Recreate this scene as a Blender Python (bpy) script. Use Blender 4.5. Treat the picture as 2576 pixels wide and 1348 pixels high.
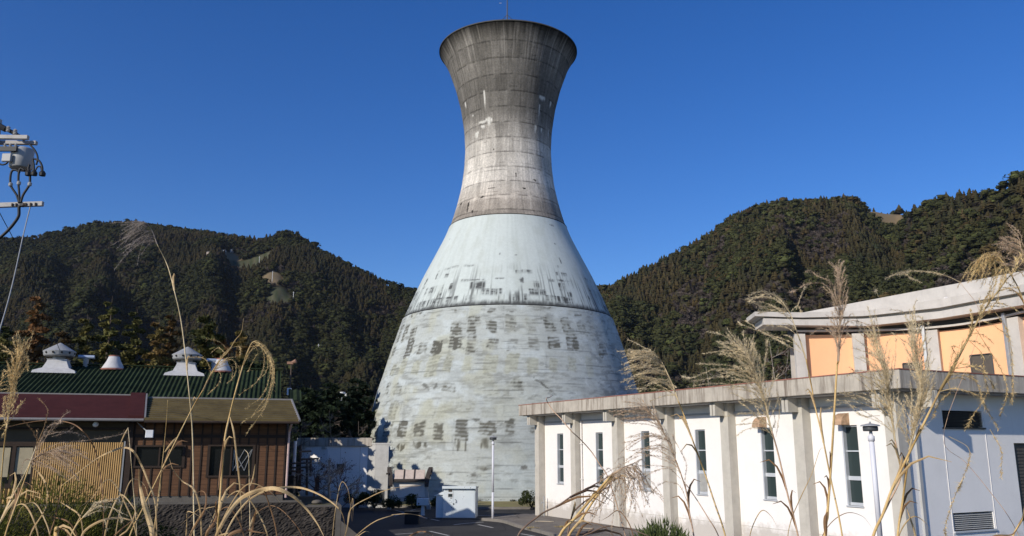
import bpy, bmesh, math, random
import numpy as np
from math import radians as R, sin, cos, pi, hypot, atan2
from mathutils import Vector, Matrix

random.seed(7)
rng = np.random.default_rng(7)
for o in list(bpy.data.objects):
    bpy.data.objects.remove(o)
scn = bpy.context.scene
COL = scn.collection

# ------------------------------------------------------------------ camera
FPX, CU, CV, HOR = 2090.0, 1287.5, 674.0, 1125.0     # measured on the photograph at 2575 x 1348
EYE = 3.4
PITCH = math.atan((HOR - CV) / FPX)
CP, SP = cos(PITCH), sin(PITCH)


def ray(u, v):
    xc, yc = (u - CU) / FPX, (CV - v) / FPX
    return xc, CP - yc * SP, SP + yc * CP


def P(u, v, y):
    a, b, c = ray(u, v)
    t = y / b
    return Vector((a * t, y, EYE + c * t))


def G(u, v, z=0.0):
    a, b, c = ray(u, v)
    t = (z - EYE) / c
    return Vector((a * t, b * t, z))


cam = bpy.data.cameras.new('camera')
cam.sensor_fit = 'HORIZONTAL'
cam.sensor_width = 36.0
cam.lens = 36.0 * FPX / 2575.0
cam.clip_start, cam.clip_end = 0.05, 20000
camo = bpy.data.objects.new('camera', cam)
COL.objects.link(camo)
camo.location = (0, 0, EYE)
camo.rotation_euler = (pi / 2 + PITCH, 0, 0)
scn.camera = camo

# ------------------------------------------------------------------ light
SUN_AZ = R(44.5)            # to the left of straight behind the camera
SUN_EL = R(26.0)
sdir = Vector((-sin(SUN_AZ) * cos(SUN_EL), -cos(SUN_AZ) * cos(SUN_EL), sin(SUN_EL)))
sl = bpy.data.lights.new('sun', 'SUN')
sl.energy, sl.angle, sl.color = 4.5, R(0.5), (1.0, 0.93, 0.82)
so = bpy.data.objects.new('sun', sl)
COL.objects.link(so)
so.location = (-60, -50, 60)
so.rotation_euler = sdir.to_track_quat('Z', 'Y').to_euler()

w = bpy.data.worlds.new('World')
scn.world = w
w.use_nodes = True
nt = w.node_tree
bg = nt.nodes['Background']
sky = nt.nodes.new('ShaderNodeTexSky')
sky.sky_type = 'NISHITA'
sky.sun_disc = False
sky.sun_elevation = SUN_EL
sky.sun_rotation = pi + SUN_AZ
sky.altitude = 600
sky.air_density = 1.0
sky.dust_density = 0.2
sky.ozone_density = 4.0
hs = nt.nodes.new('ShaderNodeHueSaturation')
hs.inputs['Saturation'].default_value = 1.28
hs.inputs['Hue'].default_value = 0.515
nt.links.new(sky.outputs[0], hs.inputs['Color'])
nt.links.new(hs.outputs[0], bg.inputs[0])
bg.inputs[1].default_value = 0.130

scn.view_settings.view_transform = 'Standard'
scn.view_settings.look = 'None'
scn.view_settings.exposure = 0.0
scn.view_settings.gamma = 1.0
scn.render.engine = 'CYCLES'
scn.cycles.use_denoising = True
scn.cycles.max_bounces = 5
scn.cycles.diffuse_bounces = 3
scn.cycles.transparent_max_bounces = 4


# ------------------------------------------------------------------ materials
def hx(c):
    return (c[0], c[1], c[2], 1.0)


class N:
    """tiny node helper"""
    def __init__(self, name):
        self.m = bpy.data.materials.new(name)
        self.m.use_nodes = True
        self.t = self.m.node_tree
        self.b = self.t.nodes['Principled BSDF']
        self.b.inputs['Specular IOR Level'].default_value = 0.25

    def n(self, typ, **kw):
        x = self.t.nodes.new(typ)
        for k, v in kw.items():
            setattr(x, k, v)
        return x

    def l(self, a, b):
        self.t.links.new(a, b)

    def coord(self, scale=(1, 1, 1)):
        tc = self.n('ShaderNodeTexCoord')
        mp = self.n('ShaderNodeMapping')
        mp.inputs['Scale'].default_value = scale
        self.l(tc.outputs['Object'], mp.inputs['Vector'])
        return mp.outputs[0]

    def noise(self, vec, scale, detail=5, rough=0.6):
        x = self.n('ShaderNodeTexNoise')
        x.inputs['Scale'].default_value = scale
        x.inputs['Detail'].default_value = detail
        x.inputs['Roughness'].default_value = rough
        self.l(vec, x.inputs['Vector'])
        return x.outputs['Fac']

    def ramp(self, fac, stops):
        x = self.n('ShaderNodeValToRGB')
        e = x.color_ramp.elements
        while len(e) < len(stops):
            e.new(0.5)
        for k, (p, c) in enumerate(stops):
            e[k].position = p
            e[k].color = hx(c) if len(c) == 3 else c
        self.l(fac, x.inputs[0])
        return x.outputs[0]

    def mix(self, fac, a, b, mode='MIX'):
        x = self.n('ShaderNodeMix', data_type='RGBA', blend_type=mode)
        for sock, val in ((x.inputs['Factor'], fac), (x.inputs['A'], a), (x.inputs['B'], b)):
            if hasattr(val, 'is_linked'):
                self.l(val, sock)
            elif isinstance(val, (int, float)):
                sock.default_value = val
            else:
                sock.default_value = hx(val)
        return x.outputs['Result']

    def bump(self, h, strength=0.3, dist=0.02):
        x = self.n('ShaderNodeBump')
        x.inputs['Strength'].default_value = strength
        x.inputs['Distance'].default_value = dist
        self.l(h, x.inputs['Height'])
        self.l(x.outputs[0], self.b.inputs['Normal'])

    def base(self, c):
        if hasattr(c, 'is_linked'):
            self.l(c, self.b.inputs['Base Color'])
        else:
            self.b.inputs['Base Color'].default_value = hx(c)

    def rough(self, r):
        self.b.inputs['Roughness'].default_value = r


def worn(name, col, dark=0.75, light=1.1, scale=3.0, rough=0.8, bump=0.2, stretch=(1, 1, 1), streak=None, metal=0.0, splash=0.0):
    """a surface of one colour with uneven tone, some dirt and a little relief"""
    k = N(name)
    v = k.coord(stretch)
    a = k.noise(v, scale, 6, 0.65)
    b = k.noise(v, scale * 7, 4, 0.7)
    c = k.ramp(a, [(0.3, tuple(x * dark for x in col)), (0.55, col), (0.8, tuple(min(1, x * light) for x in col))])
    c = k.mix(0.25, c, k.ramp(b, [(0.3, tuple(x * dark for x in col)), (0.7, col)]))
    if streak:
        v2 = k.coord((1.0, 1.0, 0.08))
        s = k.noise(v2, streak[0], 5, 0.7)
        c = k.mix(k.ramp(s, [(streak[1], (0, 0, 0)), (streak[1] + 0.2, (streak[2],) * 3)]), c, streak[3])
    if splash:                                             # mud thrown up along the foot of a wall
        sx = k.n('ShaderNodeSeparateXYZ')
        k.l(k.coord(), sx.inputs[0])
        ad = k.n('ShaderNodeMath', operation='MULTIPLY_ADD')
        k.l(k.noise(k.coord(), 2.5, 6, .7), ad.inputs[0])
        ad.inputs[1].default_value = -1.1
        k.l(sx.outputs['Z'], ad.inputs[2])
        c = k.mix(k.ramp(ad.outputs[0], [(0.0, (splash,) * 3), (.35, (0, 0, 0))]), c, (.30, .255, .20))
    k.base(c)
    k.rough(rough)
    k.b.inputs['Metallic'].default_value = metal
    if bump:
        k.bump(b, bump, 0.01)
    return k.m


def attr_mat(name, rough=0.9, trans=0.0, fine=0.0, fscale=20.0, bump=0.0, spec=0.1):
    """colour stored per vertex (leaf by leaf, stain by stain) and broken up by fine noise"""
    k = N(name)
    at = k.n('ShaderNodeAttribute', attribute_name='col')
    c = at.outputs['Color']
    if fine:
        v = k.coord()
        f = k.noise(v, fscale, 6, 0.7)
        c = k.mix(fine, c, k.ramp(f, [(0.25, (0.45,) * 3), (0.75, (1.35,) * 3)]), 'MULTIPLY')
        if bump:
            k.bump(f, bump, 0.03)
    k.base(c)
    k.rough(rough)
    k.b.inputs['Specular IOR Level'].default_value = spec
    if trans:
        tr = k.n('ShaderNodeBsdfTranslucent')
        k.l(c, tr.inputs['Color'])
        mx = k.n('ShaderNodeMixShader')
        mx.inputs[0].default_value = trans
        k.l(k.b.outputs[0], mx.inputs[1])
        k.l(tr.outputs[0], mx.inputs[2])
        k.l(mx.outputs[0], k.t.nodes['Material Output'].inputs['Surface'])
    return k.m


# ------------------------------------------------------------------ objects
def tag(o, label=None, cat=None, group=None, kind=None):
    if label:
        o['label'] = label
    if cat:
        o['category'] = cat
    if group:
        o['group'] = group
    if kind:
        o['kind'] = kind
    return o


def empty(name, loc, label, cat, group=None, rz=0.0):
    o = bpy.data.objects.new(name, None)
    o.empty_display_size = 0.2
    COL.objects.link(o)
    o.location = loc
    o.rotation_euler = (0, 0, rz)
    return tag(o, label, cat, group)


def link_mesh(name, me, mat, parent=None, smooth=False):
    o = bpy.data.objects.new(name, me)
    COL.objects.link(o)
    if mat:
        me.materials.append(mat)
    if smooth:
        me.polygons.foreach_set('use_smooth', [True] * len(me.polygons))
    if parent is not None:
        o.parent = parent
        o.matrix_parent_inverse = parent_inv(parent)
    return o


def parent_inv(p):
    """geometry below is written in world coordinates: undo the parent's placement"""
    m = Matrix.Identity(4)
    chain = []
    while p is not None:
        chain.append(p)
        p = p.parent
    for q in reversed(chain):
        m = m @ q.matrix_parent_inverse @ q.matrix_basis
    return m.inverted()


def mesh_np(name, V, F, mat, parent=None, col=None, smooth=False):
    V = np.asarray(V, dtype=np.float32)
    F = np.asarray(F, dtype=np.int32)
    k = F.shape[1]
    me = bpy.data.meshes.new(name)
    me.vertices.add(len(V))
    me.vertices.foreach_set('co', V.ravel())
    me.loops.add(F.size)
    me.loops.foreach_set('vertex_index', F.ravel())
    me.polygons.add(len(F))
    me.polygons.foreach_set('loop_start', np.arange(0, F.size, k, dtype=np.int32))
    me.polygons.foreach_set('loop_total', np.full(len(F), k, dtype=np.int32))
    me.update(calc_edges=True)
    if col is not None:
        col = np.asarray(col, dtype=np.float32)
        c4 = np.ones((len(V), 4), dtype=np.float32)
        c4[:, :3] = col
        a = me.attributes.new('col', 'FLOAT_COLOR', 'POINT')
        a.data.foreach_set('color', c4.ravel())
    return link_mesh(name, me, mat, parent, smooth)


class MB:
    """collects shapes into ONE mesh"""
    def __init__(self):
        self.v, self.f = [], []

    def add(self, vs, fs):
        n = len(self.v)
        self.v += [tuple(p) for p in vs]
        self.f += [tuple(i + n for i in f) for f in fs]
        return self

    def hexa(self, q):     # 8 corners: bottom 4 ccw, top 4 ccw
        return self.add(q, [(3, 2, 1, 0), (4, 5, 6, 7), (0, 1, 5, 4), (1, 2, 6, 5), (2, 3, 7, 6), (3, 0, 4, 7)])

    def box(self, lo, hi, T=None):
        x0, y0, z0 = lo
        x1, y1, z1 = hi
        q = [(x0, y0, z0), (x1, y0, z0), (x1, y1, z0), (x0, y1, z0), (x0, y0, z1), (x1, y0, z1), (x1, y1, z1), (x0, y1, z1)]
        if T:
            q = [T(*p) for p in q]
        return self.hexa(q)

    def prism(self, pts, z0, z1, T=None):
        n = len(pts)
        q = [(a, b, z0) for a, b in pts] + [(a, b, z1) for a, b in pts]
        if T:
            q = [T(*p) for p in q]
        fs = [tuple(range(n - 1, -1, -1)), tuple(range(n, 2 * n))]
        fs += [(i, (i + 1) % n, n + (i + 1) % n, n + i) for i in range(n)]
        return self.add(q, fs)

    def tube(self, pts, r, seg=8, caps=True):
        pts = [Vector(p) for p in pts]
        n = len(pts)
        rs = r if isinstance(r, (list, tuple)) else [r] * n
        ref = None
        vs = []
        for i, p in enumerate(pts):
            t = (pts[min(i + 1, n - 1)] - pts[max(i - 1, 0)])
            if t.length < 1e-9:
                t = Vector((0, 0, 1))
            t.normalize()
            if ref is None:
                ref = Vector((1, 0, 0)) if abs(t.x) < 0.8 else Vector((0, 1, 0))
            a = (ref - t * ref.dot(t))
            if a.length < 1e-6:
                a = t.orthogonal()
            a.normalize()
            ref = a
            b = t.cross(a)
            for k in range(seg):
                an = 2 * pi * k / seg
                vs.append(p + a * (cos(an) * rs[i]) + b * (sin(an) * rs[i]))
        fs = []
        for i in range(n - 1):
            for k in range(seg):
                k2 = (k + 1) % seg
                fs.append((i * seg + k, i * seg + k2, (i + 1) * seg + k2, (i + 1) * seg + k))
        if caps:
            fs.append(tuple(range(seg - 1, -1, -1)))
            fs.append(tuple(range((n - 1) * seg, n * seg)))
        return self.add(vs, fs)

    def lathe(self, prof, c=(0, 0, 0), seg=24, caps=True):
        vs = []
        for r, z in prof:
            for k in range(seg):
                a = 2 * pi * k / seg
                vs.append((c[0] + r * cos(a), c[1] + r * sin(a), c[2] + z))
        fs = []
        n = len(prof)
        for i in range(n - 1):
            for k in range(seg):
                k2 = (k + 1) % seg
                fs.append((i * seg + k, i * seg + k2, (i + 1) * seg + k2, (i + 1) * seg + k))
        if caps:
            fs.append(tuple(range(seg - 1, -1, -1)))
            fs.append(tuple(range((n - 1) * seg, n * seg)))
        return self.add(vs, fs)

    def strip(self, pts, width, normal, th=0.0):
        """a ribbon with a shallow V fold (a grass blade)"""
        pts = [Vector(p) for p in pts]
        n = len(pts)
        ws = width if isinstance(width, (list, tuple)) else [width] * n
        vs = []
        for i, p in enumerate(pts):
            t = (pts[min(i + 1, n - 1)] - pts[max(i - 1, 0)]).normalized()
            s = t.cross(normal)
            if s.length < 1e-6:
                s = t.orthogonal()
            s.normalize()
            nn = s.cross(t)
            vs += [p - s * ws[i] / 2, p + nn * ws[i] * 0.18, p + s * ws[i] / 2]
        fs = []
        for i in range(n - 1):
            a = i * 3
            fs += [(a, a + 1, a + 4, a + 3), (a + 1, a + 2, a + 5, a + 4)]
        return self.add(vs, fs)

    def build(self, name, mat, parent=None, smooth=False, bevel=0.0):
        me = bpy.data.meshes.new(name)
        me.from_pydata(self.v, [], self.f)
        if bevel:
            bm = bmesh.new()
            bm.from_mesh(me)
            bmesh.ops.bevel(bm, geom=bm.edges[:], offset=bevel, segments=1, affect='EDGES')
            bm.to_mesh(me)
            bm.free()
        me.update()
        return link_mesh(name, me, mat, parent, smooth)


def spline(pts, per=8):
    """Catmull-Rom through the points"""
    pts = [Vector(p) for p in pts]
    if len(pts) < 3:
        return [pts[0].lerp(pts[-1], i / per) for i in range(per + 1)]
    q = [pts[0] * 2 - pts[1]] + pts + [pts[-1] * 2 - pts[-2]]
    out = []
    for i in range(1, len(q) - 2):
        a, b, c, d = q[i - 1], q[i], q[i + 1], q[i + 2]
        # centripetal spacing: no loops where long and short steps meet
        d1, d2, d3 = max(1e-4, (b - a).length ** .5), max(1e-4, (c - b).length ** .5), max(1e-4, (d - c).length ** .5)
        m1 = ((b - a) / d1 - (c - a) / (d1 + d2) + (c - b) / d2) * d2
        m2 = ((c - b) / d2 - (d - b) / (d2 + d3) + (d - c) / d3) * d2
        for k in range(per):
            t = k / per
            h00, h10, h01, h11 = 2 * t ** 3 - 3 * t * t + 1, t ** 3 - 2 * t * t + t, -2 * t ** 3 + 3 * t * t, t ** 3 - t * t
            out.append(b * h00 + m1 * h10 + c * h01 + m2 * h11)
    out.append(pts[-1])
    return out


# value noise in numpy ------------------------------------------------
def vnoise(x, y, seed=0):
    xi, yi = np.floor(x).astype(np.int64), np.floor(y).astype(np.int64)
    xf, yf = x - xi, y - yi
    xf, yf = xf * xf * (3 - 2 * xf), yf * yf * (3 - 2 * yf)

    def h(a, b):
        n = (a * 374761393 + b * 668265263 + seed * 1274126177) & 0xFFFFFFFF
        n = ((n ^ (n >> 13)) * 1274126177) & 0xFFFFFFFF
        n = n ^ (n >> 16)
        return (n & 0xFFFF) / 65535.0
    return (h(xi, yi) * (1 - xf) + h(xi + 1, yi) * xf) * (1 - yf) + (h(xi, yi + 1) * (1 - xf) + h(xi + 1, yi + 1) * xf) * yf


def fbm(x, y, seed=0, oct=4, gain=0.5):
    s, a, t = 0, 1.0, 0
    for k in range(oct):
        s = s + a * vnoise(x * 2 ** k, y * 2 ** k, seed + k * 17)
        t += a
        a *= gain
    return s / t


def hash2(a, b, seed=0):
    a, b = np.asarray(a).astype(np.int64), np.asarray(b).astype(np.int64)
    n = (a * 374761393 + b * 668265263 + seed * 1442695041) & 0xFFFFFFFF
    n = ((n ^ (n >> 13)) * 1274126177) & 0xFFFFFFFF
    n = n ^ (n >> 16)
    return (n & 0xFFFF) / 65535.0


def sstep(a, b, x):
    t = np.clip((x - a) / (b - a), 0, 1)
    return t * t * (3 - 2 * t)
# ================================================================== the tower
TX, TY = -0.32, 64.0
PROF = [(0.0, 10.95), (1.8, 10.75), (4.02, 10.5), (4.72, 10.37), (6.12, 10.07), (7.54, 9.71), (8.97, 9.27), (10.42, 8.85),
        (11.89, 8.37), (12.95, 8.02), (13.36, 7.85), (14.86, 7.21), (16.35, 6.53), (17.87, 5.76), (19.41, 5.0), (20.35, 4.63),
        (21.07, 4.39), (22.49, 4.0), (23.91, 3.70), (25.33, 3.54), (26.79, 3.47), (28.54, 3.57), (30.48, 3.87), (32.26, 4.32),
        (34.21, 5.0), (34.9, 5.38), (35.42, 5.70)]
PZ = np.array([a for a, b in PROF])
PR = np.array([b for a, b in PROF])
_zz = np.linspace(0, PZ[-1], 400)
_rr = np.interp(_zz, PZ, PR)
_k = np.ones(9) / 9
_rs = np.convolve(np.pad(_rr, 4, mode='edge'), _k, 'valid')
_rs[-3:] = _rr[-3:]


def tower_r(z):
    return np.interp(z, _zz, _rs)


def tz(u, v):
    """angle and height on the front of the tower of a mark measured at (u, v)"""
    a, b, c = ray(u, v)
    th, z = 0.0, 15.0
    for _ in range(40):
        r = float(tower_r(z))
        y = TY - r * cos(th)
        x = a / b * y
        th = math.asin(max(-1, min(1, (x - TX) / r)))
        z = EYE + c / b * y
    return th, z


NTH = 660
TH = np.linspace(-pi, pi, NTH, endpoint=False)


def ring_part(name, z0, z1, nz, colour, parent, mat, dr=0.0, relief=None):
    z = np.linspace(z0, z1, nz)
    th, zz = np.meshgrid(TH, z)
    r = tower_r(zz) + dr
    if relief is not None:
        r = r + relief(th, zz)
    # angle 0 faces the camera
    V = np.stack([TX + r * np.sin(th), TY - r * np.cos(th), zz], -1).reshape(-1, 3)
    i = np.arange(nz - 1)[:, None] * NTH
    k = np.arange(NTH)[None, :]
    k2 = (k + 1) % NTH
    F = np.stack([i + k, i + k2, i + NTH + k2, i + NTH + k], -1).reshape(-1, 4)
    c = colour(th, zz).reshape(-1, 3)
    return mesh_np(name, V, F, mat, parent, c, smooth=True)


def lerp3(a, b, t):
    a, b = np.asarray(a, float), np.asarray(b, float)
    return a + (b - a) * t[..., None]


Z_RING, Z_TOP = 20.35, 35.42
Z_LOW = 12.95


def wob(th, z, amp, seed):
    return amp * (fbm(th * 9, z * 0.7, seed, 3) - 0.5)


def col_shell(th, z):
    s = th * 4.2
    lvl = np.interp(z, [20.3, 21.5, 21.9, 23.5, 26.5, 27.6, 29, 31, 33, 34.4, 35.0, 35.45], [.34, .36, .54, .57, .52, .36, .20, .17, .21, .19, .11, .045])
    tone = fbm(s * 1.3, z * 0.8, 3, 4)
    streak = fbm(s * 7.5, z * 0.42, 5, 4)
    fine = fbm(s * 16, z * 5, 8, 3)
    m = lvl * (0.55 + 0.5 * tone + 0.55 * (streak - 0.3)) * (0.8 + 0.4 * fine)
    # formwork lifts: each lift has its own tone, the joints are dirty
    lift = np.floor((z + wob(th, z, .05, 2)) / 1.22)
    pan = np.floor(s / 1.15 + hash2(lift, lift * 0, 4) * 0)
    m = m * (0.86 + 0.28 * hash2(lift, pan, 11)) * (0.88 + 0.24 * hash2(lift, lift * 0 + 3, 12))
    f = (z + wob(th, z, .05, 2)) / 1.22 - lift
    jn = np.exp(-((np.minimum(f, 1 - f) * 1.22) / 0.045) ** 2) * sstep(.25, .6, fbm(s * 2.2, z * 2, 21, 3))
    m = m * (1 - 0.68 * jn)
    f2 = (z + .3) / 0.61 - np.floor((z + .3) / 0.61)
    jn2 = np.exp(-((np.minimum(f2, 1 - f2) * 0.61) / 0.03) ** 2) * sstep(.5, .75, fbm(s * 1.5, z * 2, 23, 3))
    m = m * (1 - 0.42 * jn2)
    g = s / 1.15 - np.floor(s / 1.15)
    vj = np.exp(-((np.minimum(g, 1 - g) * 1.15) / 0.03) ** 2) * sstep(.45, .7, fbm(s * 1.2, z * .6, 31, 3)) * sstep(30.5, 27, z)
    m = m * (1 - 0.42 * vj)
    # soot runs from the lip
    lip = sstep(35.5 - 3.8 * fbm(s * 6, s * 0, 41, 4) ** 1.5, 35.6, z)
    m = m * (1 - 0.55 * lip)
    wash = sstep(.56, .75, fbm(s * 6.5, z * .25, 47, 4)) * sstep(31.8, 33.6, z) * sstep(35.8, 34.6, z)
    m = m + .12 * wash
    warm = lerp3((1.06, .985, .87), (1.04, .92, .78), sstep(24, 21, z))
    c = m[..., None] * warm
    # dark spalls low on the bare concrete
    for (x, y, wd, h) in ((362, 1215, .10, 1.1), (320, 1203, .2, .2), (645, 1030, .07, .5), (446, 1160, .2, .15), (692, 1110, .14, .14), (387, 1250, .08, .4), (500, 1107, .35, .07), (757, 1063, .15, .15), (513, 880, .08, .12)):
        t0, z0 = tz((1600 + x / 1.4975) * .6391, (y / 1.4975) * .6391)
        d = np.hypot((th - t0 + .03 * (z - z0)) * 3.9 / wd, (z - z0) / h * 2) + 1.2 * (fbm(s * 9, z * 9, 51, 2) - .5)
        c = lerp_(c, (.04, .035, .03), sstep(1.0, .7, d))
    # white lime runs
    for (x, y, wd, drop) in ((456, 535, .09, 1.5), (345, 605, .12, .5), (445, 715, .45, .2), (485, 693, .17, .7), (500, 697, .10, .4), (470, 700, .12, .35), (448, 740, .25, .25), (412, 782, .24, .5), (420, 775, .12, .3),
                             (784, 618, .07, 1.1), (800, 568, .4, .35), (850, 600, .15, .6), (760, 740, .14, .6), (795, 757, .12, .5), (390, 678, .1, .15), (835, 770, .1, .7), (788, 1018, .12, .3)):
        t0, z0 = tz((1600 + x / 1.4975) * .6391, (y / 1.4975) * .6391)
        ds = (th - t0) * 3.8
        dz = z0 - z
        ragged = drop * (0.35 + 1.1 * vnoise(th * 60, th * 0 + z0, 61))
        inside = sstep(wd, wd * .55, np.abs(ds)) * sstep(-.08, .04, dz) * sstep(ragged + .05, ragged * .4, dz)
        c = lerp_(c, (.66, .64, .58), inside * .95)
    return c


def lerp_(c, b, t):
    return c + (np.asarray(b, float) - c) * t[..., None]


def col_band(th, z):
    s = th * 6.6
    c = np.ones(th.shape + (3,)) * np.array((.53, .575, .545))
    c = c * (0.93 + .13 * fbm(s * .8, z * .25, 71, 4))[..., None]
    # faint downward washes
    run = sstep(.52, .72, fbm(s * 5, z * .12, 73, 4))
    c = lerp_(c, (.40, .445, .415), run * .22)
    c = lerp_(c, (.43, .46, .41), sstep(.5, .8, fbm(s * 1.5, z * .9, 75, 4)) * .4)
    # dark grime in blocks, more towards the lower joint
    h = z - Z_LOW
    cell_u, cell_v = np.floor(s / .85 + 40), np.floor(h / .55 + wob(th, z, .5, 5))
    pick = hash2(cell_u, cell_v, 81)
    blk = np.zeros(th.shape)
    for r, (hc, hw, thr, gain) in enumerate(((3.15, .10, .64, .55), (2.55, .16, .57, .9), (1.95, .12, .60, .7), (1.55, .34, .50, 1.0), (.98, .26, .52, .9), (.52, .30, .47, 1.0))):
        hh = h - hc - .12 * (fbm(s * 1.5, s * 0 + r * 5.1, 79, 3) - .5)
        sel = sstep(thr, thr + .05, vnoise(s * 1.05 + 11 * r, s * 0 + r * 3.3, 81) * .6 + .4 * vnoise(s * 2.9, s * 0 + r * 7.7, 82))
        blk = np.maximum(blk, gain * sel * sstep(-hw * 1.5, -hw * .4, hh) * sstep(hw, hw * .7, hh))
    vert = sstep(.32, .62, fbm(s * 11, z * .9, 83, 4))
    horz = sstep(.35, .65, fbm(s * 1.2, z * 9, 84, 3))
    g = blk * np.clip(.35 * vert + .75 * vert * horz + .15, 0, 1)
    drip = sstep(.50, .68, fbm(s * 10, z * .35, 87, 4)) * np.interp(h, [0, .6, 1.6, 2.6, 3.4], [.95, .8, .6, .35, 0]) * sstep(.35, .6, fbm(s * .9, z * .6, 89, 3))
    g = np.maximum(g, drip)
    foot = sstep(.48, .04, h + .35 * (fbm(s * 8, z * 2, 91, 4) - .5))
    g = np.maximum(g, foot * .92)
    # sides carry more of it
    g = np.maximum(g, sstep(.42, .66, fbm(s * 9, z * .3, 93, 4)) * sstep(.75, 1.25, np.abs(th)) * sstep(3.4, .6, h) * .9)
    c = lerp_(c, (.045, .045, .045), np.clip(g, 0, .93))
    # a few separate marks
    for (x, y, wd, hh) in ((765, 265, .06, .6), (1090, 410, .5, .18), (1083, 305, .08, .9), (1040, 118, .4, .2), (640, 405, .8, .12), (770, 398, .45, .16), (430, 390, .1, 1.0), (370, 425, .12, .9), (1055, 215, .2, .1), (880, 405, .2, .5), (500, 190, .1, .1), (850, 275, .1, .1)):
        t0, z0 = tz((1400 + x / 1.348) * .6391, (800 + y / 1.348) * .6391)
        d = np.hypot((th - t0) * 6.4 / wd, (z - z0) / hh * 2)
        c = lerp_(c, (.06, .06, .06), sstep(1.1, .35, d + 1.9 * (fbm(s * 9, z * 7, 95, 4) - .42)) * .85)
    return c


# rows of peeled panels on the lower shell: (zoom y top, zoom y bottom, strength)
ROWS = [(548, 575, .55, .0), (600, 690, .55, .25), (700, 785, .95, .0), (800, 900, .22, .9), (925, 1000, .50, .1), (1040, 1135, .38, .6), (1155, 1250, .85, .1), (1252, 1320, .80, .3)]
ROWZ = []
for a, b, st, ye in ROWS:
    _, za = tz(1277, (800 + a / 1.348) * .6391)
    _, zb = tz(1277, (800 + b / 1.348) * .6391)
    ROWZ.append((za, zb, st, ye))


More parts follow.
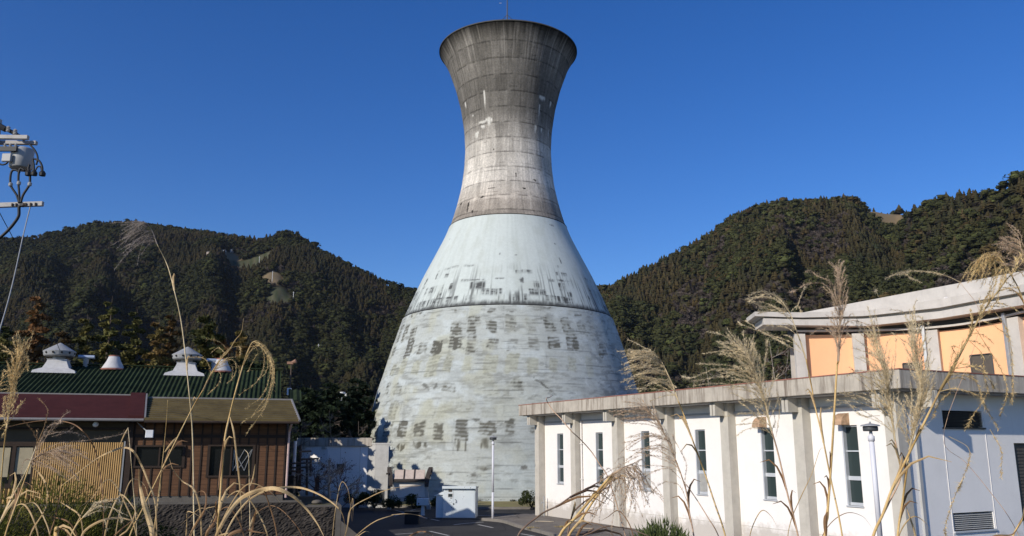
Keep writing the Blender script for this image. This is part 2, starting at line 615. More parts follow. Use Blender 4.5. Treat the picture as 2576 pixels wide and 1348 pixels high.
def col_low(th, z):
    s = th * 9.3
    c = np.ones(th.shape + (3,)) * np.array((.425, .45, .425))
    c = c * (0.86 + .26 * fbm(s * .7, z * .5, 101, 4))[..., None]
    # coloured repaint patches, bluer to the right and at the foot
    c = lerp_(c, (.38, .44, .46), sstep(.4, .7, fbm(s * .35, z * .6, 103, 3)) * sstep(-.2, .6, th + .12 * (4 - z)) * .8)
    c = lerp_(c, (.50, .545, .54), sstep(.55, .7, fbm(s * .9, z * 1.8, 105, 3)) * .6)
    c = lerp_(c, (.42, .42, .32), sstep(.5, .72, fbm(s * .8, z * .7, 107, 4)) * sstep(.5, -.3, th) * .55)
    # panels
    per = 1.42
    su = s / per + 20.15 + .06 * np.sin(z * 1.7)
    cu = np.floor(su)
    fu = su - cu
    fu = fu + .16 * (fbm(s * 2.5, z * 5, 113, 4) - .5)
    left = .08 + .10 * hash2(cu, cu * 0, 111)
    right = .84 - .34 * hash2(cu, np.floor(z / 1.9), 112)
    inside = sstep(left - .03, left + .05, fu) * sstep(right + .03, right - .05, fu)
    jit = hash2(cu, cu * 0, 114)
    wavy = z * 5.6 + 1.0 * (fbm(s * 1.0, z * .8, 115, 3) - .5) + .25 * np.sin(s * 2.0 + jit * 9)
    stripe = sstep(.36, .70, .5 + .5 * np.sin(wavy * 2 * pi / 1.35) * .7 + .55 * (fbm(s * 3, z * 10, 117, 3) - .45))
    ragged = sstep(.36, .62, fbm(s * 3.5, z * 2.6, 119, 4))
    g = np.zeros(th.shape)
    yel = np.zeros(th.shape)
    for r, (za, zb, st, ye) in enumerate(ROWZ):
        o1, o2 = .45 * (hash2(cu, cu * 0 + r, 151) - .35), .45 * (hash2(cu, cu * 0 + r, 152) - .65)
        on = sstep(zb - .06, zb + .10, z - o1 + .25 * (vnoise(s * 3, z * 0 + r, 121) - .5)) * sstep(za + .06, za - .08, z - o2 + .2 * (vnoise(s * 4, z * 0 + r, 122) - .5))
        p = np.clip(hash2(cu, cu * 0 + r, 123) * 1.1, 0, 1)
        side = np.interp(th, [-1.7, -1.2, -.9, -.3, .1, .45, .8, 1.2], [.8, .95, 1, 1, 1, .75, .4, .1])
        if r in (4, 5):
            side = side * np.interp(th, [-.9, -.2, .0, .1, .3, .4], [1, .55, .4, 1.1, 1, .1])
        stp = st * side * (.12 + 1.15 * p) * (p > .12)
        if r == 7:
            stp = stp * np.interp(th, [-1.3, -.2, .1, .3], [1.1, .9, .5, .0])
            dr = sstep(.42, .6, fbm(s * 7, z * .8, 125, 4))
            g = np.maximum(g, on * inside * stp * dr)
        else:
            g = np.maximum(g, on * inside * stp * (.12 + .42 * ragged + .72 * stripe * (.45 + .55 * ragged)))
        yel = np.maximum(yel, on * inside * ye * side * (p > .2))
    smear = sstep(.50, .68, fbm(s * .9, z * 5.5, 161, 5)) * sstep(.42, .62, fbm(s * .45, z * .9, 163, 3)) * np.interp(th, [-1.7, -.6, .5, 1.0, 1.4], [.5, .45, .42, .35, .25])
    smear = np.maximum(smear, sstep(.56, .70, fbm(s * 2.2, z * 7.0, 165, 4)) * .38 * sstep(.4, .6, fbm(s * .6, z * .7, 167, 3)))
    c = lerp_(c, (.43, .43, .31), yel * .55)
    dark = lerp3((.075, .072, .06), (.12, .115, .09), vnoise(cu * 1.7, z * .4, 127))
    c = c + (dark - c) * np.clip(np.maximum(g * 1.9, smear), 0, .93)[..., None]
    # board joints that wander round the shell
    for k in range(27):
        zz = .35 + k * .47 + .10 * (hash2(np.array(k), np.array(3), 131))
        line = np.exp(-((z - zz - .10 * (fbm(s * .35, s * 0 + k, 133, 3) - .5)) / .022) ** 2) * sstep(.42, .62, fbm(s * .6, s * 0 + k * 3.7, 135, 3))
        c = c * (1 - .5 * line)[..., None]
    vl = np.exp(-((np.minimum(fu, 1 - fu) * per) / .03) ** 2) * sstep(.5, .7, fbm(s * .8, z * .8, 137, 3))
    c = c * (1 - .25 * vl)[..., None]
    # pale scratches and dark scuffs towards the shaded side
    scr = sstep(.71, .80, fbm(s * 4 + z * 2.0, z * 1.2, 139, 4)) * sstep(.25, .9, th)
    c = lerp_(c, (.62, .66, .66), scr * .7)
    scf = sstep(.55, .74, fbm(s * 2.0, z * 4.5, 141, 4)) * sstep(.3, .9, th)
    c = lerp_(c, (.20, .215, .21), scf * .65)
    thin = sstep(.60, .72, fbm(s * .9, z * 13, 143, 3)) * .35
    c = lerp_(c, (.20, .21, .19), thin * sstep(.35, .6, fbm(s * .8, z * .8, 145, 3)))
    for (x, y, wd, hh, an) in ((975, 950, .5, .12, .8), (1000, 968, .55, .10, .9), (375, 970, .35, .22, .5), (430, 968, .2, .2, -.8), (640, 1148, .3, .1, 0)):
        t0, z0 = tz((1400 + x / 1.348) * .6391, (800 + y / 1.348) * .6391)
        d = np.hypot((th - t0) * 9.3 / wd, (z - z0 + an * (th - t0) * 9.3) / hh)
        c = lerp_(c, (.10, .10, .085), sstep(1.1, .5, d + 1.8 * (fbm(s * 6, z * 9, 147, 4) - .42)) * .8)
    for (x, y, wd, hh) in ((1550, 360, .36, .2), (1720, 270, .4, .12), (2330, 235, .3, .16), (1190, 340, .12, .06), (1530, 480, .5, .05)):
        t0, z0 = tz((1480 + x / 4.025) * .6391, (1780 + y / 4.025) * .6391)
        d = np.hypot((th - t0) * 10.5 / wd, (z - z0) / hh)
        c = lerp_(c, (.09, .085, .07), sstep(1.3, .4, d + 1.9 * (fbm(s * 7, z * 9, 149, 4) - .42)) * .75)
    return c


def rel_low(th, z):
    s = th * 9.3
    return .03 * (fbm(s * .6, z * .8, 201, 3) - .5) + .022 * (fbm(s * .5, z * 5.5, 203, 3) - .5) + .012 * (fbm(s * 3, z * 6, 205, 3) - .5)


def rel_top(th, z):
    s = th * 4.2
    f = z / 1.22 - np.floor(z / 1.22)
    return .012 * (fbm(s * .8, z * 3, 207, 3) - .5) - .012 * np.exp(-((np.minimum(f, 1 - f) * 1.22) / .05) ** 2)


tower = empty('concrete_tower', (TX, TY, 0), 'huge bottle shaped concrete tower, bare grey flared neck above a pale painted body', 'tower')
m_shell = attr_mat('weathered bare concrete', .92, fine=.7, fscale=9, bump=.7)
m_low = attr_mat('peeling painted concrete', .8, fine=.28, fscale=7, bump=.5)
m_band = attr_mat('smooth painted concrete', .7, fine=.16, fscale=5, bump=.15)
o = ring_part('neck_shell', Z_RING, Z_TOP, 230, col_shell, tower, m_shell, 0.0, rel_top)
o['label'] = 'bare sooty grey concrete neck flaring out to the rim'
o = ring_part('painted_band', Z_LOW, Z_RING, 120, col_band, tower, m_band, 0.035)
o['label'] = 'pale green painted middle with dark grime along its lower joint'
o = ring_part('base_shell', -0.3, Z_LOW, 190, col_low, tower, m_low, 0.10, rel_low)
o['label'] = 'pale blue grey lower shell with rows of peeled dark panels'
m_dark_conc = worn('dark sooty concrete', (.07, .068, .062), scale=4)
rim = MB()
ri, ro = float(tower_r(Z_TOP)) - .35, float(tower_r(Z_TOP)) + .03
rim.lathe([(ro, Z_TOP - .02), (ro, Z_TOP + .07), (ri, Z_TOP + .07), (ri - .25, Z_TOP - .6), (ri - .7, Z_TOP - 1.6), (ri - 1.5, Z_TOP - 4.0)], (TX, TY, 0), 128, caps=False)
rim.build('rim', m_dark_conc, tower, True)
led = MB()
for zc, dr, h in ((Z_RING, .06, .05), (Z_LOW, .12, .05)):
    r = float(tower_r(zc))
    led.lathe([(r - .1, zc - h), (r + dr, zc - h), (r + dr, zc), (r - .1, zc + .02)], (TX, TY, 0), 160, caps=False)
led.build('joint_ledge', m_band, tower, True)

m_steel = worn('galvanised steel', (.42, .43, .44), metal=.5, rough=.5, bump=0)
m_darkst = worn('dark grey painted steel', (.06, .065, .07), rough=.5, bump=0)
mast = empty('lightning_mast', (TX - .05, TY - 5.45, Z_TOP + .07), 'thin lightning rod mast standing on the rim of the concrete tower', 'mast')
mz = Z_TOP + .06
MB().tube([(TX - .05, TY - 5.45, mz), (TX - .05, TY - 5.45, mz + 1.2), (TX - .05, TY - 5.45, mz + 4.2)], [.05, .04, .018], 8).build('pole', m_darkst, mast)
b = MB()
for dx in (-.5, .55):
    b.tube([(TX - .05 + dx, TY - 5.4, mz), (TX - .05, TY - 5.45, mz + .55)], .02, 5)
b.build('stay', m_darkst, mast)
# ================================================================== shared building materials
m_conc = worn('beige board marked concrete', (.52, .485, .42), .82, 1.1, 2.5, .9, .25, streak=(2.2, .58, .45, (.22, .19, .15)))
m_fascia = worn('rain stained concrete fascia', (.49, .44, .365), .72, 1.12, 1.6, .9, .3, streak=(5.5, .47, .80, (.13, .095, .07)))
m_soffit = worn('painted concrete soffit', (.42, .42, .41), .85, 1.05, 2, .9, .1)
m_white = worn('white painted render', (.82, .785, .745), .93, 1.03, 1.2, .75, .08, streak=(2.8, .60, .28, (.58, .54, .48)), splash=.55)
m_wshade = worn('white render on shaded walls', (.85, .825, .79), .93, 1.03, 1.2, .8, .08, streak=(2.4, .60, .25, (.55, .52, .47)), splash=.5)  # copy of the white render, colour lifted where the sun reaches weakly
m_alu = worn('pale aluminium frame', (.58, .60, .62), .9, 1.05, 4, .45, 0, metal=.2)
m_louv = worn('grey slatted metal', (.50, .49, .46), .85, 1.05, 4, .5, 0)
m_louvd = worn('dark brown slatted metal', (.10, .085, .07), .8, 1.1, 4, .55, 0)
m_rust = worn('rusting painted duct', (.50, .33, .21), .35, 1.5, 7, .7, .2)
m_redrim = worn('rusty flashing strip', (.34, .15, .11), .6, 1.2, 3, .8, .2)
m_black = worn('shadow dark interior', (.012, .012, .012), bump=0)
kg = N('dark window glass')
kg.base((.035, .05, .05))
kg.rough(.08)
kg.b.inputs['Specular IOR Level'].default_value = .3
m_glass = kg.m

# ================================================================== white hall on the right
A = Vector((.34, 43.2, 0))
DV = Vector((.452, -.892, 0)).normalized()
NV = Vector((-.892, -.452, 0)).normalized()
L = 22.75


def W(s, o, z):
    p = A + DV * s + NV * o
    return (p.x, p.y, z)


DEPTH = 15.0
S_RET = 21.95
hall = empty('white_hall', W(11, -8, 0), 'long low white hall with concrete columns, narrow windows and a flat overhanging roof', 'hall')

# walls with real window openings
WINS = []
for i in range(6):
    WINS.append((2.19 + 3.507 * i, 2.77 + 3.507 * i))
WZ0, WZ1 = 1.69, 4.06
wall = MB()
xs = [.55]
for a, b_ in WINS:
    xs += [a, b_]
xs.append(S_RET)
for k in range(0, len(xs), 2):
    wall.box((xs[k], -1.22, -.1), (xs[k + 1], -1.0, 4.97), W)
for a, b_ in WINS:
    wall.box((a, -1.22, -.1), (b_, -1.0, WZ0), W)
    wall.box((a, -1.22, WZ1), (b_, -1.0, 4.97), W)
wall.build('wall', m_white, hall)
# return wall and the two hidden ones
w2 = MB()
RO = [(-2.71, -4.51, 1.05, 1.55), (-2.69, -4.53, 3.98, 4.47), (-5.90, -9.2, 0, 3.53)]
o_edges = [-1.0, -2.5, -4.29, -5.66, -8.2, -DEPTH + 1.2]


def wr(o0, o1, z0, z1):
    w2.box((S_RET - .22, min(o0, o1), z0), (S_RET, max(o0, o1), z1), W)


wr(-1.222, -2.7, -.1, 4.97)
wr(-2.7, -4.52, -.1, 1.05)
wr(-2.7, -4.52, 1.55, 3.98)
wr(-2.7, -4.52, 4.47, 4.97)
wr(-4.52, -5.90, -.1, 4.97)
wr(-5.90, -9.2, 3.53, 4.97)
wr(-9.2, -DEPTH + 1.2, -.1, 4.97)
w2.box((.55, -DEPTH + 1.2, -.1), (S_RET - .22, -DEPTH + 1.42, 4.97), W)
w2.box((.55, -DEPTH + 1.42, -.1), (.77, -1.222, 4.97), W)
w2.build('wall', m_wshade, hall)
j = MB()
for oo in (-2.65, -4.58):
    j.box((S_RET + .001, oo - .01, 0), (S_RET + .012, oo + .01, 4.5), W)
j.box((S_RET + .001, -5.88, .74), (S_RET + .010, -1.52, .755), W)
j.build('wall_joint', m_white, hall)
j = MB()
jz = .74
xs2 = [.55 + .45]
for i in range(7):
    c0 = .54 + 3.51 * i
    a = c0 + .42
    b_ = c0 + 3.51 if i < 6 else S_RET
    j.box((a, -.998, jz), (b_, -.992, jz + .014), W)
j.build('wall_joint', m_conc, hall)
pl = MB()
pl.box((.5, -1.05, -.05), (S_RET + .03, -.975, .10), W)
pl.build('plinth', m_conc, hall)
# window sets
for i, (a, b_) in enumerate(WINS):
    f = MB()
    o0, o1 = -1.16, -1.075
    t = .05
    f.box((a, o0, WZ0 + .001), (a + t, -.985, WZ1 - .001), W)
    f.box((b_ - t, o0, WZ0 + .001), (b_, o1, WZ1 - .001), W)
    f.box((a + t, o0, WZ1 - t), (b_ - t, o1, WZ1 - .001), W)
    f.box((a + t, o0, WZ0 + .001), (b_ - t, o1, WZ0 + .09), W)
    f.box((a + t, o0 + .003, 3.27), (b_ - t, o1 - .003, 3.31), W)
    f.box((a + t, o0 + .003, 2.43), (b_ - t, o1 - .003, 2.55), W)
    fr = f.build('window', m_alu, hall)
    g = MB()
    lo = WZ0 + .09 if i not in (2, 3) else 2.55
    g.box((a + t, -1.135, lo), (b_ - t, -1.125, WZ1 - t), W)
    g.build('pane', m_glass, fr)
    s_ = MB()
    s_.box((a - .03, -1.1, WZ0 - .035), (b_ + .03, -.95, WZ0), W)
    s_.build('sill', m_alu, fr)
    if i in (2, 3):
        lv = MB()
        nsl = 15
        for k in range(nsl):
            z = WZ0 + .10 + k * (2.43 - WZ0 - .10) / nsl
            lv.add([W(a + t, -1.14, z + .05), W(b_ - t, -1.14, z + .05), W(b_ - t, -1.085, z), W(a + t, -1.085, z)], [(0, 1, 2, 3)])
        lv.box((a + t, -1.158, WZ0 + .09), (b_ - t, -1.15, 2.43), W)
        lv.build('louvre', m_louv, fr)
# columns and double beams
for i in range(7):
    c0 = .54 + 3.51 * i
    c = MB()
    w_ = .42
    c.box((c0, -1.0, -.1), (c0 + w_, -.64, 4.975), W)
    c.build('column', m_conc, hall)
    bm_ = MB()
    bm_.box((c0 + .002, -1.01, 4.505), (c0 + .115, -.2, 4.972), W)
    bm_.box((c0 + .165, -1.01, 4.505), (c0 + .28, -.2, 4.972), W)
    bm_.box((c0 + .115, -.95, 4.53), (c0 + .165, -.26, 4.97), W)
    bm_.build('beam', m_conc, hall)
# beams on the return side
for oo in (-1.46, -9.6):
    bm_ = MB()
    bm_.box((S_RET, oo, 4.505), (S_RET + .83, oo + .115, 4.971), W)
    bm_.box((S_RET, oo + .165, 4.505), (S_RET + .83, oo + .28, 4.971), W)
    bm_.build('beam', m_conc, hall)
hd = MB()
hd.box((S_RET, -1.50, -.1), (S_RET + .06, -1.38, 4.972), W)
hd.box((.97, -.985, 4.60), (S_RET, -.93, 4.66), W)
hd.build('wall_band', m_soffit, hall)
# roof slab
rf = MB()
rf.box((0, -DEPTH, 4.98), (L, 0, 5.50), W)
roof = rf.build('roof', m_fascia, hall, bevel=.015)
so_ = MB()
so_.box((.15, -DEPTH + .15, 4.955), (L - .15, -.15, 4.982), W)
so_.build('soffit', m_soffit, roof)
fl = MB()
fl.box((-.01, -.16, 5.498), (L + .01, .012, 5.53), W)
fl.box((L - .16, -DEPTH, 5.498), (L + .012, -.16, 5.529), W)
fl.build('flashing', m_redrim, roof)
# louvred vents and door on the return side
for (o0, o1, z0, z1), nm, n_ in ((RO[0], 'vent', 8), (RO[1], 'vent', 10)):
    v = MB()
    v.box((S_RET - .20, o1, z0), (S_RET - .17, o0, z1), W)
    vo = v.build(nm, m_black, hall)
    v = MB()
    for k in range(n_):
        z = z0 + .03 + (z1 - z0 - .06) * k / n_
        v.hexa([W(S_RET - .12, o1, z + .035), W(S_RET - .02, o1, z), W(S_RET - .02, o0, z), W(S_RET - .12, o0, z + .035),
                W(S_RET - .12, o1, z + .047), W(S_RET - .02, o1, z + .012), W(S_RET - .02, o0, z + .012), W(S_RET - .12, o0, z + .047)])
    v.build('slats', m_louv if nm and z0 < 2 else m_louvd, vo)
    v = MB()
    v.box((S_RET - .1, o1 - .05, z0 - .05), (S_RET + .05, o0 + .05, z0), W)
    v.build('sill', m_alu if z0 < 2 else m_louvd, vo)
d_ = MB()
d_.box((S_RET - .14, -9.2, 0), (S_RET - .10, -5.90, 3.53), W)
for k in range(34):
    z = .1 + k * .1
    d_.box((S_RET - .10, -9.15, z), (S_RET - .08, -5.96, z + .06), W)
d_.build('shutter_door', m_louvd, hall)
# rusty vent hoods above the two nearest windows
for i in (4, 5):
    a = WINS[i][0] - .02
    h = MB()
    n_ = 7
    pf = []
    for k in range(n_):
        an = pi / 2 * k / (n_ - 1)
        pf.append((-1.0 + .36 * sin(an), 4.12 + .36 * cos(an) - .05))
    vs = [W(a, o_, z) for o_, z in pf] + [W(a + .34, o_, z) for o_, z in pf]
    vs += [W(a, -1.0, 4.07), W(a + .34, -1.0, 4.07)]
    fs = [(k, k + 1, n_ + k + 1, n_ + k) for k in range(n_ - 1)]
    fs += [tuple(range(n_)) + (2 * n_,), tuple(range(2 * n_ - 1, n_ - 1, -1)) + (2 * n_ + 1,)]
    h.add(vs, fs)
    h.build('vent_hood', m_rust, hall)
# downpipe on the second column
p = MB()
q0 = .54 + 3.51 + .50
p.tube([W(q0, -.93, 4.6), W(q0, -.93, .0)], .04, 8)
for z in (3.55, 1.95, .7):
    p.box((q0 - .06, -.99, z), (q0 + .06, -.87, z + .03), W)
p.build('downpipe', m_white, hall)
p = MB()
p.tube([W(q0 - .12, -.95, 4.5), W(q0 - .12, -.95, .4)], .022, 8)
p.build('conduit', m_rust, hall)
# stand pipe
sp = empty('standpipe', W(1.25, -.75, 0), 'short grey standpipe with a tap standing against the white hall wall', 'pipe')
MB().tube([W(1.25, -.75, 0), W(1.25, -.75, 1.05)], .03, 8).build('pipe', m_steel, sp)
MB().tube([W(1.25, -.75, .75), W(1.25, -.62, .75), W(1.25, -.58, .68)], .022, 6).build('tap', m_steel, sp)

# ================================================================== the tall orange hall behind
m_orange = worn('apricot painted panels', (.92, .50, .27), .95, 1.04, 1.0, .8, .06)
m_gconc = worn('grey fair faced concrete', (.55, .515, .47), .8, 1.12, 1.2, .9, .25, streak=(2.6, .55, .4, (.27, .25, .23)))
oh = empty('orange_hall', (20, 46, 0), 'tall hall with apricot wall panels between grey columns under a sweeping concrete roof', 'hall')
# plan of the wall line: (u at the eave, distance)
plan = [(2000, 45.2), (2060, 45.1), (2143, 44.8), (2240, 44.1), (2330, 43.2), (2440, 41.6), (2540, 39.8), (2640, 37.6), (2800, 33.6)]


def at_u(u, y, v):
    return P(u, v, y)


top_v = lambda u: float(np.interp(u, [2000, 2143, 2240, 2330, 2440, 2540, 2640, 2800], [841, 840, 838, 834, 823, 803, 780, 742]))
line = []
for u, y in plan:
    p = P(u, top_v(u), y)
    line.append((p.x, p.y, p.z))
lx = np.linspace(0, 1, len(line))
ln = np.array(line)
tt = np.linspace(0, 1, 40)
ln = np.stack([np.interp(tt, lx, ln[:, k]) for k in range(3)], 1)
for _ in range(6):
    ln[1:-1] = (ln[:-2] + 2 * ln[1:-1] + ln[2:]) / 4
tang = np.gradient(ln[:, :2], axis=0)
tang /= np.linalg.norm(tang, axis=1)[:, None]
nor = np.stack([tang[:, 1], -tang[:, 0]], 1)        # towards the camera side
if nor[5, 1] > 0:
    nor = -nor


def sweep(mb, o0, o1, z0, z1, i0=0, i1=40):
    """a band following the curved wall, o = metres towards the viewer, z relative to the wall head"""
    n = i1 - i0
    q = []
    for i in range(i0, i1):
        for o_, z_ in ((o0, z0), (o1, z0), (o1, z1), (o0, z1)):
            q.append((ln[i, 0] + nor[i, 0] * o_, ln[i, 1] + nor[i, 1] * o_, (ln[i, 2] + z_) if z_ > -50 else 0.0))
    fs = []
    for i in range(n - 1):
        for k in range(4):
            k2 = (k + 1) % 4
            fs.append((i * 4 + k, i * 4 + k2, i * 4 + 4 + k2, i * 4 + 4 + k))
    fs += [(3, 2, 1, 0), tuple(4 * (n - 1) + k for k in range(4))]
    mb.add(q, fs)
    return mb


def idx_u(u):
    us = np.array([CU + FPX * x / (y * CP + (z - EYE) * SP) for x, y, z in ln])
    return float(np.interp(u, us, np.arange(40)))


def col_at(u, wd, o0, o1, ztop, m, name, parent, zlow=-99):
    fi = idx_u(u)
    p = np.array([np.interp(fi, np.arange(40), ln[:, k]) for k in range(3)])
    n_ = np.array([np.interp(fi, np.arange(40), nor[:, k]) for k in range(2)])
    t_ = np.array([-n_[1], n_[0]])
    if t_[0] < 0:
        t_ = -t_
    q = []
    for zz in ((p[2] + zlow) if zlow > -50 else 0.0, p[2] + ztop):
        for a_, o_ in ((-wd / 2, o0), (-wd / 2, o1), (wd / 2, o1), (wd / 2, o0)):
            q.append((p[0] + t_[0] * a_ + n_[0] * o_, p[1] + t_[1] * a_ + n_[1] * o_, zz))
    return MB().hexa(q).build(name, m, parent, bevel=.01)


i_first = int(idx_u(2008))
sweep(MB(), -.35, -.12, -99, -.02, i_first, 40).build('wall_panel', m_orange, oh)
# openings in the orange wall
for u0, u1, v0 in ((2262, 2302, 914), (2429, 2482, 894)):
    fi0, fi1 = idx_u(u0), idx_u(u1)
    q = MB()
    pa = [np.array([np.interp(f, np.arange(40), ln[:, k]) for k in range(3)]) for f in (fi0, fi1)]
    na = [np.array([np.interp(f, np.arange(40), nor[:, k]) for k in range(2)]) for f in (fi0, fi1)]
    zt = P((u0 + u1) / 2, v0, float(pa[0][1])).z
    c8 = []
    for zz in (zt - 2.0, zt):
        for pt, nn in zip(pa, na):
            c8.append((pt[0] + nn[0] * -.10, pt[1] + nn[1] * -.10, zz))
        for pt, nn in zip(pa[::-1], na[::-1]):
            c8.append((pt[0] + nn[0] * -.16, pt[1] + nn[1] * -.16, zz))
    wn = MB().hexa(c8).build('window', m_louvd, oh)
    fr = MB()
    for pt, nn in zip(pa, na):
        fr.tube([(pt[0] + nn[0] * -.07, pt[1] + nn[1] * -.07, zt - 2), (pt[0] + nn[0] * -.07, pt[1] + nn[1] * -.07, zt)], .035, 4)
    fr.tube([(pa[0][0] + na[0][0] * -.07, pa[0][1] + na[0][1] * -.07, zt), (pa[1][0] + na[1][0] * -.07, pa[1][1] + na[1][1] * -.07, zt)], .035, 4)
    fr.build('frame', m_darkst, wn)
for u, wd in ((2009, .56), (2156, .60), (2344, .62), (2552, .66)):
    col_at(u, wd, -.2, .22, .02, m_gconc, 'column', oh)
for u in (2325, 2536):
    dp = col_at(u, .16, .23, .37, .28, m_steel, 'downpipe', oh)
sweep(MB(), .14, .26, .10, .20, max(0, i_first - 2), 40).build('eave_rail', m_gconc, oh)
sweep(MB(), -1.6, -.05, .06, .56, 0, 40).build('eave_shade_fill', m_darkst, oh)  # solid dark band standing in for the shade under the eave
ext = 2.2
t0 = tang[0] if tang[0][0] > 0 else -tang[0]
US = [1895, 2016, 2176, 2362, 2574, 2700]


def band(o0, o1, vb, vt, e):
    """a roof edge band whose lower and upper edge follow heights measured along the roof"""
    first = np.array([[ln[0, 0] - t0[0] * e, ln[0, 1] - t0[1] * e, ln[0, 2]]])
    l2, n2 = np.vstack([first, ln]), np.vstack([nor[:1], nor])
    q = []
    for i in range(len(l2)):
        x, y = l2[i, 0] + n2[i, 0] * o1, l2[i, 1] + n2[i, 1] * o1
        zz_ = []
        for tgt in (vb, vt):
            z = 9.5
            for _ in range(12):
                u = CU + FPX * x / (y * CP + (z - EYE) * SP)
                a_, b_, c_ = ray(u, float(np.interp(u, US, tgt)))
                z = EYE + c_ / b_ * y
            zz_.append(z)
        xi, yi = l2[i, 0] + n2[i, 0] * o0, l2[i, 1] + n2[i, 1] * o0
        q += [(xi, yi, zz_[0]), (x, y, zz_[0]), (x, y, zz_[1]), (xi, yi, zz_[1])]
    fs = []
    n = len(l2)
    for i in range(n - 1):
        for k in range(4):
            k2 = (k + 1) % 4
            fs.append((i * 4 + k, i * 4 + k2, i * 4 + 4 + k2, i * 4 + 4 + k))
    fs += [(3, 2, 1, 0), tuple(4 * (n - 1) + k for k in range(4))]
    return MB().add(q, fs)


band(-1.4, .85, [815.8, 817.7, 819.6, 800.7, 766.5, 745], [799.5, 803.2, 801.4, 782.6, 743, 719], 1.85).build('lower_roof_edge', m_gconc, oh)
band(-1.38, .60, [799.2, 802.9, 801.1, 782.3, 742.6, 718.6], [795, 798.8, 795, 774.1, 734.3, 711], 2.05).build('edge_gap', m_soffit, oh)
band(-1.4, .95, [794.6, 798.4, 794.6, 773.7, 733.9, 710.6], [783.6, 785.5, 781.7, 752, 714.5, 692], 2.3).build('upper_roof_edge', m_gconc, oh)
# the straight sloping parapet above
pz = []
q = MB()
pts = [(2018, 786.0), (2575, 681.0), (2800, 640)]
vs = []
for u, v in pts:
    y = float(np.interp(u, [2018, 2575, 2800], [46.6, 41.2, 37.9]))
    tp = P(u, v, y)
    vs.append(tp)
bk = Vector((.25, .97, 0))
c8 = []
n_ = len(vs)
allv = []
for tp in vs:
    for dv, z in ((0, None), (0, 'low'), (1, 'low'), (1, None)):
        allv.append((tp.x + bk.x * dv * .35, tp.y + bk.y * dv * .35, tp.z if z is None else tp.z - 3.4))
fs = []
for i in range(n_ - 1):
    for k in range(4):
        k2 = (k + 1) % 4
        fs.append((i * 4 + k, i * 4 + 4 + k, i * 4 + 4 + k2, i * 4 + k2))
fs += [(0, 1, 2, 3), tuple(4 * (n_ - 1) + k for k in (3, 2, 1, 0))]
MB().add(allv, fs).build('parapet', m_gconc, oh)
pp = spline([P(2240, 776, 45.2), P(2370, 758, 44), P(2420, 745, 43.4), P(2575, 728, 40.6)], 6)
MB().tube([p_ + Vector((-.05, -.3, 0)) for p_ in pp], .03, 6).build('conduit', m_darkst, oh)
p_ = P(2367, 752, 43.2)
MB().tube([p_ + Vector((.15, -.3, .0)), p_ + Vector((0, -.35, -.02)), p_ + Vector((-.02, -.35, -.25))], .06, 8).build('pipe_elbow', m_white, oh)
# the body behind the curved wall, so that it has depth
bd = MB()
ring_f = [(ln[i, 0] + nor[i, 0] * -1.41, ln[i, 1] + nor[i, 1] * -1.41) for i in range(i_first, 40, 3)]
far = [(ring_f[-1][0] + 9, ring_f[-1][1] + 16), (ring_f[0][0] + 5, ring_f[0][1] + 15)]
bd.prism(ring_f + far, 0, 8.9)
bd.build('rear_wall', m_gconc, oh)
# ================================================================== timber hut and green roofed shed on the left
kg = N('black window glass')
kg.base((.012, .013, .013))
kg.rough(.15)
kg.b.inputs['Specular IOR Level'].default_value = .12
m_glassd = kg.m
m_timber = N('weathered brown boards')
v = m_timber.coord()
k_ = m_timber
z_ = k_.n('ShaderNodeSeparateXYZ')
k_.l(v, z_.inputs[0])
wv = k_.n('ShaderNodeMath', operation='MULTIPLY')
k_.l(z_.outputs['Z'], wv.inputs[0])
wv.inputs[1].default_value = 1 / .17
fr_ = k_.n('ShaderNodeMath', operation='FRACT')
k_.l(wv.outputs[0], fr_.inputs[0])
nn_ = k_.noise(k_.coord((1.5, 1.5, 22)), 1.0, 5, .7)
n2_ = k_.noise(v, .8, 4, .6)
c = k_.ramp(nn_, [(.3, (.10, .050, .026)), (.6, (.165, .083, .043)), (.8, (.22, .115, .06))])
c = k_.mix(.5, c, k_.ramp(n2_, [(.3, (.6, .6, .6)), (.7, (1.15, 1.15, 1.15))]), 'MULTIPLY')
c = k_.mix(k_.ramp(fr_.outputs[0], [(.0, (.9,) * 3), (.10, (0, 0, 0))]), c, (.03, .018, .012))
k_.base(c)
k_.rough(.85)
m_timber = k_.m
m_batten = worn('dark timber battens', (.045, .030, .022), bump=.1)
m_bamboo = worn('straw yellow reed screen', (.47, .295, .12), .65, 1.15, 6, .85, 0, stretch=(1, 1, .3))
m_brroof = N('tan brown metal roofing')
k_ = m_brroof
vv = k_.noise(k_.coord(), 1.6, 5, .65)
c = k_.ramp(vv, [(.3, (.075, .055, .022)), (.55, (.125, .093, .036)), (.8, (.165, .124, .052))])
k_.base(c)
k_.rough(.7)
m_brroof = k_.m
m_maroon = worn('faded maroon sheet roofing', (.062, .019, .018), .7, 1.25, 2.0, .85, .1)
m_maroon.node_tree.nodes['Principled BSDF'].inputs['Specular IOR Level'].default_value = .1
m_green = worn('dark green corrugated roofing', (.027, .040, .020), .45, 1.7, 1.5, .9, .1)
m_green.node_tree.nodes['Principled BSDF'].inputs['Specular IOR Level'].default_value = .06
m_stone = N('dark split face block')
k_ = m_stone
v = k_.coord()
a_ = k_.noise(v, 2.2, 8, .75)
b_ = k_.noise(v, 11, 6, .7)
c = k_.ramp(a_, [(.3, (.022, .018, .015)), (.5, (.05, .042, .035)), (.7, (.10, .085, .072))])
c = k_.mix(.5, c, k_.ramp(b_, [(.3, (.35,) * 3), (.7, (1.4,) * 3)]), 'MULTIPLY')
k_.base(c)
k_.rough(.95)
k_.bump(b_, .9, .06)
m_stone = k_.m
m_coping = worn('mossy concrete coping', (.14, .125, .105), .7, 1.15, 3)
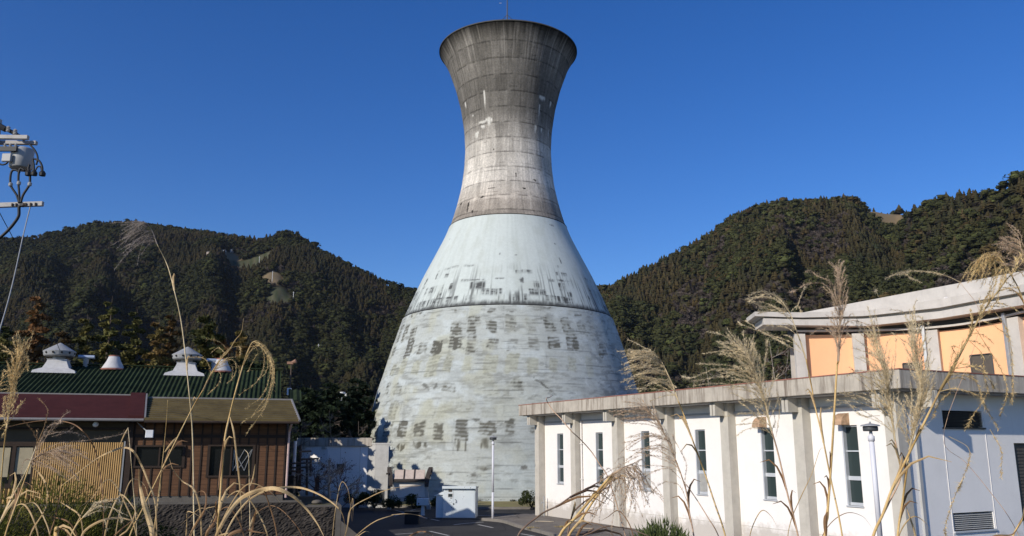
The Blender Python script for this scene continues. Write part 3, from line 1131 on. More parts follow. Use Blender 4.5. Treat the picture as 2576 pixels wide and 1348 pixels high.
m_whmetal = worn('weathered white painted metal', (.54, .53, .52), .8, 1.05, 5, .6, .05)
m_whdull = worn('dull grey painted metal', (.32, .325, .325), .8, 1.1, 5, .6, .05)
m_flash = worn('dull zinc flashing', (.22, .21, .205), .75, 1.15, 4, .6, .05)
m_pvc = worn('pale pink plastic pipe', (.55, .40, .36), .9, 1.05, 4, .5, 0)
m_lampw = worn('white lamp housing', (.78, .78, .78), rough=.5, bump=0)

ZT = 1.42                                    # terrace level
HX = Vector((.961, .276, 0)).normalized()    # along the front, to the right and away
HB = Vector((-.276, .961, 0)).normalized()   # backwards
Q = Vector((-8.77, 33.0, 0))


def H(s, b, z):
    """s metres along the front (0 = right corner, negative to the left), b metres back"""
    p = Q + HX * s + HB * b
    return (p.x, p.y, z)


def s_of(u, b=0.0, v=1100):
    """s of the point of the front plane seen in image column u"""
    a = (u - CU) / FPX / ray(u, v)[1]
    o_ = Q + HB * b
    return (a * o_.y - o_.x) / (HX.x - a * HX.y)


ZE = 4.38
hut = empty('timber_hut', H(-4, 1.5, ZT), 'brown timber hut with a tan roof, a maroon roofed wing and a yellow reed screen', 'hut')
s_mid = s_of(333)
w_ = MB()
# front wall with openings: window right (530..640) and window left (345..465)
wr0, wr1, wz0, wz1 = s_of(528), s_of(641), ZT + .93, ZT + 2.02
wl0, wl1, lz0, lz1 = s_of(343), s_of(466), ZT + 1.30, ZT + 2.00
xs = [s_mid, wl0, wl1, wr0, wr1, 0.0]
w_.box((s_mid, 0, ZT + .22), (wl0, .12, ZE + .1), H)
w_.box((wl0, 0, ZT + .22), (wl1, .12, lz0), H)
w_.box((wl0, 0, lz1), (wl1, .12, ZE + .1), H)
w_.box((wl1, 0, ZT + .22), (wr0, .12, ZE + .1), H)
w_.box((wr0, 0, ZT + .22), (wr1, .12, wz0), H)
w_.box((wr0, 0, wz1), (wr1, .12, ZE + .1), H)
w_.box((wr1, 0, ZT + .22), (0, .12, ZE + .1), H)
w_.box((-.12, .12, ZT + .22), (0, 3.0, ZE + .1), H)
w_.box((s_mid, 2.9, ZT + .22), (-.12, 3.0, ZE + .1), H)
w_.build('wall', m_timber, hut)
f_ = MB()
f_.box((s_mid, .02, ZT - .3), (-.02, 2.98, ZT + .22), H)
f_.build('footing', m_coping, hut)
bt = MB()
nb = 17
for k in range(nb):
    s = s_mid + .03 + (0 - s_mid - .09) * k / (nb - 1)
    segs = [(ZT + .2, ZE + .05)]
    if wl0 - .02 < s < wl1 + .02:
        segs = [(ZT + .2, lz0 - .05), (lz1 + .05, ZE + .05)]
    if wr0 - .02 < s < wr1 + .02:
        segs = [(ZT + .2, wz0 - .05), (wz1 + .05, ZE + .05)]
    for z0, z1 in segs:
        bt.box((s, -.03, z0), (s + .055, .0, z1), H)
bt.box((s_mid, -.032, ZE - .62), (0, -.002, ZE - .50), H)
bt.build('battens', m_batten, hut)
cp_ = MB()
cp_.box((s_mid - .16, -.10, ZT - .1), (s_mid + .03, .12, ZE + .02), H)
cp_.build('post', m_batten, hut)
for (a, b2, z0, z1, bars) in ((wl0, wl1, lz0, lz1, False), (wr0, wr1, wz0, wz1, True)):
    g = MB()
    t = .05
    g.box((a - .05, -.045, z0 - .06), (a + t, .05, z1 + .06), H)
    g.box((b2 - t, -.045, z0 - .06), (b2 + .05, .05, z1 + .06), H)
    g.box((a + t, -.045, z1 - t + .05), (b2 - t, .05, z1 + .06), H)
    g.box((a + t, -.05, z0 - .06), (b2 - t, .05, z0 + t - .04), H)
    g.box(((a + b2) / 2 - .03, -.02, z0), ((a + b2) / 2 + .03, .05, z1), H)
    fo = g.build('window', m_batten, hut)
    g = MB()
    g.box((a + .04, .055, z0 - .01), (b2 - .04, .065, z1 + .01), H)
    g.build('pane', m_glassd, fo)
    if bars:
        g = MB()
        a2 = a + (b2 - a) * .55
        for k in range(3):
            for sg in (1, -1):
                x0 = a2 + (b2 - .1 - a2) * (k - .4) / 2.4
                x1 = x0 + sg * .5
                p0, p1 = Vector(H(max(a2, min(b2 - .06, x0)), .035, z0 + .18)), Vector(H(max(a2, min(b2 - .06, x1)), .035, z1 - .12))
                g.tube([p0, p1], .013, 4)
        g.build('lattice', m_whdull, fo)
# roof over the timber part: lean-to with hipped right end
EZ, TZ_, RB = ZE, 5.28, 2.0
ro_ = MB()
sl0, sr0 = s_of(361, -.55), .42
sl1 = s_of(362, RB)
ro_.hexa([H(sl0, -.75, EZ - .05), H(sr0, -.75, EZ - .05), H(sr0 - .28, RB, TZ_ - .03), H(sl1, RB, TZ_ - .03),
          H(sl0, -.75, EZ + .02), H(sr0, -.75, EZ + .02), H(sr0 - .28, RB, TZ_ + .03), H(sl1, RB, TZ_ + .03)])
rib = 11
for k in range(rib):
    t = (k + .5) / rib
    b0, z0 = -.72 + (RB + .72) * t, EZ + .03 + (TZ_ - EZ) * t
    sl_ = sl0 + (sl1 - sl0) * t
    ro_.hexa([H(sl_, b0 - .11, z0 - .03), H(sr0 - .28 * t, b0 - .11, z0 - .03), H(sr0 - .28 * t, b0 + .1, z0 + .02), H(sl_, b0 + .1, z0 + .02),
              H(sl_, b0 - .11, z0 + .012), H(sr0 - .28 * t, b0 - .11, z0 + .012), H(sr0 - .28 * t, b0 + .1, z0 + .05), H(sl_, b0 + .1, z0 + .05)])
r_o = ro_.build('roof', m_brroof, hut)
g = MB()
g.box((sl1, RB - .05, TZ_ + .0), (sr0 - .22, RB + .10, TZ_ + .09), H)
g.tube([H(sr0 + .02, -.76, EZ + .02), H(sr0 - .26, RB, TZ_ + .05)], .05, 6)
g.build('ridge_cap', m_flash, r_o)
g = MB()
g.tube([H(sl0, -.80, EZ - .06), H(sr0, -.80, EZ - .06)], .05, 8)
g.build('gutter', m_batten, r_o)
g = MB()
g.tube([H(.14, -.76, EZ - .1), H(.10, -.10, EZ - .35), H(.09, -.06, EZ - .6)], .04, 8)
g.tube([H(.09, -.06, EZ - .6), H(.09, -.06, ZT + .1)], .045, 8)
g.build('downpipe', m_pvc, hut)
# gable piece closing the right end under the roof
g = MB()
g.add([H(-.001, .12, ZE + .1), H(-.001, 2.0, ZE + .1), H(-.001, 2.0, TZ_ - .05), H(-.1, .12, ZE + .1), H(-.1, 2.0, ZE + .1), H(-.1, 2.0, TZ_ - .05)],
      [(0, 1, 2), (5, 4, 3), (0, 3, 4, 1), (1, 4, 5, 2), (2, 5, 3, 0)])
g.build('gable', m_timber, hut)
# maroon wing
S_L = s_of(-260)
mr = MB()
a, b2 = S_L, s_of(358, -.62)
st = s_of(318, -.6)
b3, st3 = s_of(357, 2.0), s_of(318, 2.0)
mr.hexa([H(a, -.62, EZ + .02), H(b2, -.62, EZ + .02), H(b3, 2.0, 5.33), H(a, 2.0, 5.33),
         H(a, -.62, EZ + .09), H(b2, -.62, EZ + .09), H(b3, 2.0, 5.41), H(a, 2.0, 5.41)])
mr.hexa([H(st, -.60, EZ + .091), H(b2 - .02, -.60, EZ + .091), H(b3 - .02, 2.05, 5.42), H(st3, 2.05, 5.42),
         H(st, -.60, EZ + .16), H(b2 - .02, -.60, EZ + .16), H(b3 - .02, 2.05, 5.53), H(st3, 2.05, 5.53)])
m_o = mr.build('roof', m_maroon, hut)
m_o['label'] = 'maroon sheet roof of the left wing'
g = MB()
g.tube([H(a, -.66, EZ - .0), H(b2, -.66, EZ - .0)], .055, 8)
g.hexa([H(b2, -.64, EZ + .03), H(b2 + .06, -.64, EZ + .03), H(b3 + .06, 2.0, 5.36), H(b3, 2.0, 5.36),
        H(b2, -.64, EZ + .15), H(b2 + .06, -.64, EZ + .15), H(b3 + .06, 2.0, 5.50), H(b3, 2.0, 5.50)])
g.box((a, 2.0, 5.36), (st, 2.1, 5.46), H)
g.build('flashing', m_flash, m_o)
# wing front: window far left, reed screen, dark band above
rs0, rs1 = s_of(97), s_of(316)
wg0, wg1 = s_of(-60), s_of(96)
lw = MB()
lw.box((S_L, .14, ZT + .05), (s_mid - .17, .26, ZE + .3), H)
lw.box((S_L, .26, ZT + .05), (S_L + .12, 3.0, ZE + .3), H)
lw.build('wing_wall', worn('dim brown plaster', (.11, .085, .055), scale=2), hut)
sc_ = MB()
n_r = 40
for k in range(n_r):
    s0 = rs0 + (rs1 - rs0) * k / n_r
    sc_.tube([H(s0, -.06, ZT + .05), H(s0, -.06, ZT + 2.16)], (rs1 - rs0) / n_r * .47, 5, caps=False)
n_r2 = 30
for k in range(n_r2):
    s0 = S_L + .2 + (rs0 - S_L - .2) * k / n_r2
    sc_.tube([H(s0, -.055, ZT + .05), H(s0, -.055, ZT + .55)], .06, 5, caps=False)
sc_.box((S_L, -.03, ZT), (rs1, -.01, ZT + .5), H)
sc_.box((rs0, -.03, ZT), (rs1, -.01, ZT + 2.1), H)
sc_.build('reed_screen', m_bamboo, hut)
g = MB()
g.box((rs1 - .02, -.11, ZT), (rs1 + .03, -.01, ZT + 2.2), H)
g.build('screen_edge', m_whdull, hut)
g = MB()
g.box((S_L, -.02, ZT + .56), (wg1, .14, ZT + .72), H)
g.box((S_L, -.02, ZT + 2.02), (wg1, .14, ZT + 2.18), H)
for u in (40, 92, -20):
    g.box((s_of(u) - .06, -.02, ZT + .72), (s_of(u) + .06, .14, ZT + 2.02), H)
fo = g.build('window', m_batten, hut)
g = MB()
g.box((S_L, .05, ZT + .72), (wg1, .06, ZT + 2.02), H)
g.build('pane', m_glassd, fo)
g = MB()
g.box((s_of(-15), .035, ZT + .95), (s_of(30), .045, ZT + 1.98), H)
g.box((s_of(45), .035, ZT + 1.05), (s_of(90), .045, ZT + 1.98), H)
g.build('curtain', worn('beige curtain', (.42, .36, .24), bump=0), fo)
g = MB()
g.box((S_L, -.03, ZT + 2.62), (rs1 + .1, .14, ZT + 2.70), H)
g.build('lintel_rail', m_batten, hut)
# lamps
lp = empty('floodlight', H(s_of(352), -.1, ZE - .2), 'square white floodlight on an angled arm under the tan roof of the hut', 'lamp')
s0, s1 = s_of(350), s_of(381)
MB().tube([H(s0 - .1, -.1, ZE - .08), H(s1 - .08, -.62, ZE - .42)], .018, 6).build('arm', m_whdull, lp)
MB().box((s1 - .13, -.74, ZE - .64), (s1 + .14, -.62, ZE - .36), H).build('housing', m_lampw, lp, bevel=.015)
lp = empty('globe_lamp', H(s_of(237, -.3), -.3, ZE - .3), 'small round white lamp hanging under the maroon roof edge', 'lamp')
s0 = s_of(237, -.3)
c0 = Vector(H(s0, -.3, ZE - .16))
MB().lathe([(.001, -.10), (.05, -.09), (.09, -.05), (.105, 0), (.09, .05), (.05, .09), (.001, .10)], c0, 16).build('globe', m_lampw, lp, True)
MB().tube([c0 + Vector((0, 0, .09)), c0 + Vector((0, 0, .22))], .02, 6).build('stem', m_batten, lp)

# green shed
shed = empty('green_roofed_shed', H(-8, 7, ZT), 'long shed with a dark green corrugated roof and white ventilators, behind the timber hut', 'shed')
SR = -.15 + 0
gE, gR = 5.35, 6.98
gb0, gb1 = 2.6, 7.0


def corr(mb, s0, s1, b0, z0, b1, z1, pitch=.185, amp=.032):
    n = int((s1 - s0) / pitch) * 4
    vs = []
    for i in range(n + 1):
        s = s0 + (s1 - s0) * i / n
        dz = amp * sin(2 * pi * i / 4)
        vs += [H(s, b0, z0 + dz), H(s, b1, z1 + dz)]
    mb.add(vs, [(2 * i, 2 * i + 2, 2 * i + 3, 2 * i + 1) for i in range(n)])


sh_r = s_of(700, gb0)
sh_l = s_of(-200, gb0) - 3
sh_c = MB()
corr(sh_c, s_of(52, gb0) - 6, sh_r, gb0 - .3, gE - .1, gb1, gR)
corr(sh_c, s_of(52, gb0) - 6, sh_r, gb1 + .004, gR, gb1 + 1.9, gR - .70)
g_o = sh_c.build('roof', m_green, shed)
g = MB()
g.box((sh_l, gb1 - .12, gR + .02), (sh_r + .05, gb1 + .12, gR + .07), H)
g.build('ridge_cap', m_green, g_o)
g = MB()
g.box((sh_l, gb0, 0), (sh_r - .3, gb0 + .15, gE - .05), H)
g.box((sh_l, gb1 + 1.55, 0), (sh_r - .3, gb1 + 1.7, gR - .75), H)
g.build('wall', m_timber, shed)
g = MB()
b_w = [(gb0 + .15, ZT - 1), (gb1 + 1.55, ZT - 1), (gb1 + 1.55, gR - .72), (gb1, gR - .12), (gb0 + .15, gE + .0)]
vs = [H(sh_r - .45, b, z) for b, z in b_w] + [H(sh_r - .3, b, z) for b, z in b_w]
g.add(vs, [(4, 3, 2, 1, 0), (5, 6, 7, 8, 9)] + [(i, (i + 1) % 5, 5 + (i + 1) % 5, 5 + i) for i in range(5)])
g.build('gable', m_timber, shed)
g = MB()
corr(g, sh_r + .35, sh_r + .9, gb0 + 1.0, gE + .05, gb0 + 2.6, gE + .62)
g.build('side_roof', m_green, shed)


def big_vent(u):
    b = gb1 - .55
    s = s_of(u, b, 930)
    t = .62
    zb = gR - .43
    g = MB()                                  # flared square curb
    rs = [(.86, zb - .02), (.82, zb + .09), (.52, zb + .22), (.41, zb + .46), (.38, zb + .57), (.41, zb + .62)]
    vs = []
    for r, z in rs:
        vs += [H(s - r, b - r * .85, z), H(s + r, b - r * .85, z), H(s + r, b + r * .85, z), H(s - r, b + r * .85, z)]
    fs = []
    for i in range(len(rs) - 1):
        for k in range(4):
            k2 = (k + 1) % 4
            fs.append((i * 4 + k, i * 4 + k2, i * 4 + 4 + k2, i * 4 + 4 + k))
    fs.append(tuple(range(len(vs) - 4, len(vs))))
    g.add(vs, fs)
    vo = g.build('ventilator', m_whmetal, shed)
    c = Vector(H(s, b, zb + .60))
    g = MB()
    g.lathe([(.25, 0), (.25, .14), (.59, .16), (.62, .20), (.66, .37), (.63, .39), (.05, .74), (.02, .75)], c, 28)
    g.build('cowl', m_whdull, vo)
    for k in range(12):
        g = MB()
        a = 2 * pi * k / 12 + .1
        d = Vector((cos(a), sin(a), 0))
        p0 = c + d * .615 + Vector((0, 0, .285))
        g.tube([p0, p0 + d * .05], .045, 8)
        g.build('hole', m_black, vo)


big_vent(145)
big_vent(468)


def cone_vent(u):
    b = gb1 - .2
    s = s_of(u, b, 930)
    c = Vector(H(s, b, gR - .10))
    g = MB()
    g.lathe([(.50, -.05), (.46, .02), (.30, .30), (.23, .50), (.20, .52)], c, 20)
    vo = g.build('ventilator', m_whmetal, shed, True)
    g = MB()
    g.lathe([(.215, .515), (.225, .52), (.225, .56), (.20, .57)], c, 20)
    g.lathe([(.56, -.10), (.56, -.05), (.5, -.03)], c, 20)
    g.build('rusty_collar', m_redrim, vo)


cone_vent(284)
cone_vent(556)


def t_pipe(u):
    b = gb1 - .05
    s = s_of(u, b, 930)
    c = Vector(H(s, b, gR - .1))
    g = MB()
    g.tube([c, c + Vector((0, 0, .42))], .11, 12)
    vo = g.build('flue', m_whdull, shed)
    g = MB()
    g.tube([c + Vector((-.32, -.08, .48)), c + Vector((.32, .08, .48))], .085, 12)
    g.build('flue_tee', worn('bluish galvanised flue', (.45, .52, .62), metal=.4, rough=.4, bump=0), vo)


t_pipe(214)
t_pipe(537)

# retaining wall
rw = empty('retaining_wall', H(-3, -1.3, 0), 'dark rough stone retaining wall in front of the timber hut', 'wall')
RB_ = -1.25
re1, re2 = s_of(766, RB_), s_of(864, RB_)
g = MB()
nx, nz = 260, 34
vs = []
sL = -16.0
for j_ in range(nz + 1):
    for i in range(nx + 1):
        s = sL + (re2 - .15 - sL) * i / nx
        top = ZT + .02 if s < re1 else ZT - .17
        z = -.2 + (top + .2) * j_ / nz
        o_ = RB_ - .05 * random.random() - .09 * float(fbm(np.array(s * 2.6), np.array(z * 3.5), 55, 3))
        if j_ == nz:
            o_ = RB_
        vs.append(H(s, o_, z))
g.add(vs, [(j_ * (nx + 1) + i, j_ * (nx + 1) + i + 1, (j_ + 1) * (nx + 1) + i + 1, (j_ + 1) * (nx + 1) + i) for j_ in range(nz) for i in range(nx)])
g.build('stone_face', m_stone, rw)
g = MB()
g.box((sL, RB_ - .04, ZT + .0), (re1, RB_ + .16, ZT + .06), H)
g.box((re1, RB_ - .04, ZT - .19), (re2, RB_ + .16, ZT - .13), H)
g.build('coping', m_coping, rw)
g = MB()
g.box((re2 - .17, RB_ - .09, -.2), (re2 + .02, RB_ + 4, ZT - .132), H)
g.build('end_pier', m_coping, rw)
g = MB()
q = [(re2 + .03, RB_ - .1), (re2 + .95, RB_ - .1), (re2 + .95, RB_ + .2), (re2 + .03, RB_ + .2)]
vs = [H(a, b, -.2) for a, b in q] + [H(q[0][0], q[0][1], .72), H(q[1][0], q[1][1], -.02), H(q[2][0], q[2][1], -.02), H(q[3][0], q[3][1], .72)]
g.hexa(vs)
g.build('sloped_kerb', m_coping, rw)
# ================================================================== ground
def asphalt(name, base, crack=True):
    k = N(name)
    v = k.coord()
    a = k.noise(v, .5, 6, .7)
    b = k.noise(v, 60, 3, .8)
    d = k.noise(v, 4, 6, .7)
    c = k.ramp(a, [(.3, tuple(x * .75 for x in base)), (.7, tuple(x * 1.3 for x in base))])
    c = k.mix(.5, c, k.ramp(d, [(.3, (.7,) * 3), (.7, (1.2,) * 3)]), 'MULTIPLY')
    c = k.mix(.4, c, k.ramp(b, [(.3, (.5,) * 3), (.7, (1.4,) * 3)]), 'MULTIPLY')
    if crack:
        vo = k.n('ShaderNodeTexVoronoi', feature='DISTANCE_TO_EDGE')
        vo.inputs['Scale'].default_value = .35
        wv_ = k.n('ShaderNodeMix', data_type='RGBA')
        wv_.inputs['Factor'].default_value = .25
        nz = k.n('ShaderNodeTexNoise')
        nz.inputs['Scale'].default_value = 1.5
        k.l(v, nz.inputs['Vector'])
        k.l(v, wv_.inputs['A'])
        k.l(nz.outputs['Color'], wv_.inputs['B'])
        k.l(wv_.outputs['Result'], vo.inputs['Vector'])
        c = k.mix(k.ramp(vo.outputs['Distance'], [(.0, (.8,) * 3), (.012, (0, 0, 0))]), c, tuple(x * .35 for x in base))
    k.base(c)
    k.rough(.9)
    k.bump(b, .3, .01)
    return k.m


m_asph = asphalt('worn asphalt', (.042, .040, .039))
m_pave = asphalt('pale asphalt pavement', (.17, .15, .13))
m_soil = N('dry soil and leaf litter')
k_ = m_soil
v = k_.coord()
c = k_.ramp(k_.noise(v, 1.3, 7, .7), [(.3, (.06, .05, .035)), (.5, (.11, .09, .055)), (.7, (.10, .105, .045))])
k_.base(c)
k_.rough(.95)
k_.bump(k_.noise(v, 9, 5, .7), .6, .05)
m_soil = k_.m
m_lawn = N('winter lawn')
k_ = m_lawn
v = k_.coord()
c = k_.ramp(k_.noise(v, 1.1, 7, .75), [(.3, (.15, .12, .06)), (.5, (.26, .22, .10)), (.7, (.20, .22, .07))])
k_.base(c)
k_.rough(.95)
k_.bump(k_.noise(v, 25, 5, .7), .7, .04)
m_lawn = k_.m
m_line = worn('worn white road paint', (.50, .49, .46), .55, 1.1, 6, .8, 0)
m_kerb = worn('weathered kerb stone', (.22, .20, .175), .7, 1.2, 3)

g = MB()
g.add([(-2550, -950, -.35), (2550, -950, -.35), (2550, 2750, -.35), (-2550, 2750, -.35)], [(0, 1, 2, 3)])
tag(g.build('ground', m_soil), kind='structure')
g = MB()
g.prism([(-26, 14), (26, 14), (40, 40), (40, 120), (-45, 120), (-45, 40)], -.3, 0)
tag(g.build('parking_ground', m_asph), kind='structure')
# bank the photograph was taken from
nb_ = 40
vs = []
for j_ in range(nb_ + 1):
    y = -14 + 29.5 * j_ / nb_
    for i in range(nb_ + 1):
        x = -30 + 60 * i / nb_
        t = float(sstep(15.0, 10.2, np.array(y)))
        z = -.33 + 2.03 * t + .10 * math.sin(x * 1.3 + y * .7) * t + .05 * random.random() * t
        vs.append((x, y, z))
MBANK = 1.65
g = MB()
g.add(vs, [(j_ * (nb_ + 1) + i, j_ * (nb_ + 1) + i + 1, (j_ + 1) * (nb_ + 1) + i + 1, (j_ + 1) * (nb_ + 1) + i) for j_ in range(nb_) for i in range(nb_)])
tag(g.build('grass_bank', m_soil), kind='structure')
# terrace behind the retaining wall
g = MB()
g.add([H(-16, RB_ + .1, ZT - .02), H(re1, RB_ + .1, ZT - .02), H(re1, 13, ZT - .02), H(-20, 13, ZT - .02)], [(0, 1, 2, 3)])
g.add([H(re1, RB_ + .1, ZT - .19), H(re2 - .17, RB_ + .1, ZT - .19), H(re2 - .17, 6, ZT - .19), H(re1, 6, ZT - .19)], [(0, 1, 2, 3)])
g.add([H(re1, 6, ZT - .19), H(re2 - .17, 6, ZT - .19), H(re2 + .6, 8, 0.004), H(re1, 8, .004)], [(0, 1, 2, 3)])
tag(g.build('terrace', m_soil), kind='structure')

# pavement beside the hall with its kerb
kp = [G(1216, 1309), G(1262, 1313), G(1310, 1327), G(1358, 1339), G(1420, 1356)]
kp = spline(kp, 5)
q = Vector((9.5, 17.5, 0))
near = [Vector((5.5, 24, 0)), Vector((9.2, 16, 0)), Vector((30, 16, 0))]
edge = [(p.x, p.y) for p in kp] + [(p.x, p.y) for p in near]
back = [W(30, -4, 0)[:2], W(22.4, -1.1, 0)[:2], W(.4, -1.1, 0)[:2], W(-.6, -.6, 0)[:2]]
n_k = len(kp)
bm2 = MB()
bm2.prism(edge + [(a, b_) for a, b_ in back], -.1, .10)
tag(bm2.build('pavement', m_pave), kind='structure')
g = MB()
for i in range(n_k - 1):
    a, b_ = kp[i], kp[i + 1]
    t = (b_ - a).normalized()
    s_ = Vector((t.y, -t.x, 0))
    if s_.y > 0:
        s_ = -s_
    g.hexa([tuple(a + s_ * .14 - Vector((0, 0, .1))), tuple(b_ + s_ * .14 - Vector((0, 0, .1))), tuple(b_ - Vector((0, 0, .1))), tuple(a - Vector((0, 0, .1))),
            tuple(a + s_ * .14 + Vector((0, 0, .125))), tuple(b_ + s_ * .14 + Vector((0, 0, .125))), tuple(b_ + Vector((0, 0, .125))), tuple(a + Vector((0, 0, .125)))])
tag(g.build('kerb', m_kerb), kind='structure')

# ring of lawn round the tower
n_ = 90
vs = []
for i in range(n_):
    a = 2 * pi * i / n_
    for r, z in ((10.7, .16), (14.6, .13), (15.4, .10)):
        vs.append((TX + r * sin(a), TY - r * cos(a), z))
fs = []
for i in range(n_):
    i2 = (i + 1) % n_
    for k in range(2):
        fs.append((i * 3 + k, i2 * 3 + k, i2 * 3 + k + 1, i * 3 + k + 1))
tag(MB().add(vs, fs).build('lawn_strip', m_lawn), kind='structure')
kr = MB()
kr.lathe([(15.4, -.05), (15.4, .12), (15.55, .12), (15.55, -.05)], (TX, TY, 0), 96, caps=False)
tag(kr.build('lawn_kerb', m_kerb), kind='structure')

# painted lines


def line_(pts, wd, name='road_marking'):
    g = MB()
    pts = [Vector(p) for p in pts]
    vs = []
    for i, p in enumerate(pts):
        t = (pts[min(i + 1, len(pts) - 1)] - pts[max(i - 1, 0)]).normalized()
        s_ = Vector((-t.y, t.x, 0)) * wd / 2
        vs += [(p.x + s_.x, p.y + s_.y, .006), (p.x - s_.x, p.y - s_.y, .006)]
    g.add(vs, [(2 * i, 2 * i + 1, 2 * i + 3, 2 * i + 2) for i in range(len(pts) - 1)])
    return tag(g.build(name, m_line), kind='structure')


zb = lambda x, y: G((1480 + x / 4.025) * .6391, (1780 + y / 4.025) * .6391)
line_(spline([zb(1500, 1003), zb(2000, 996), zb(2600, 976)]), .15)
line_(spline([zb(1230, 1150), zb(1400, 1128), zb(1700, 1106)]), .13)
line_([zb(1615, 1146), zb(1850, 1195)], .12)
line_([zb(300, 1300), zb(620, 1280), zb(760, 1276)], .12)
line_([zb(1990, 1050), zb(2100, 1030)], .12)
line_([zb(300, 915), zb(480, 960)], .10)
line_([zb(290, 1010), zb(620, 900)], .10)
line_([zb(640, 1010), zb(1000, 1085)], .10)
line_([zb(2290, 1290), zb(2560, 1340)], .12)
line_([zb(850, 1250), zb(1150, 1320)], .12)
# fallen things on the pavement
m_straw = worn('dry straw', (.55, .42, .16), bump=0)
zD_ = lambda x, y: G((2000 + x / 3.22) * .6391, (1850 + y / 3.22) * .6391, .105)
for (x, y, w_, lab) in ((450, 660, .55, 'pale fallen twig on the pavement near the first column of the white hall'), (950, 748, .55, 'pale fallen twig on the pavement below the downpipe of the white hall')):
    c = zD_(x, y)
    t = MB()
    t.tube(spline([c + Vector((-w_ * .7, 0, .03)), c + Vector((-.2, .05, .04)), c + Vector((.3, -.03, .03)), c + Vector((w_ * .8, .02, .03))], 4), .022, 5)
    tag(t.build('fallen_twig', worn('bleached twig', (.45, .38, .28), bump=0)), lab, 'twig', 'twigs on the pavement')
for (x, y, lab) in ((285, 735, 'yellow tuft of dead weeds by the kerb of the pavement'), (680, 720, 'yellow tuft of dead weeds near the foot of the downpipe')):
    c = zD_(x, y)
    V, F = [], []
    for i in range(140):
        a = random.uniform(0, 2 * pi)
        d = Vector((cos(a), sin(a), random.uniform(.1, .5)))
        p0 = c + Vector((random.gauss(0, .13), random.gauss(0, .10), 0))
        s_ = Vector((-d.y, d.x, 0)) * .012
        n0 = len(V)
        V += [tuple(p0 - s_), tuple(p0 + s_), tuple(p0 + d * random.uniform(.08, .2))]
        F.append((n0, n0 + 1, n0 + 2))
    me = MB().add(V, F).build('weed_tuft', m_straw)
    tag(me, lab, 'weeds', 'weed tufts on the pavement')

# ================================================================== lamp posts


def lamp_post(base, h, label, r=.055, two=False):
    e = empty('lamp_post', base, label, 'street lamp', 'lamp posts in the yard')
    b = Vector(base)
    g = MB()
    g.tube([b, b + Vector((0, 0, h * .33))], r * 1.0, 14)
    g.tube([b + Vector((0, 0, h * .33)), b + Vector((0, 0, h * .90))], r * .96, 14)
    g.lathe([(r * 1.25, h * .895), (r * 1.25, h * .925), (r * .7, h * .93), (r * .55, h * .96)], b, 14)
    g.build('pole', m_lpole, e, True)
    g = MB()
    g.lathe([(.001, h * .955), (.16, h * .955), (.17, h * .96), (.17, h * .980), (.15, h * .985), (.001, h * .985)], b, 20, caps=False)
    g.build('lamp_head', m_darkst, e, True)
    g = MB()
    g.lathe([(.23, h * .985), (.20, h * .993), (.07, h * 1.0), (.001, h * 1.003)], b, 20, caps=False)
    g.lathe([(.23, h * .985), (.001, h * .984)], b, 20, caps=False)
    g.tube([b + Vector((0, 0, h)), b + Vector((0, 0, h * 1.012))], .025, 8)
    g.build('cap', m_whdull, e)
    g = MB()
    g.lathe([(.17, 0), (.17, .03), (.09, .05), (.08, .08)], b, 14)
    g.build('base_plate', m_lampw, e)
    return e


m_lpole = worn('silver painted lamp post', (.66, .66, .70), .92, 1.05, 2, .5, 0)
lamp_post(tuple(G(1239, 1309)), 3.93, 'slender pale lamp post with a dark head standing before the painted tower, beside the cabinet', .055)
pl_ = P(2187.7, 1065.5, 20.0)
lamp_post((pl_.x, pl_.y, .1), pl_.z - .1, 'silver lamp post with a dark head close to the near corner of the white hall', .06)

# ================================================================== painted metal cabinet
m_cab = N('pale blue paint flaking off steel')
k_ = m_cab
v = k_.coord()
a_ = k_.noise(v, 3.2, 5, .6)
b_ = k_.noise(v, 13, 4, .6)
sp_ = k_.n('ShaderNodeMath', operation='MULTIPLY')
k_.l(a_, sp_.inputs[0])
k_.l(b_, sp_.inputs[1])
c = k_.ramp(k_.noise(v, 1.5, 5, .6), [(.3, (.56, .62, .64)), (.7, (.64, .69, .71))])
c = k_.mix(k_.ramp(sp_.outputs[0], [(.375, (0, 0, 0)), (.39, (1, 1, 1))]), c, (.09, .08, .075))
k_.base(c)
k_.rough(.55)
m_cab = k_.m
kz0 = G(1150, 1304)
cab = empty('metal_cabinet', (kz0.x, kz0.y, 0), 'pale blue steel cabinet with flaking paint and an overhanging lid in the yard', 'cabinet')
ang = R(-4)
CX = Vector((cos(ang), sin(ang), 0))
CY = Vector((-sin(ang), cos(ang), 0))
c_l = G(1113, 1304)


def K(s, b, z):
    p = c_l + CX * s + CY * b
    return (p.x, p.y, z)


cw, ch, cd = 1.60, 1.47, 1.15
g = MB()
g.box((0, 0, .03), (cw, cd, ch), K)
g.build('body', m_cab, cab, bevel=.01)
g = MB()
g.hexa([K(-.02, -.16, ch + .02), K(cw + .04, -.16, ch + .02), K(cw + .04, cd + .05, ch - .06), K(-.02, cd + .05, ch - .06),
        K(-.02, -.16, ch + .075), K(cw + .04, -.16, ch + .075), K(cw + .04, cd + .05, ch), K(-.02, cd + .05, ch)])
g.hexa([K(-.02, -.158, ch - .05), K(cw + .04, -.158, ch - .05), K(cw + .04, -.14, ch - .05), K(-.02, -.14, ch - .05),
        K(-.02, -.158, ch + .02), K(cw + .04, -.158, ch + .02), K(cw + .04, -.14, ch + .02), K(-.02, -.14, ch + .02)])
for s in (-.018, cw + .02):
    g.add([K(s, -.15, ch + .0), K(s, .0, ch), K(s, .0, ch - .22), K(s + .015, -.15, ch + .0), K(s + .015, .0, ch), K(s + .015, .0, ch - .22)], [(0, 1, 2), (5, 4, 3), (0, 3, 4, 1), (1, 4, 5, 2), (2, 5, 3, 0)])
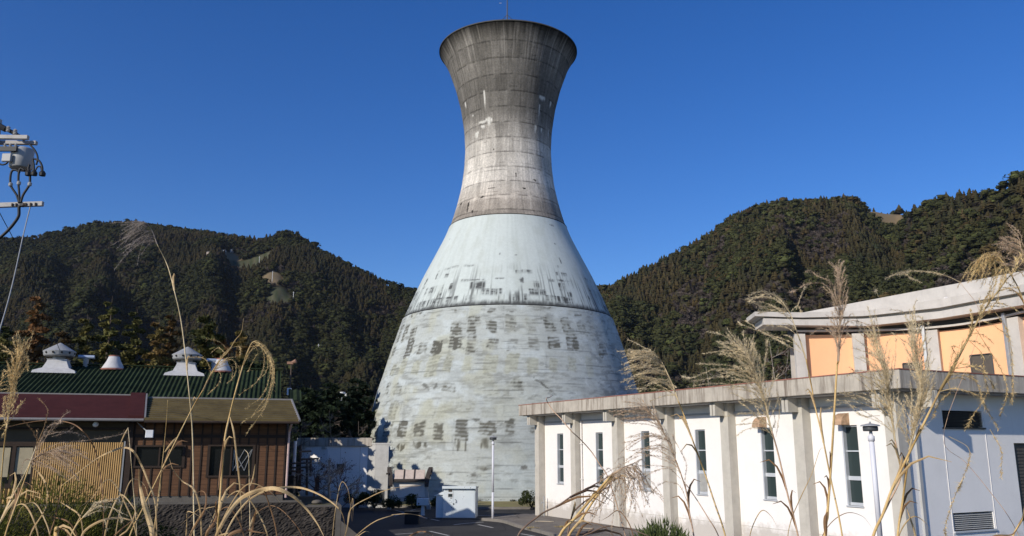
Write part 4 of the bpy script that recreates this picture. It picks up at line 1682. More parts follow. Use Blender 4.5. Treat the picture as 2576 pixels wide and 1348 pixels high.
g.build('lid', m_cab, cab)
g = MB()
g.box((.02, -.012, .05), (.50, -.001, ch - .08), K)
g.box((.515, -.012, .05), (cw - .06, -.001, ch - .08), K)
do = g.build('door', m_cab, cab)
g = MB()
g.tube([K(.60, -.015, .92), K(.66, -.05, .86), K(.66, -.05, .76), K(.62, -.015, .74)], .012, 6)
g.box((.50, -.03, .66), (.56, -.012, .72), K)
g.build('handle', m_darkst, do)
g = MB()
g.box((.24, -.022, 1.0), (.50, -.013, 1.19), K)
wf = g.build('window', m_whmetal, cab)
g = MB()
g.box((.265, -.026, 1.025), (.465, -.0225, 1.165), K)
g.build('pane', m_glass, wf)
g = MB()
g.box((.27, -.02, 1.26), (.45, -.0125, 1.38), K)
g.build('vent', m_louvd, cab)
g = MB()
g.box((-.36, .12, .0), (-.002, .80, 1.08), K)
g.hexa([K(-.44, .06, 1.05), K(-.003, .06, 1.12), K(-.003, .86, 1.12), K(-.44, .86, 1.05), K(-.44, .06, 1.08), K(-.003, .06, 1.28), K(-.003, .86, 1.28), K(-.44, .86, 1.08)])
g.build('side_box', m_cab, cab)
pp_ = MB()
pp_.prism([K(-.7, -.35, 0)[:2], K(2.3, -.45, 0)[:2], K(2.3, 1.4, 0)[:2], K(-.7, 1.4, 0)[:2]], 0.0, .03)
tag(pp_.build('plinth', m_asph), kind='structure')

# pedestal box
b0 = G(1063, 1296)
ped = empty('pedestal_box', tuple(b0), 'small pale box on a short post in the shade beside the steel cabinet', 'box')
MB().tube([b0, b0 + Vector((0, 0, .52))], [.11, .08], 10).build('post', m_cab, ped)
g = MB()
g.box((b0.x - .31, b0.y - .18, .50), (b0.x + .31, b0.y + .18, .84))
g.build('box', m_cab, ped, bevel=.015)
# dark trough lying before it
tb = zb(560, 1140)
g = MB()
g.box((tb.x - .32, tb.y, 0), (tb.x + .32, tb.y + .5, .50))
g.box((tb.x - .36, tb.y - .03, .50), (tb.x + .36, tb.y + .53, .56))
tag(g.build('dark_bin', worn('black plastic', (.012, .012, .014), rough=.5, bump=0), bevel=.01), 'low black bin standing in deep shade in front of the pedestal box', 'bin')

# ================================================================== information board with a curled roof
m_brd = worn('cream notice panel', (.74, .70, .64), .92, 1.03, 2, .7, 0)
m_bfr = worn('pale grey painted post', (.50, .49, .46), .75, 1.1, 3, .8, .1)
m_tile = worn('pinkish roof tile', (.55, .46, .40), .75, 1.1, 4, .8, .1)
m_tiled = worn('dark weathered carved timber', (.06, .05, .045), .6, 1.4, 6, .9, .3)
bb = G(1028, 1281)
board = empty('notice_board', tuple(bb), 'cream notice board under a small curled roof with dark carved gable ends', 'notice board')
bw = 1.0                                            # half width between the posts


def B(x, y, z):
    return (bb.x + x, bb.y + y, z)


for sx in (-1, 1):
    g = MB()
    g.hexa([B(sx * 1.12 - .11, -.05, 0), B(sx * 1.12 + .11, -.05, 0), B(sx * 1.12 + .11, .20, 0), B(sx * 1.12 - .11, .20, 0),
            B(sx * .95 - .09, -.05, 1.0), B(sx * .95 + .09, -.05, 1.0), B(sx * .95 + .09, .16, 1.0), B(sx * .95 - .09, .16, 1.0)])
    g.hexa([B(sx * .95 - .09, -.05, 1.0), B(sx * .95 + .09, -.05, 1.0), B(sx * .95 + .09, .16, 1.0), B(sx * .95 - .09, .16, 1.0),
            B(sx * 1.0 - .07, -.05, 1.62), B(sx * 1.0 + .07, -.05, 1.62), B(sx * 1.0 + .07, .14, 1.62), B(sx * 1.0 - .07, .14, 1.62)])
    g.build('post', m_bfr, board)
g = MB()
g.box((bb.x - .90, bb.y + .0, .66), (bb.x + .90, bb.y + .06, 1.60))
g.build('panel', m_brd, board)
g = MB()
g.box((bb.x - .90, bb.y - .05, .44), (bb.x + .90, bb.y + .10, .655))
g.build('rail', m_bfr, board)
g = MB()
for k in range(9):
    x0 = bb.x + .55 + .028 * (k % 3)
    g.box((bb.x + .60, bb.y - .004, 1.0 + k * .05), (bb.x + .60 + .012, bb.y - .0005, 1.03 + k * .05))
    g.box((bb.x + .66, bb.y - .004, 1.0 + k * .05), (bb.x + .66 + .012, bb.y - .0005, 1.03 + k * .05))
for k in range(3):
    g.box((bb.x - .62, bb.y - .004, 1.06 + k * .05), (bb.x - .62 + .32 - .06 * k, bb.y - .0005, 1.075 + k * .05))
g.build('faded_lettering', worn('faded ink', (.42, .40, .38), bump=0), board)
g = MB()                                              # curved tiled roof
n_ = 10
prof = []
for k in range(n_ + 1):
    t = k / n_
    prof.append((-.22 + .29 * t, 1.66 + .22 * t + .28 * t * t))
vs, fs = [], []
for x in (-.86, .86):
    for y, z in prof:
        vs.append(B(x, y, z))
    for y, z in prof:
        vs.append(B(x, y, z - .10))
m2 = 2 * (n_ + 1)
for k in range(n_):
    fs += [(k, m2 + k, m2 + k + 1, k + 1), (n_ + 1 + k, n_ + 2 + k, m2 + n_ + 2 + k, m2 + n_ + 1 + k)]
    fs += [(k, k + 1, n_ + 2 + k, n_ + 1 + k), (m2 + k, m2 + n_ + 1 + k, m2 + n_ + 2 + k, m2 + k + 1)]
fs += [(0, n_ + 1, m2 + n_ + 1, m2), (n_, m2 + n_, m2 + 2 * n_ + 1, 2 * n_ + 1)]
g.add(vs, fs)
vs2 = [(x, 2 * (bb.y + .07) - y, z) for x, y, z in vs]
g.add(vs2, [tuple(reversed(f)) for f in fs])
r_o = g.build('roof', m_tile, board)
g = MB()
for x in (-.30, .28):
    g.tube([B(x, y, z + .02) for y, z in prof], .04, 6)
g.build('tile_ribs', m_tiled, r_o)
g = MB()
g.box((bb.x - .88, bb.y - .24, 1.52), (bb.x + .88, bb.y - .16, 1.665))
g.box((bb.x - .88, bb.y - .16, 1.605), (bb.x + .88, bb.y + .36, 1.63))
g.build('eave_board', m_tiled, r_o)
for sx in (-1, 1):
    g = MB()
    pts = [B(sx * 1.0, -.36, 1.42), B(sx * 1.02, -.30, 1.62), B(sx * 1.05, -.20, 1.86), B(sx * 1.12, -.05, 2.12), B(sx * 1.18, .08, 2.26)]
    for i in range(len(pts) - 1):
        a, b_ = Vector(pts[i]), Vector(pts[i + 1])
        wx = .11
        g.hexa([(a.x - wx, a.y, a.z - .18), (a.x + wx, a.y, a.z - .18), (b_.x + wx, b_.y, b_.z - .18), (b_.x - wx, b_.y, b_.z - .18),
                (a.x - wx, a.y, a.z + .05), (a.x + wx, a.y, a.z + .05), (b_.x + wx, b_.y, b_.z + .05), (b_.x - wx, b_.y, b_.z + .05)])
    g.lathe([(.001, -.06), (.09, -.06), (.10, 0), (.09, .06), (.001, .06)], B(sx * 1.14, .1, 2.24), 10)
    g.box((bb.x + sx * 1.22 - .07, bb.y - .28, 1.90), (bb.x + sx * 1.22 + .07, bb.y - .16, 2.0))
    g.build('carved_gable', m_tiled, board)

# ================================================================== small white building left of the tower
sb0 = P(819, 1260, 50.0)
annex = empty('white_annex', (-10, 51, 0), 'small flat roofed white building in dappled shade at the left foot of the tower', 'building')
SX = Vector((.995, -.02, 0)).normalized()
SN = Vector((.62, .78, 0)).normalized()                # the left wall runs back


def S_(s, b, z):
    p = Vector((sb0.x, 50.0, 0)) + SX * s + SN * 0 * b + Vector((-.92, .40, 0)).normalized() * b
    return (p.x, p.y, z)


def zz(v, y=50.0):
    return P(900, v, y).z


wt = zz(1116)
g = MB()
g.box((0, 0, -.1), (2.35, 1.2, wt - .02), S_)
g.build('wall', m_wshade, annex)
g = MB()
vs = [S_(0, 2.201, -.1), S_(0.02, 2.201, wt)]
g.box((-.02, 1.2, -.1), (2.3, 1.85, wt - .03), S_)
g.build('wall', m_white, annex)
g = MB()
g.box((-.006, .5, .9), (-.001, .75, 1.9), S_)
g.box((.55, -.012, 1.9), (.95, -.001, 2.45), S_)
g.build('window', m_louvd, annex)
g = MB()
z0, z1 = zz(1122), zz(1101)
g.hexa([S_(-.12, -.28, z0), S_(2.35, -.3, z0), S_(2.35, 2.1, z0), S_(-.16, 2.1, z0), S_(-.12, -.28, z1), S_(2.35, -.3, z1), S_(2.35, 2.1, z1), S_(-.16, 2.1, z1)])
g.build('roof', m_fascia, annex, bevel=.01)
g = MB()
for b_ in (.1, 1.6):
    g.box((-.10, b_, z0 - .18), (.0, b_ + .25, z0), S_)
g.build('bracket', m_conc, annex)
g = MB()
g.box((2.36, -.5, -.1), (3.15, .4, wt - .05), S_)
g.box((2.3, -.55, wt - .05), (3.2, .5, wt + .05), S_)
g.build('porch', m_bfr, annex)
g = MB()
for s in (.75, 1.9):
    g.box((s - .008, -.006, .1), (s + .008, -.0005, wt - .1), S_)
g.box((.05, -.007, 1.35), (2.2, -.001, 1.37), S_)
g.build('wall_joint', m_conc, annex)
g = MB()
g.box((2.52, -.53, .15), (2.95, -.501, 1.0), S_)
g.build('access_hatch', m_darkst, annex)

# ================================================================== pipes, posts and frames right of the hut
m_frame = worn('rusty steel tube', (.10, .075, .06), .6, 1.4, 5, .8, .1)
z1080 = lambda x, y, d: P((1080 + x / 2.936) * .6391, (1650 + y / 2.936) * .6391, d)
wp = z1080(240, 250, 40.0)
wpo = empty('white_post', (wp.x, wp.y, 0), 'white post standing between the timber hut and the white annex', 'post')
MB().tube([(wp.x, wp.y, 0), (wp.x, wp.y, wp.z)], .085, 10).build('post', m_lampw, wpo)
MB().lathe([(.17, .8), (.17, .84), (.09, .9)], (wp.x, wp.y, 0), 12).build('collar', m_lampw, wpo)
rk = z1080(300, 280, 37.5)
rack = empty('pipe_trellis', (rk.x, rk.y, ZT - .2), 'rusty tube trellis standing on the terrace right of the timber hut', 'trellis')
for x, y0, y1 in ((300, 300, 830), (378, 470, 880), (262, 560, 850), (420, 440, 660)):
    d = 37.5 + (x % 7) * .3
    MB().tube([z1080(x - 6, y1, d), z1080(x, y0, d)], .055, 8).build('upright', m_frame, rack)
for y, x0, x1 in ((375, 275, 420), (462, 300, 510), (512, 90, 420), (560, 200, 400), (600, 170, 330)):
    MB().tube([z1080(x0, y, 37.6), z1080(x1, y - 8, 38.2)], .045, 6).build('crossbar', m_frame, rack)
bx = z1080(130, 760, 38.5)
g = MB()
g.box((bx.x - .45, bx.y, ZT - .25), (bx.x + .35, bx.y + .5, ZT + .75))
tag(g.build('planter_box', m_louvd, bevel=.02), 'dark box standing at the foot of the white post behind the hut corner', 'box')
rkp = z1080(492, 955, 33.8)
g = MB()
g.lathe([(.001, -.06), (.16, -.05), (.22, 0), (.17, .07), (.06, .10), (.001, .10)], (rkp.x, rkp.y, ZT - .13), 9)
tag(g.build('garden_rock', m_coping, None, True), 'rounded pale rock lying on the lower step of the retaining wall', 'rock')

# siren pole and the floodlight mast
sp0 = P(733, 912, 52.0)
pole = empty('siren_pole', (sp0.x, sp0.y, 0), 'thin pole with a small white box, rising behind the end of the green roof', 'pole')
MB().tube([(sp0.x, sp0.y, 0), (sp0.x, sp0.y, sp0.z)], [.06, .045], 8).build('pole', m_frame, pole)
zq = P(731, 985, 52.0).z
MB().box((sp0.x - .16, sp0.y - .12, zq - .22), (sp0.x + .08, sp0.y + .1, zq + .22)).build('box', m_lampw, pole, bevel=.02)
g = MB()
g.box((sp0.x - .25, sp0.y - .1, sp0.z - .1), (sp0.x + .12, sp0.y + .1, sp0.z + .06))
g.tube([(sp0.x - .1, sp0.y, sp0.z - .05), (sp0.x + .3, sp0.y - .05, sp0.z + .1)], [.06, .14], 8)
g.build('siren', worn('rusty horn', (.28, .16, .11), bump=0), pole)
fm = P(861, 991, 80.0)
flm = empty('floodlight_mast', (fm.x, fm.y, 0), 'tall mast with a cluster of white floodlights among the dark trees left of the tower', 'mast')
MB().tube([(fm.x, fm.y, 0), (fm.x, fm.y, fm.z)], [.11, .07], 8).build('mast', m_whdull, flm)
for k, (dx, dz) in enumerate(((-.42, -.1), (.05, .12), (.45, -.05), (-.30, -.65), (.35, -.6), (.0, -.9))):
    g = MB()
    g.lathe([(.10, -.16), (.26, .10), (.27, .16), (.001, .17)], (fm.x + dx, fm.y - .15, fm.z + dz - .1), 10)
    g.build('floodlight', m_lampw, flm)
g = MB()
g.tube([(fm.x - .5, fm.y, fm.z - .1), (fm.x + .5, fm.y, fm.z - .1)], .04, 6)
g.tube([(fm.x - .4, fm.y, fm.z - .7), (fm.x + .4, fm.y, fm.z - .7)], .04, 6)
g.build('cross_arm', m_whdull, flm)

# ================================================================== utility pole at the left edge
m_rubber = worn('black cable', (.018, .02, .024), rough=.5, bump=0)
m_porc = worn('grey porcelain', (.42, .41, .40), rough=.3, bump=0)
m_arm = worn('weathered galvanised arm', (.42, .40, .38), .75, 1.08, 5, .6, .1)
m_trans = worn('grey transformer paint', (.40, .40, .395), .9, 1.05, 4, .45, 0)
UY = 19.0
zu = lambda x, y, d=UY: P(x / 2.591 * .6391, (440 + y / 2.591) * .6391, d)
up0 = P(-9, 300, UY)
up = empty('utility_pole', (up0.x, up0.y, 0), 'utility pole at the left edge with a grey transformer, pale cross arms and looping cables', 'utility pole')
MB().tube([(up0.x, up0.y, -.3), (up0.x, up0.y, zu(0, 80).z)], [.19, .125], 14).build('pole', m_conc, up, True)


def bar(name, x0, y0, x1, y1, w_, h_, d, mat):
    a, b_ = zu(x0, y0, d), zu(x1, y1, d)
    g = MB()
    g.hexa([(a.x, a.y - w_, a.z - h_), (b_.x, b_.y - w_, b_.z - h_), (b_.x, b_.y + w_, b_.z - h_), (a.x, a.y + w_, a.z - h_),
            (a.x, a.y - w_, a.z + h_), (b_.x, b_.y - w_, b_.z + h_), (b_.x, b_.y + w_, b_.z + h_), (a.x, a.y + w_, a.z + h_)])
    return g.build(name, mat, up, bevel=.006)


bar('cross_arm', -260, 256, 290, 262, .05, .048, UY - .22, m_arm)
bar('cross_arm', -230, 312, 375, 318, .05, .045, UY + .12, m_arm)
bar('cross_arm', -260, 962, 440, 938, .045, .055, UY - .20, m_arm)
g = MB()
for x in (125, 165, 240, 262, 312, 362):
    a = zu(x, 945 - (x - 200) * .03, UY - .26)
    g.lathe([(.001, -.03), (.022, -.03), (.022, .03), (.001, .03)], a, 8)
g.build('bolts', m_frame, up)
tc = zu(215, 470, UY - .1)
g = MB()
g.lathe([(.22, -.26), (.25, -.23), (.25, .20), (.23, .24), (.10, .28), (.001, .29)], (tc.x + .02, tc.y, tc.z - .02), 24)
t_o = g.build('transformer', m_trans, up, True)
g = MB()
g.box((tc.x - .26, tc.y - .33, tc.z - .20), (tc.x - .04, tc.y - .26, tc.z + .0))
g.build('nameplate_box', m_trans, t_o, bevel=.015)
g = MB()
for dx in (-.26, -.13, .0):
    g.lathe([(.015, 0), (.035, .015), (.022, .035), (.038, .05), (.02, .07), (.035, .085), (.015, .11)], (tc.x + dx, tc.y - .26, tc.z + .16), 10)
g.build('bushing', m_porc, t_o)
g = MB()
g.box((tc.x - .36, tc.y - .33, tc.z + .06), (tc.x + .06, tc.y - .27, tc.z + .17))
g.build('bracket', m_rubber, up)
for pts, r in (([(255, 215), (300, 250)], .05), ):
    pass
for x, y, s in ((85, 175, 1.0), (155, 205, 1.3)):
    a = zu(x, y, UY - .2)
    g = MB()
    g.lathe([(.015, -.07), (.035, -.065), (.05, -.04), (.03, -.02), (.052, .0), (.03, .02), (.05, .04), (.02, .07)], a, 12)
    g.build('insulator', m_porc, up)
g = MB()
a, b_ = zu(-70, 110, UY - .15), zu(60, 180, UY - .15)
g.tube([a, b_], .07, 8)
g.tube([zu(60, 175, UY - .15), zu(140, 215, UY - .15), zu(250, 280, UY - .15)], .045, 8)
g.build('strain_clamp', m_rubber, up)


def cable(name, pts, r, d=UY - .25):
    MB().tube(spline([zu(x, y, d) for x, y in pts], 8), r, 7).build(name, m_rubber, up, True)


cable('cable', [(240, 960), (200, 960), (190, 1060), (140, 1140), (70, 1220), (-10, 1290), (-90, 1340)], .035)
cable('cable', [(196, 930), (170, 850), (115, 760), (105, 690), (125, 600), (165, 595), (200, 620)], .026)
cable('cable', [(200, 930), (195, 820), (188, 720), (195, 610), (215, 575), (250, 600)], .026)
cable('cable', [(210, 930), (235, 850), (300, 740), (305, 650), (290, 580), (300, 540)], .028)
cable('cable', [(350, 480), (400, 500), (430, 560), (432, 625)], .024)
cable('cable', [(300, 330), (360, 400), (385, 470), (370, 540)], .022)
cable('cable', [(345, 630), (345, 540), (335, 480)], .024)
cable('cable', [(360, 600), (385, 560), (410, 560), (425, 610)], .018)
cable('cable', [(20, 380), (45, 390), (60, 370), (100, 375)], .016)
cable('cable', [(-15, 525), (20, 540), (60, 530), (90, 500)], .02)
for x, y in ((290, 630), (347, 628), (432, 632)):
    a = zu(x, y, UY - .25)
    g = MB()
    g.lathe([(.03, -.06), (.07, -.05), (.075, .02), (.04, .07)], a, 10)
    g.build('connector', m_rubber, up)
for x, y in ((108, 742), (192, 728), (303, 738)):
    a = zu(x, y, UY - .26)
    g = MB()
    g.lathe([(.025, -.05), (.045, -.03), (.045, .03), (.025, .05)], a, 10)
    g.build('sleeve', m_whdull, up)
# service wires
for nm, pts, r, lab in (('wire', [P(76, 520, UY - .2), P(60, 585, 18.4), P(25, 740, 17.2), P(-10, 860, 16.5), P(-60, 1020, 15.8)], .014, 'thin pale service wire slanting down from the lower cross arm of the utility pole'),
                        ('wire', [P(-30, 480, UY + .3), P(8, 552, UY + 1.5), P(38, 610, UY + 3), P(150, 880, UY + 10)], .010, 'fine dark wire sloping away from the utility pole in front of the left hill')):
    tag(MB().tube(spline(pts, 6), r, 6).build(nm, m_whdull if r > .012 else m_rubber), lab, 'wire', 'wires at the utility pole')
# aeroplane, tiny and far
ap = P(1258, 8, 5000.0)
pl = empty('aeroplane', tuple(ap), 'tiny white aeroplane high in the sky left of the tower mast', 'aeroplane')
MB().tube([ap + Vector((-8, 0, 0)), ap + Vector((-6.5, 0, 0)), ap + Vector((6, 0, .4)), ap + Vector((9, 0, .8))], [.3, 1.1, 1.1, .2], 8).build('fuselage', m_lampw, pl)
g = MB()
g.add([tuple(ap + Vector(q)) for q in ((-1.5, -8, .2), (.5, -8, .2), (1.5, 0, 0), (-1.8, 0, 0), (.5, 8, .2), (-1.5, 8, .2), (0, 0, -.4))], [(0, 1, 2, 3), (3, 2, 4, 5), (0, 6, 1), (4, 6, 5), (0, 3, 6), (3, 5, 6), (1, 6, 2), (2, 6, 4)])
g.build('wing', m_lampw, pl)
MB().hexa([tuple(ap + Vector(q)) for q in ((6.5, -.1, .8), (8.8, -.1, .9), (8.8, .1, .9), (6.5, .1, .8), (8, -.1, 3), (9.2, -.1, 3), (9.2, .1, 3), (8, .1, 3))]).build('tail_fin', m_lampw, pl)
# ================================================================== vegetation
m_leaf = attr_mat('foliage', .85, trans=.25)
m_far = attr_mat('distant foliage', .95)
m_bark = worn('grey brown bark', (.11, .085, .065), .6, 1.3, 5, .95, .4, stretch=(1, 1, .25))
m_palebark = worn('pale grey bark', (.34, .29, .24), .65, 1.15, 5, .95, .3, stretch=(1, 1, .3))

# ---- hills: skyline measured on the photograph, ridge and foot distances estimated
SKY = [(-900, 660), (-400, 640), (-100, 600), (0, 592), (100, 578), (190, 562), (240, 549), (320, 547), (400, 560), (500, 572), (600, 586), (660, 590), (700, 577), (722, 572),
       (760, 586), (800, 612), (850, 642), (900, 665), (960, 690), (1000, 702), (1050, 718), (1150, 748), (1300, 768), (1430, 748), (1500, 706), (1530, 712), (1560, 692), (1600, 674),
       (1700, 622), (1750, 598), (1800, 562), (1850, 528), (1900, 505), (1960, 494), (2000, 492), (2050, 489), (2100, 484), (2145, 480), (2162, 500), (2190, 522), (2230, 530), (2290, 533),
       (2312, 506), (2350, 482), (2420, 470), (2500, 457), (2540, 432), (2575, 410), (2700, 345), (3000, 300), (3500, 340)]
RID = [(-900, 1150), (0, 1300), (400, 1300), (700, 1150), (1050, 1000), (1300, 1150), (1480, 1050), (1560, 950), (1800, 1000), (2140, 1000), (2290, 1080), (2330, 840), (2450, 780), (2600, 720), (3000, 650), (3500, 650)]
FOOT = [(-900, 480), (0, 560), (700, 520), (1050, 500), (1300, 560), (1500, 540), (1800, 560), (2140, 560), (2400, 430), (3000, 380), (3500, 380)]
TREEH = 11.0
TH_U = [(-900, 11), (2160, 11), (2195, 3), (2295, 3), (2315, 11), (3500, 11)]


def az_of(u, v=800):
    a, b, c = ray(u, v)
    return atan2(a, b)


SA = np.array([az_of(u, v) for u, v in SKY])
SE = np.array([(lambda r_: r_[2] / hypot(r_[0], r_[1]))(ray(u, v)) for u, v in SKY])
RA, RV = np.array([az_of(u) for u, _ in RID]), np.array([r for _, r in RID], float)
FA, FV = np.array([az_of(u) for u, _ in FOOT]), np.array([r for _, r in FOOT], float)


THA = np.array([az_of(u, 530) for u, _ in TH_U])
THV = np.array([h for _, h in TH_U], float)


def hill_z(az, r):
    TREEH = np.interp(az, THA, THV)
    rr = np.interp(az, RA, RV)
    r0 = np.interp(az, FA, FV)
    el = np.interp(az, SA, SE)
    top = EYE + rr * el - TREEH
    t = (r - r0) / (rr - r0)
    tc = np.clip(t, 0, 1)
    z = top * (tc ** 1.12)
    # spurs and gullies that run down the slope
    sp = fbm(az * 14 + 3, r / 420.0, 301, 3) - .5
    sp2 = fbm(az * 34 + 9, r / 160.0, 303, 3) - .5
    z = z + (95 * sp + 38 * sp2) * (4 * tc * (1 - tc)) * np.clip(tc * 3, 0, 1)
    z = np.minimum(z, EYE + r * (np.interp(az, SA, SE) - TREEH / rr) - 4 * (1 - tc))
    z = np.where(t > 1, top - (r - rr) * .45, z)
    return np.where(t < 0, -.6 + 0 * z, z - .6 * (1 - tc))


AZ0, AZ1 = -.80, .80
na_, nr_ = 420, 150
aa = np.linspace(AZ0, AZ1, na_)
tt_ = np.linspace(-.15, 1.7, nr_)
AZg, Tg = np.meshgrid(aa, tt_)
r0g, rrg = np.interp(AZg, FA, FV), np.interp(AZg, RA, RV)
Rg = r0g + Tg * (rrg - r0g)
Zg = hill_z(AZg, Rg)
Vh = np.stack([Rg * np.sin(AZg), Rg * np.cos(AZg), Zg], -1).reshape(-1, 3)
i_ = np.arange(nr_ - 1)[:, None] * na_
k_ = np.arange(na_ - 1)[None, :]
Fh = np.stack([i_ + k_, i_ + k_ + 1, i_ + na_ + k_ + 1, i_ + na_ + k_], -1).reshape(-1, 4)


# clearings: (u, v, half width, half height) in the picture -> found again on the slope
def find(u, v):
    a, b, c = ray(u, v)
    h_ = hypot(a, b)
    az, el = atan2(a, b), c / h_
    r0, rr = float(np.interp(az, FA, FV)), float(np.interp(az, RA, RV))
    rs = np.linspace(r0, rr, 600)
    zs = hill_z(np.full(600, az), rs)
    hit = zs + 2 >= EYE + rs * el
    k = int(np.argmax(hit)) if hit.any() else 599
    return az, float(rs[k]), float(zs[k])


CLEAR = []
for (u, v, du, dv, kind) in ((625, 662, 55, 9, 'tea'), (690, 694, 34, 7, 'dry'), (705, 742, 36, 9, 'tea'), (580, 643, 26, 5, 'dry'), (2255, 556, 62, 20, 'dry')):
    az, r, z = find(u, v)
    _, r1, _ = find(u, v - dv)
    _, r2, _ = find(u, v + dv)
    CLEAR.append((az, (r1 + r2) / 2, du / FPX, max(25, abs(r1 - r2) / 2), kind))


def clear_mask(az, r, kind=None):
    m = np.zeros(np.shape(az))
    for a, rc, da, dr, kd in CLEAR:
        if kind and kd != kind:
            continue
        d = np.hypot((az - a) / da, (r - rc) / dr) + .35 * (fbm(az * 60, r / 25, 307, 3) - .5)
        m = np.maximum(m, (d < 1).astype(float))
    return m


ch_ = np.ones(AZg.shape + (3,)) * np.array((.040, .037, .020))
ch_ = lerp_(ch_, (.20, .15, .085), clear_mask(AZg, Rg, 'dry'))
rows = .5 + .5 * np.sin(Rg * 2 * pi / 9)
tea = lerp3((.045, .055, .025), (.09, .085, .05), rows)
ch_ = ch_ + (tea - ch_) * clear_mask(AZg, Rg, 'tea')[..., None]
hills = mesh_np('hills', Vh, Fh, m_far, None, ch_.reshape(-1, 3), smooth=True)
tag(hills, kind='structure')


# ---- tree shapes for the far forest
def proto_conifer(seed, slim=1.0, tiers=7):
    r_ = random.Random(seed)
    V, F, C = [], [], []
    for t in range(tiers):
        f = t / tiers
        z = .10 + .80 * f
        rad = (.30 * (1 - f) ** .85 + .03) * slim
        h = .26
        n = 7
        top = len(V)
        V.append((r_.uniform(-.02, .02), r_.uniform(-.02, .02), min(1.0, z + h)))
        C.append(1.2)
        a0 = r_.uniform(0, 6)
        for k in range(n):
            a = a0 + 2 * pi * k / n
            rr_ = rad * r_.uniform(.65, 1.2)
            V.append((rr_ * cos(a), rr_ * sin(a), z + r_.uniform(-.05, .05)))
            C.append(r_.uniform(.75, 1.05))
        for k in range(n):
            F.append((top, top + 1 + k, top + 1 + (k + 1) % n))
    return np.array(V), np.array(F), np.array(C)


def proto_broad(seed, lumps=7):
    r_ = random.Random(seed)
    V, F, C = [], [], []
    for l_ in range(lumps):
        c = Vector((r_.uniform(-.28, .28), r_.uniform(-.28, .28), r_.uniform(.40, .85)))
        if l_ == 0:
            c = Vector((0, 0, .62))
        rad = r_.uniform(.17, .30)
        br = r_.uniform(.75, 1.2)
        n0 = len(V)
        rings = [(0, 1, 1), (.8, .6, 5), (1.0, -.05, 6), (.7, -.7, 5)]
        idx = []
        for rr_, zz_, n in rings:
            row = []
            a0 = r_.uniform(0, 6)
            for k in range(n):
                a = a0 + 2 * pi * k / n
                j = r_.uniform(.75, 1.25)
                V.append((c.x + rad * rr_ * cos(a) * j, c.y + rad * rr_ * sin(a) * j, c.z + rad * .85 * zz_ * j))
                C.append(br * r_.uniform(.7, 1.2))
                row.append(len(V) - 1)
            idx.append(row)
        for k in range(5):
            F.append((idx[0][0], idx[1][k], idx[1][(k + 1) % 5]))
        for A_, B_ in ((idx[1], idx[2]), (idx[2], idx[3])):
            na2, nb2 = len(A_), len(B_)
            for k in range(max(na2, nb2)):
                a1, a2 = A_[k * na2 // max(na2, nb2)], A_[((k + 1) * na2 // max(na2, nb2)) % na2]
                b1, b2 = B_[k * nb2 // max(na2, nb2)], B_[((k + 1) * nb2 // max(na2, nb2)) % nb2]
                if b1 != b2:
                    F.append((a1, b1, b2))
                if a1 != a2:
                    F.append((a1, b2, a2))
    for k in range(40):                                 # loose leaf clumps that roughen the outline
        a, e = r_.uniform(0, 2 * pi), r_.uniform(-.3, 1.3)
        p = Vector((.45 * cos(a) * cos(e), .45 * sin(a) * cos(e), .58 + .40 * sin(e)))
        d1 = Vector((r_.gauss(0, 1), r_.gauss(0, 1), r_.gauss(0, 1))).normalized() * .09
        d2 = Vector((r_.gauss(0, 1), r_.gauss(0, 1), r_.gauss(0, 1))).normalized() * .09
        n0 = len(V)
        V += [tuple(p + d1), tuple(p - d1 * .5 + d2), tuple(p - d1 * .5 - d2)]
        C += [r_.uniform(.7, 1.3)] * 3
        F.append((n0, n0 + 1, n0 + 2))
    return np.array(V), np.array(F), np.array(C)


def proto_bare(seed):
    r_ = random.Random(seed)
    V, F, C = [], [], []
    for k in range(70):
        a, e = r_.uniform(0, 2 * pi), r_.uniform(.1, 1.5)
        d = Vector((cos(a) * cos(e), sin(a) * cos(e), sin(e)))
        p = Vector((0, 0, r_.uniform(.15, .45)))
        q = p + d * r_.uniform(.3, .55)
        s_ = d.orthogonal().normalized() * .022
        n0 = len(V)
        V += [tuple(p - s_), tuple(p + s_), tuple(q + s_ * 1.4), tuple(q - s_ * 1.4)]
        C += [.8, .8, 1.15, 1.15]
        F += [(n0, n0 + 1, n0 + 2), (n0, n0 + 2, n0 + 3)]
    return np.array(V), np.array(F), np.array(C)


PROTO = {'con': [proto_conifer(s, .8 + .1 * (s % 4), 6 + s % 3) for s in range(8)], 'bro': [proto_broad(s) for s in range(8)], 'bare': [proto_bare(s) for s in range(4)]}


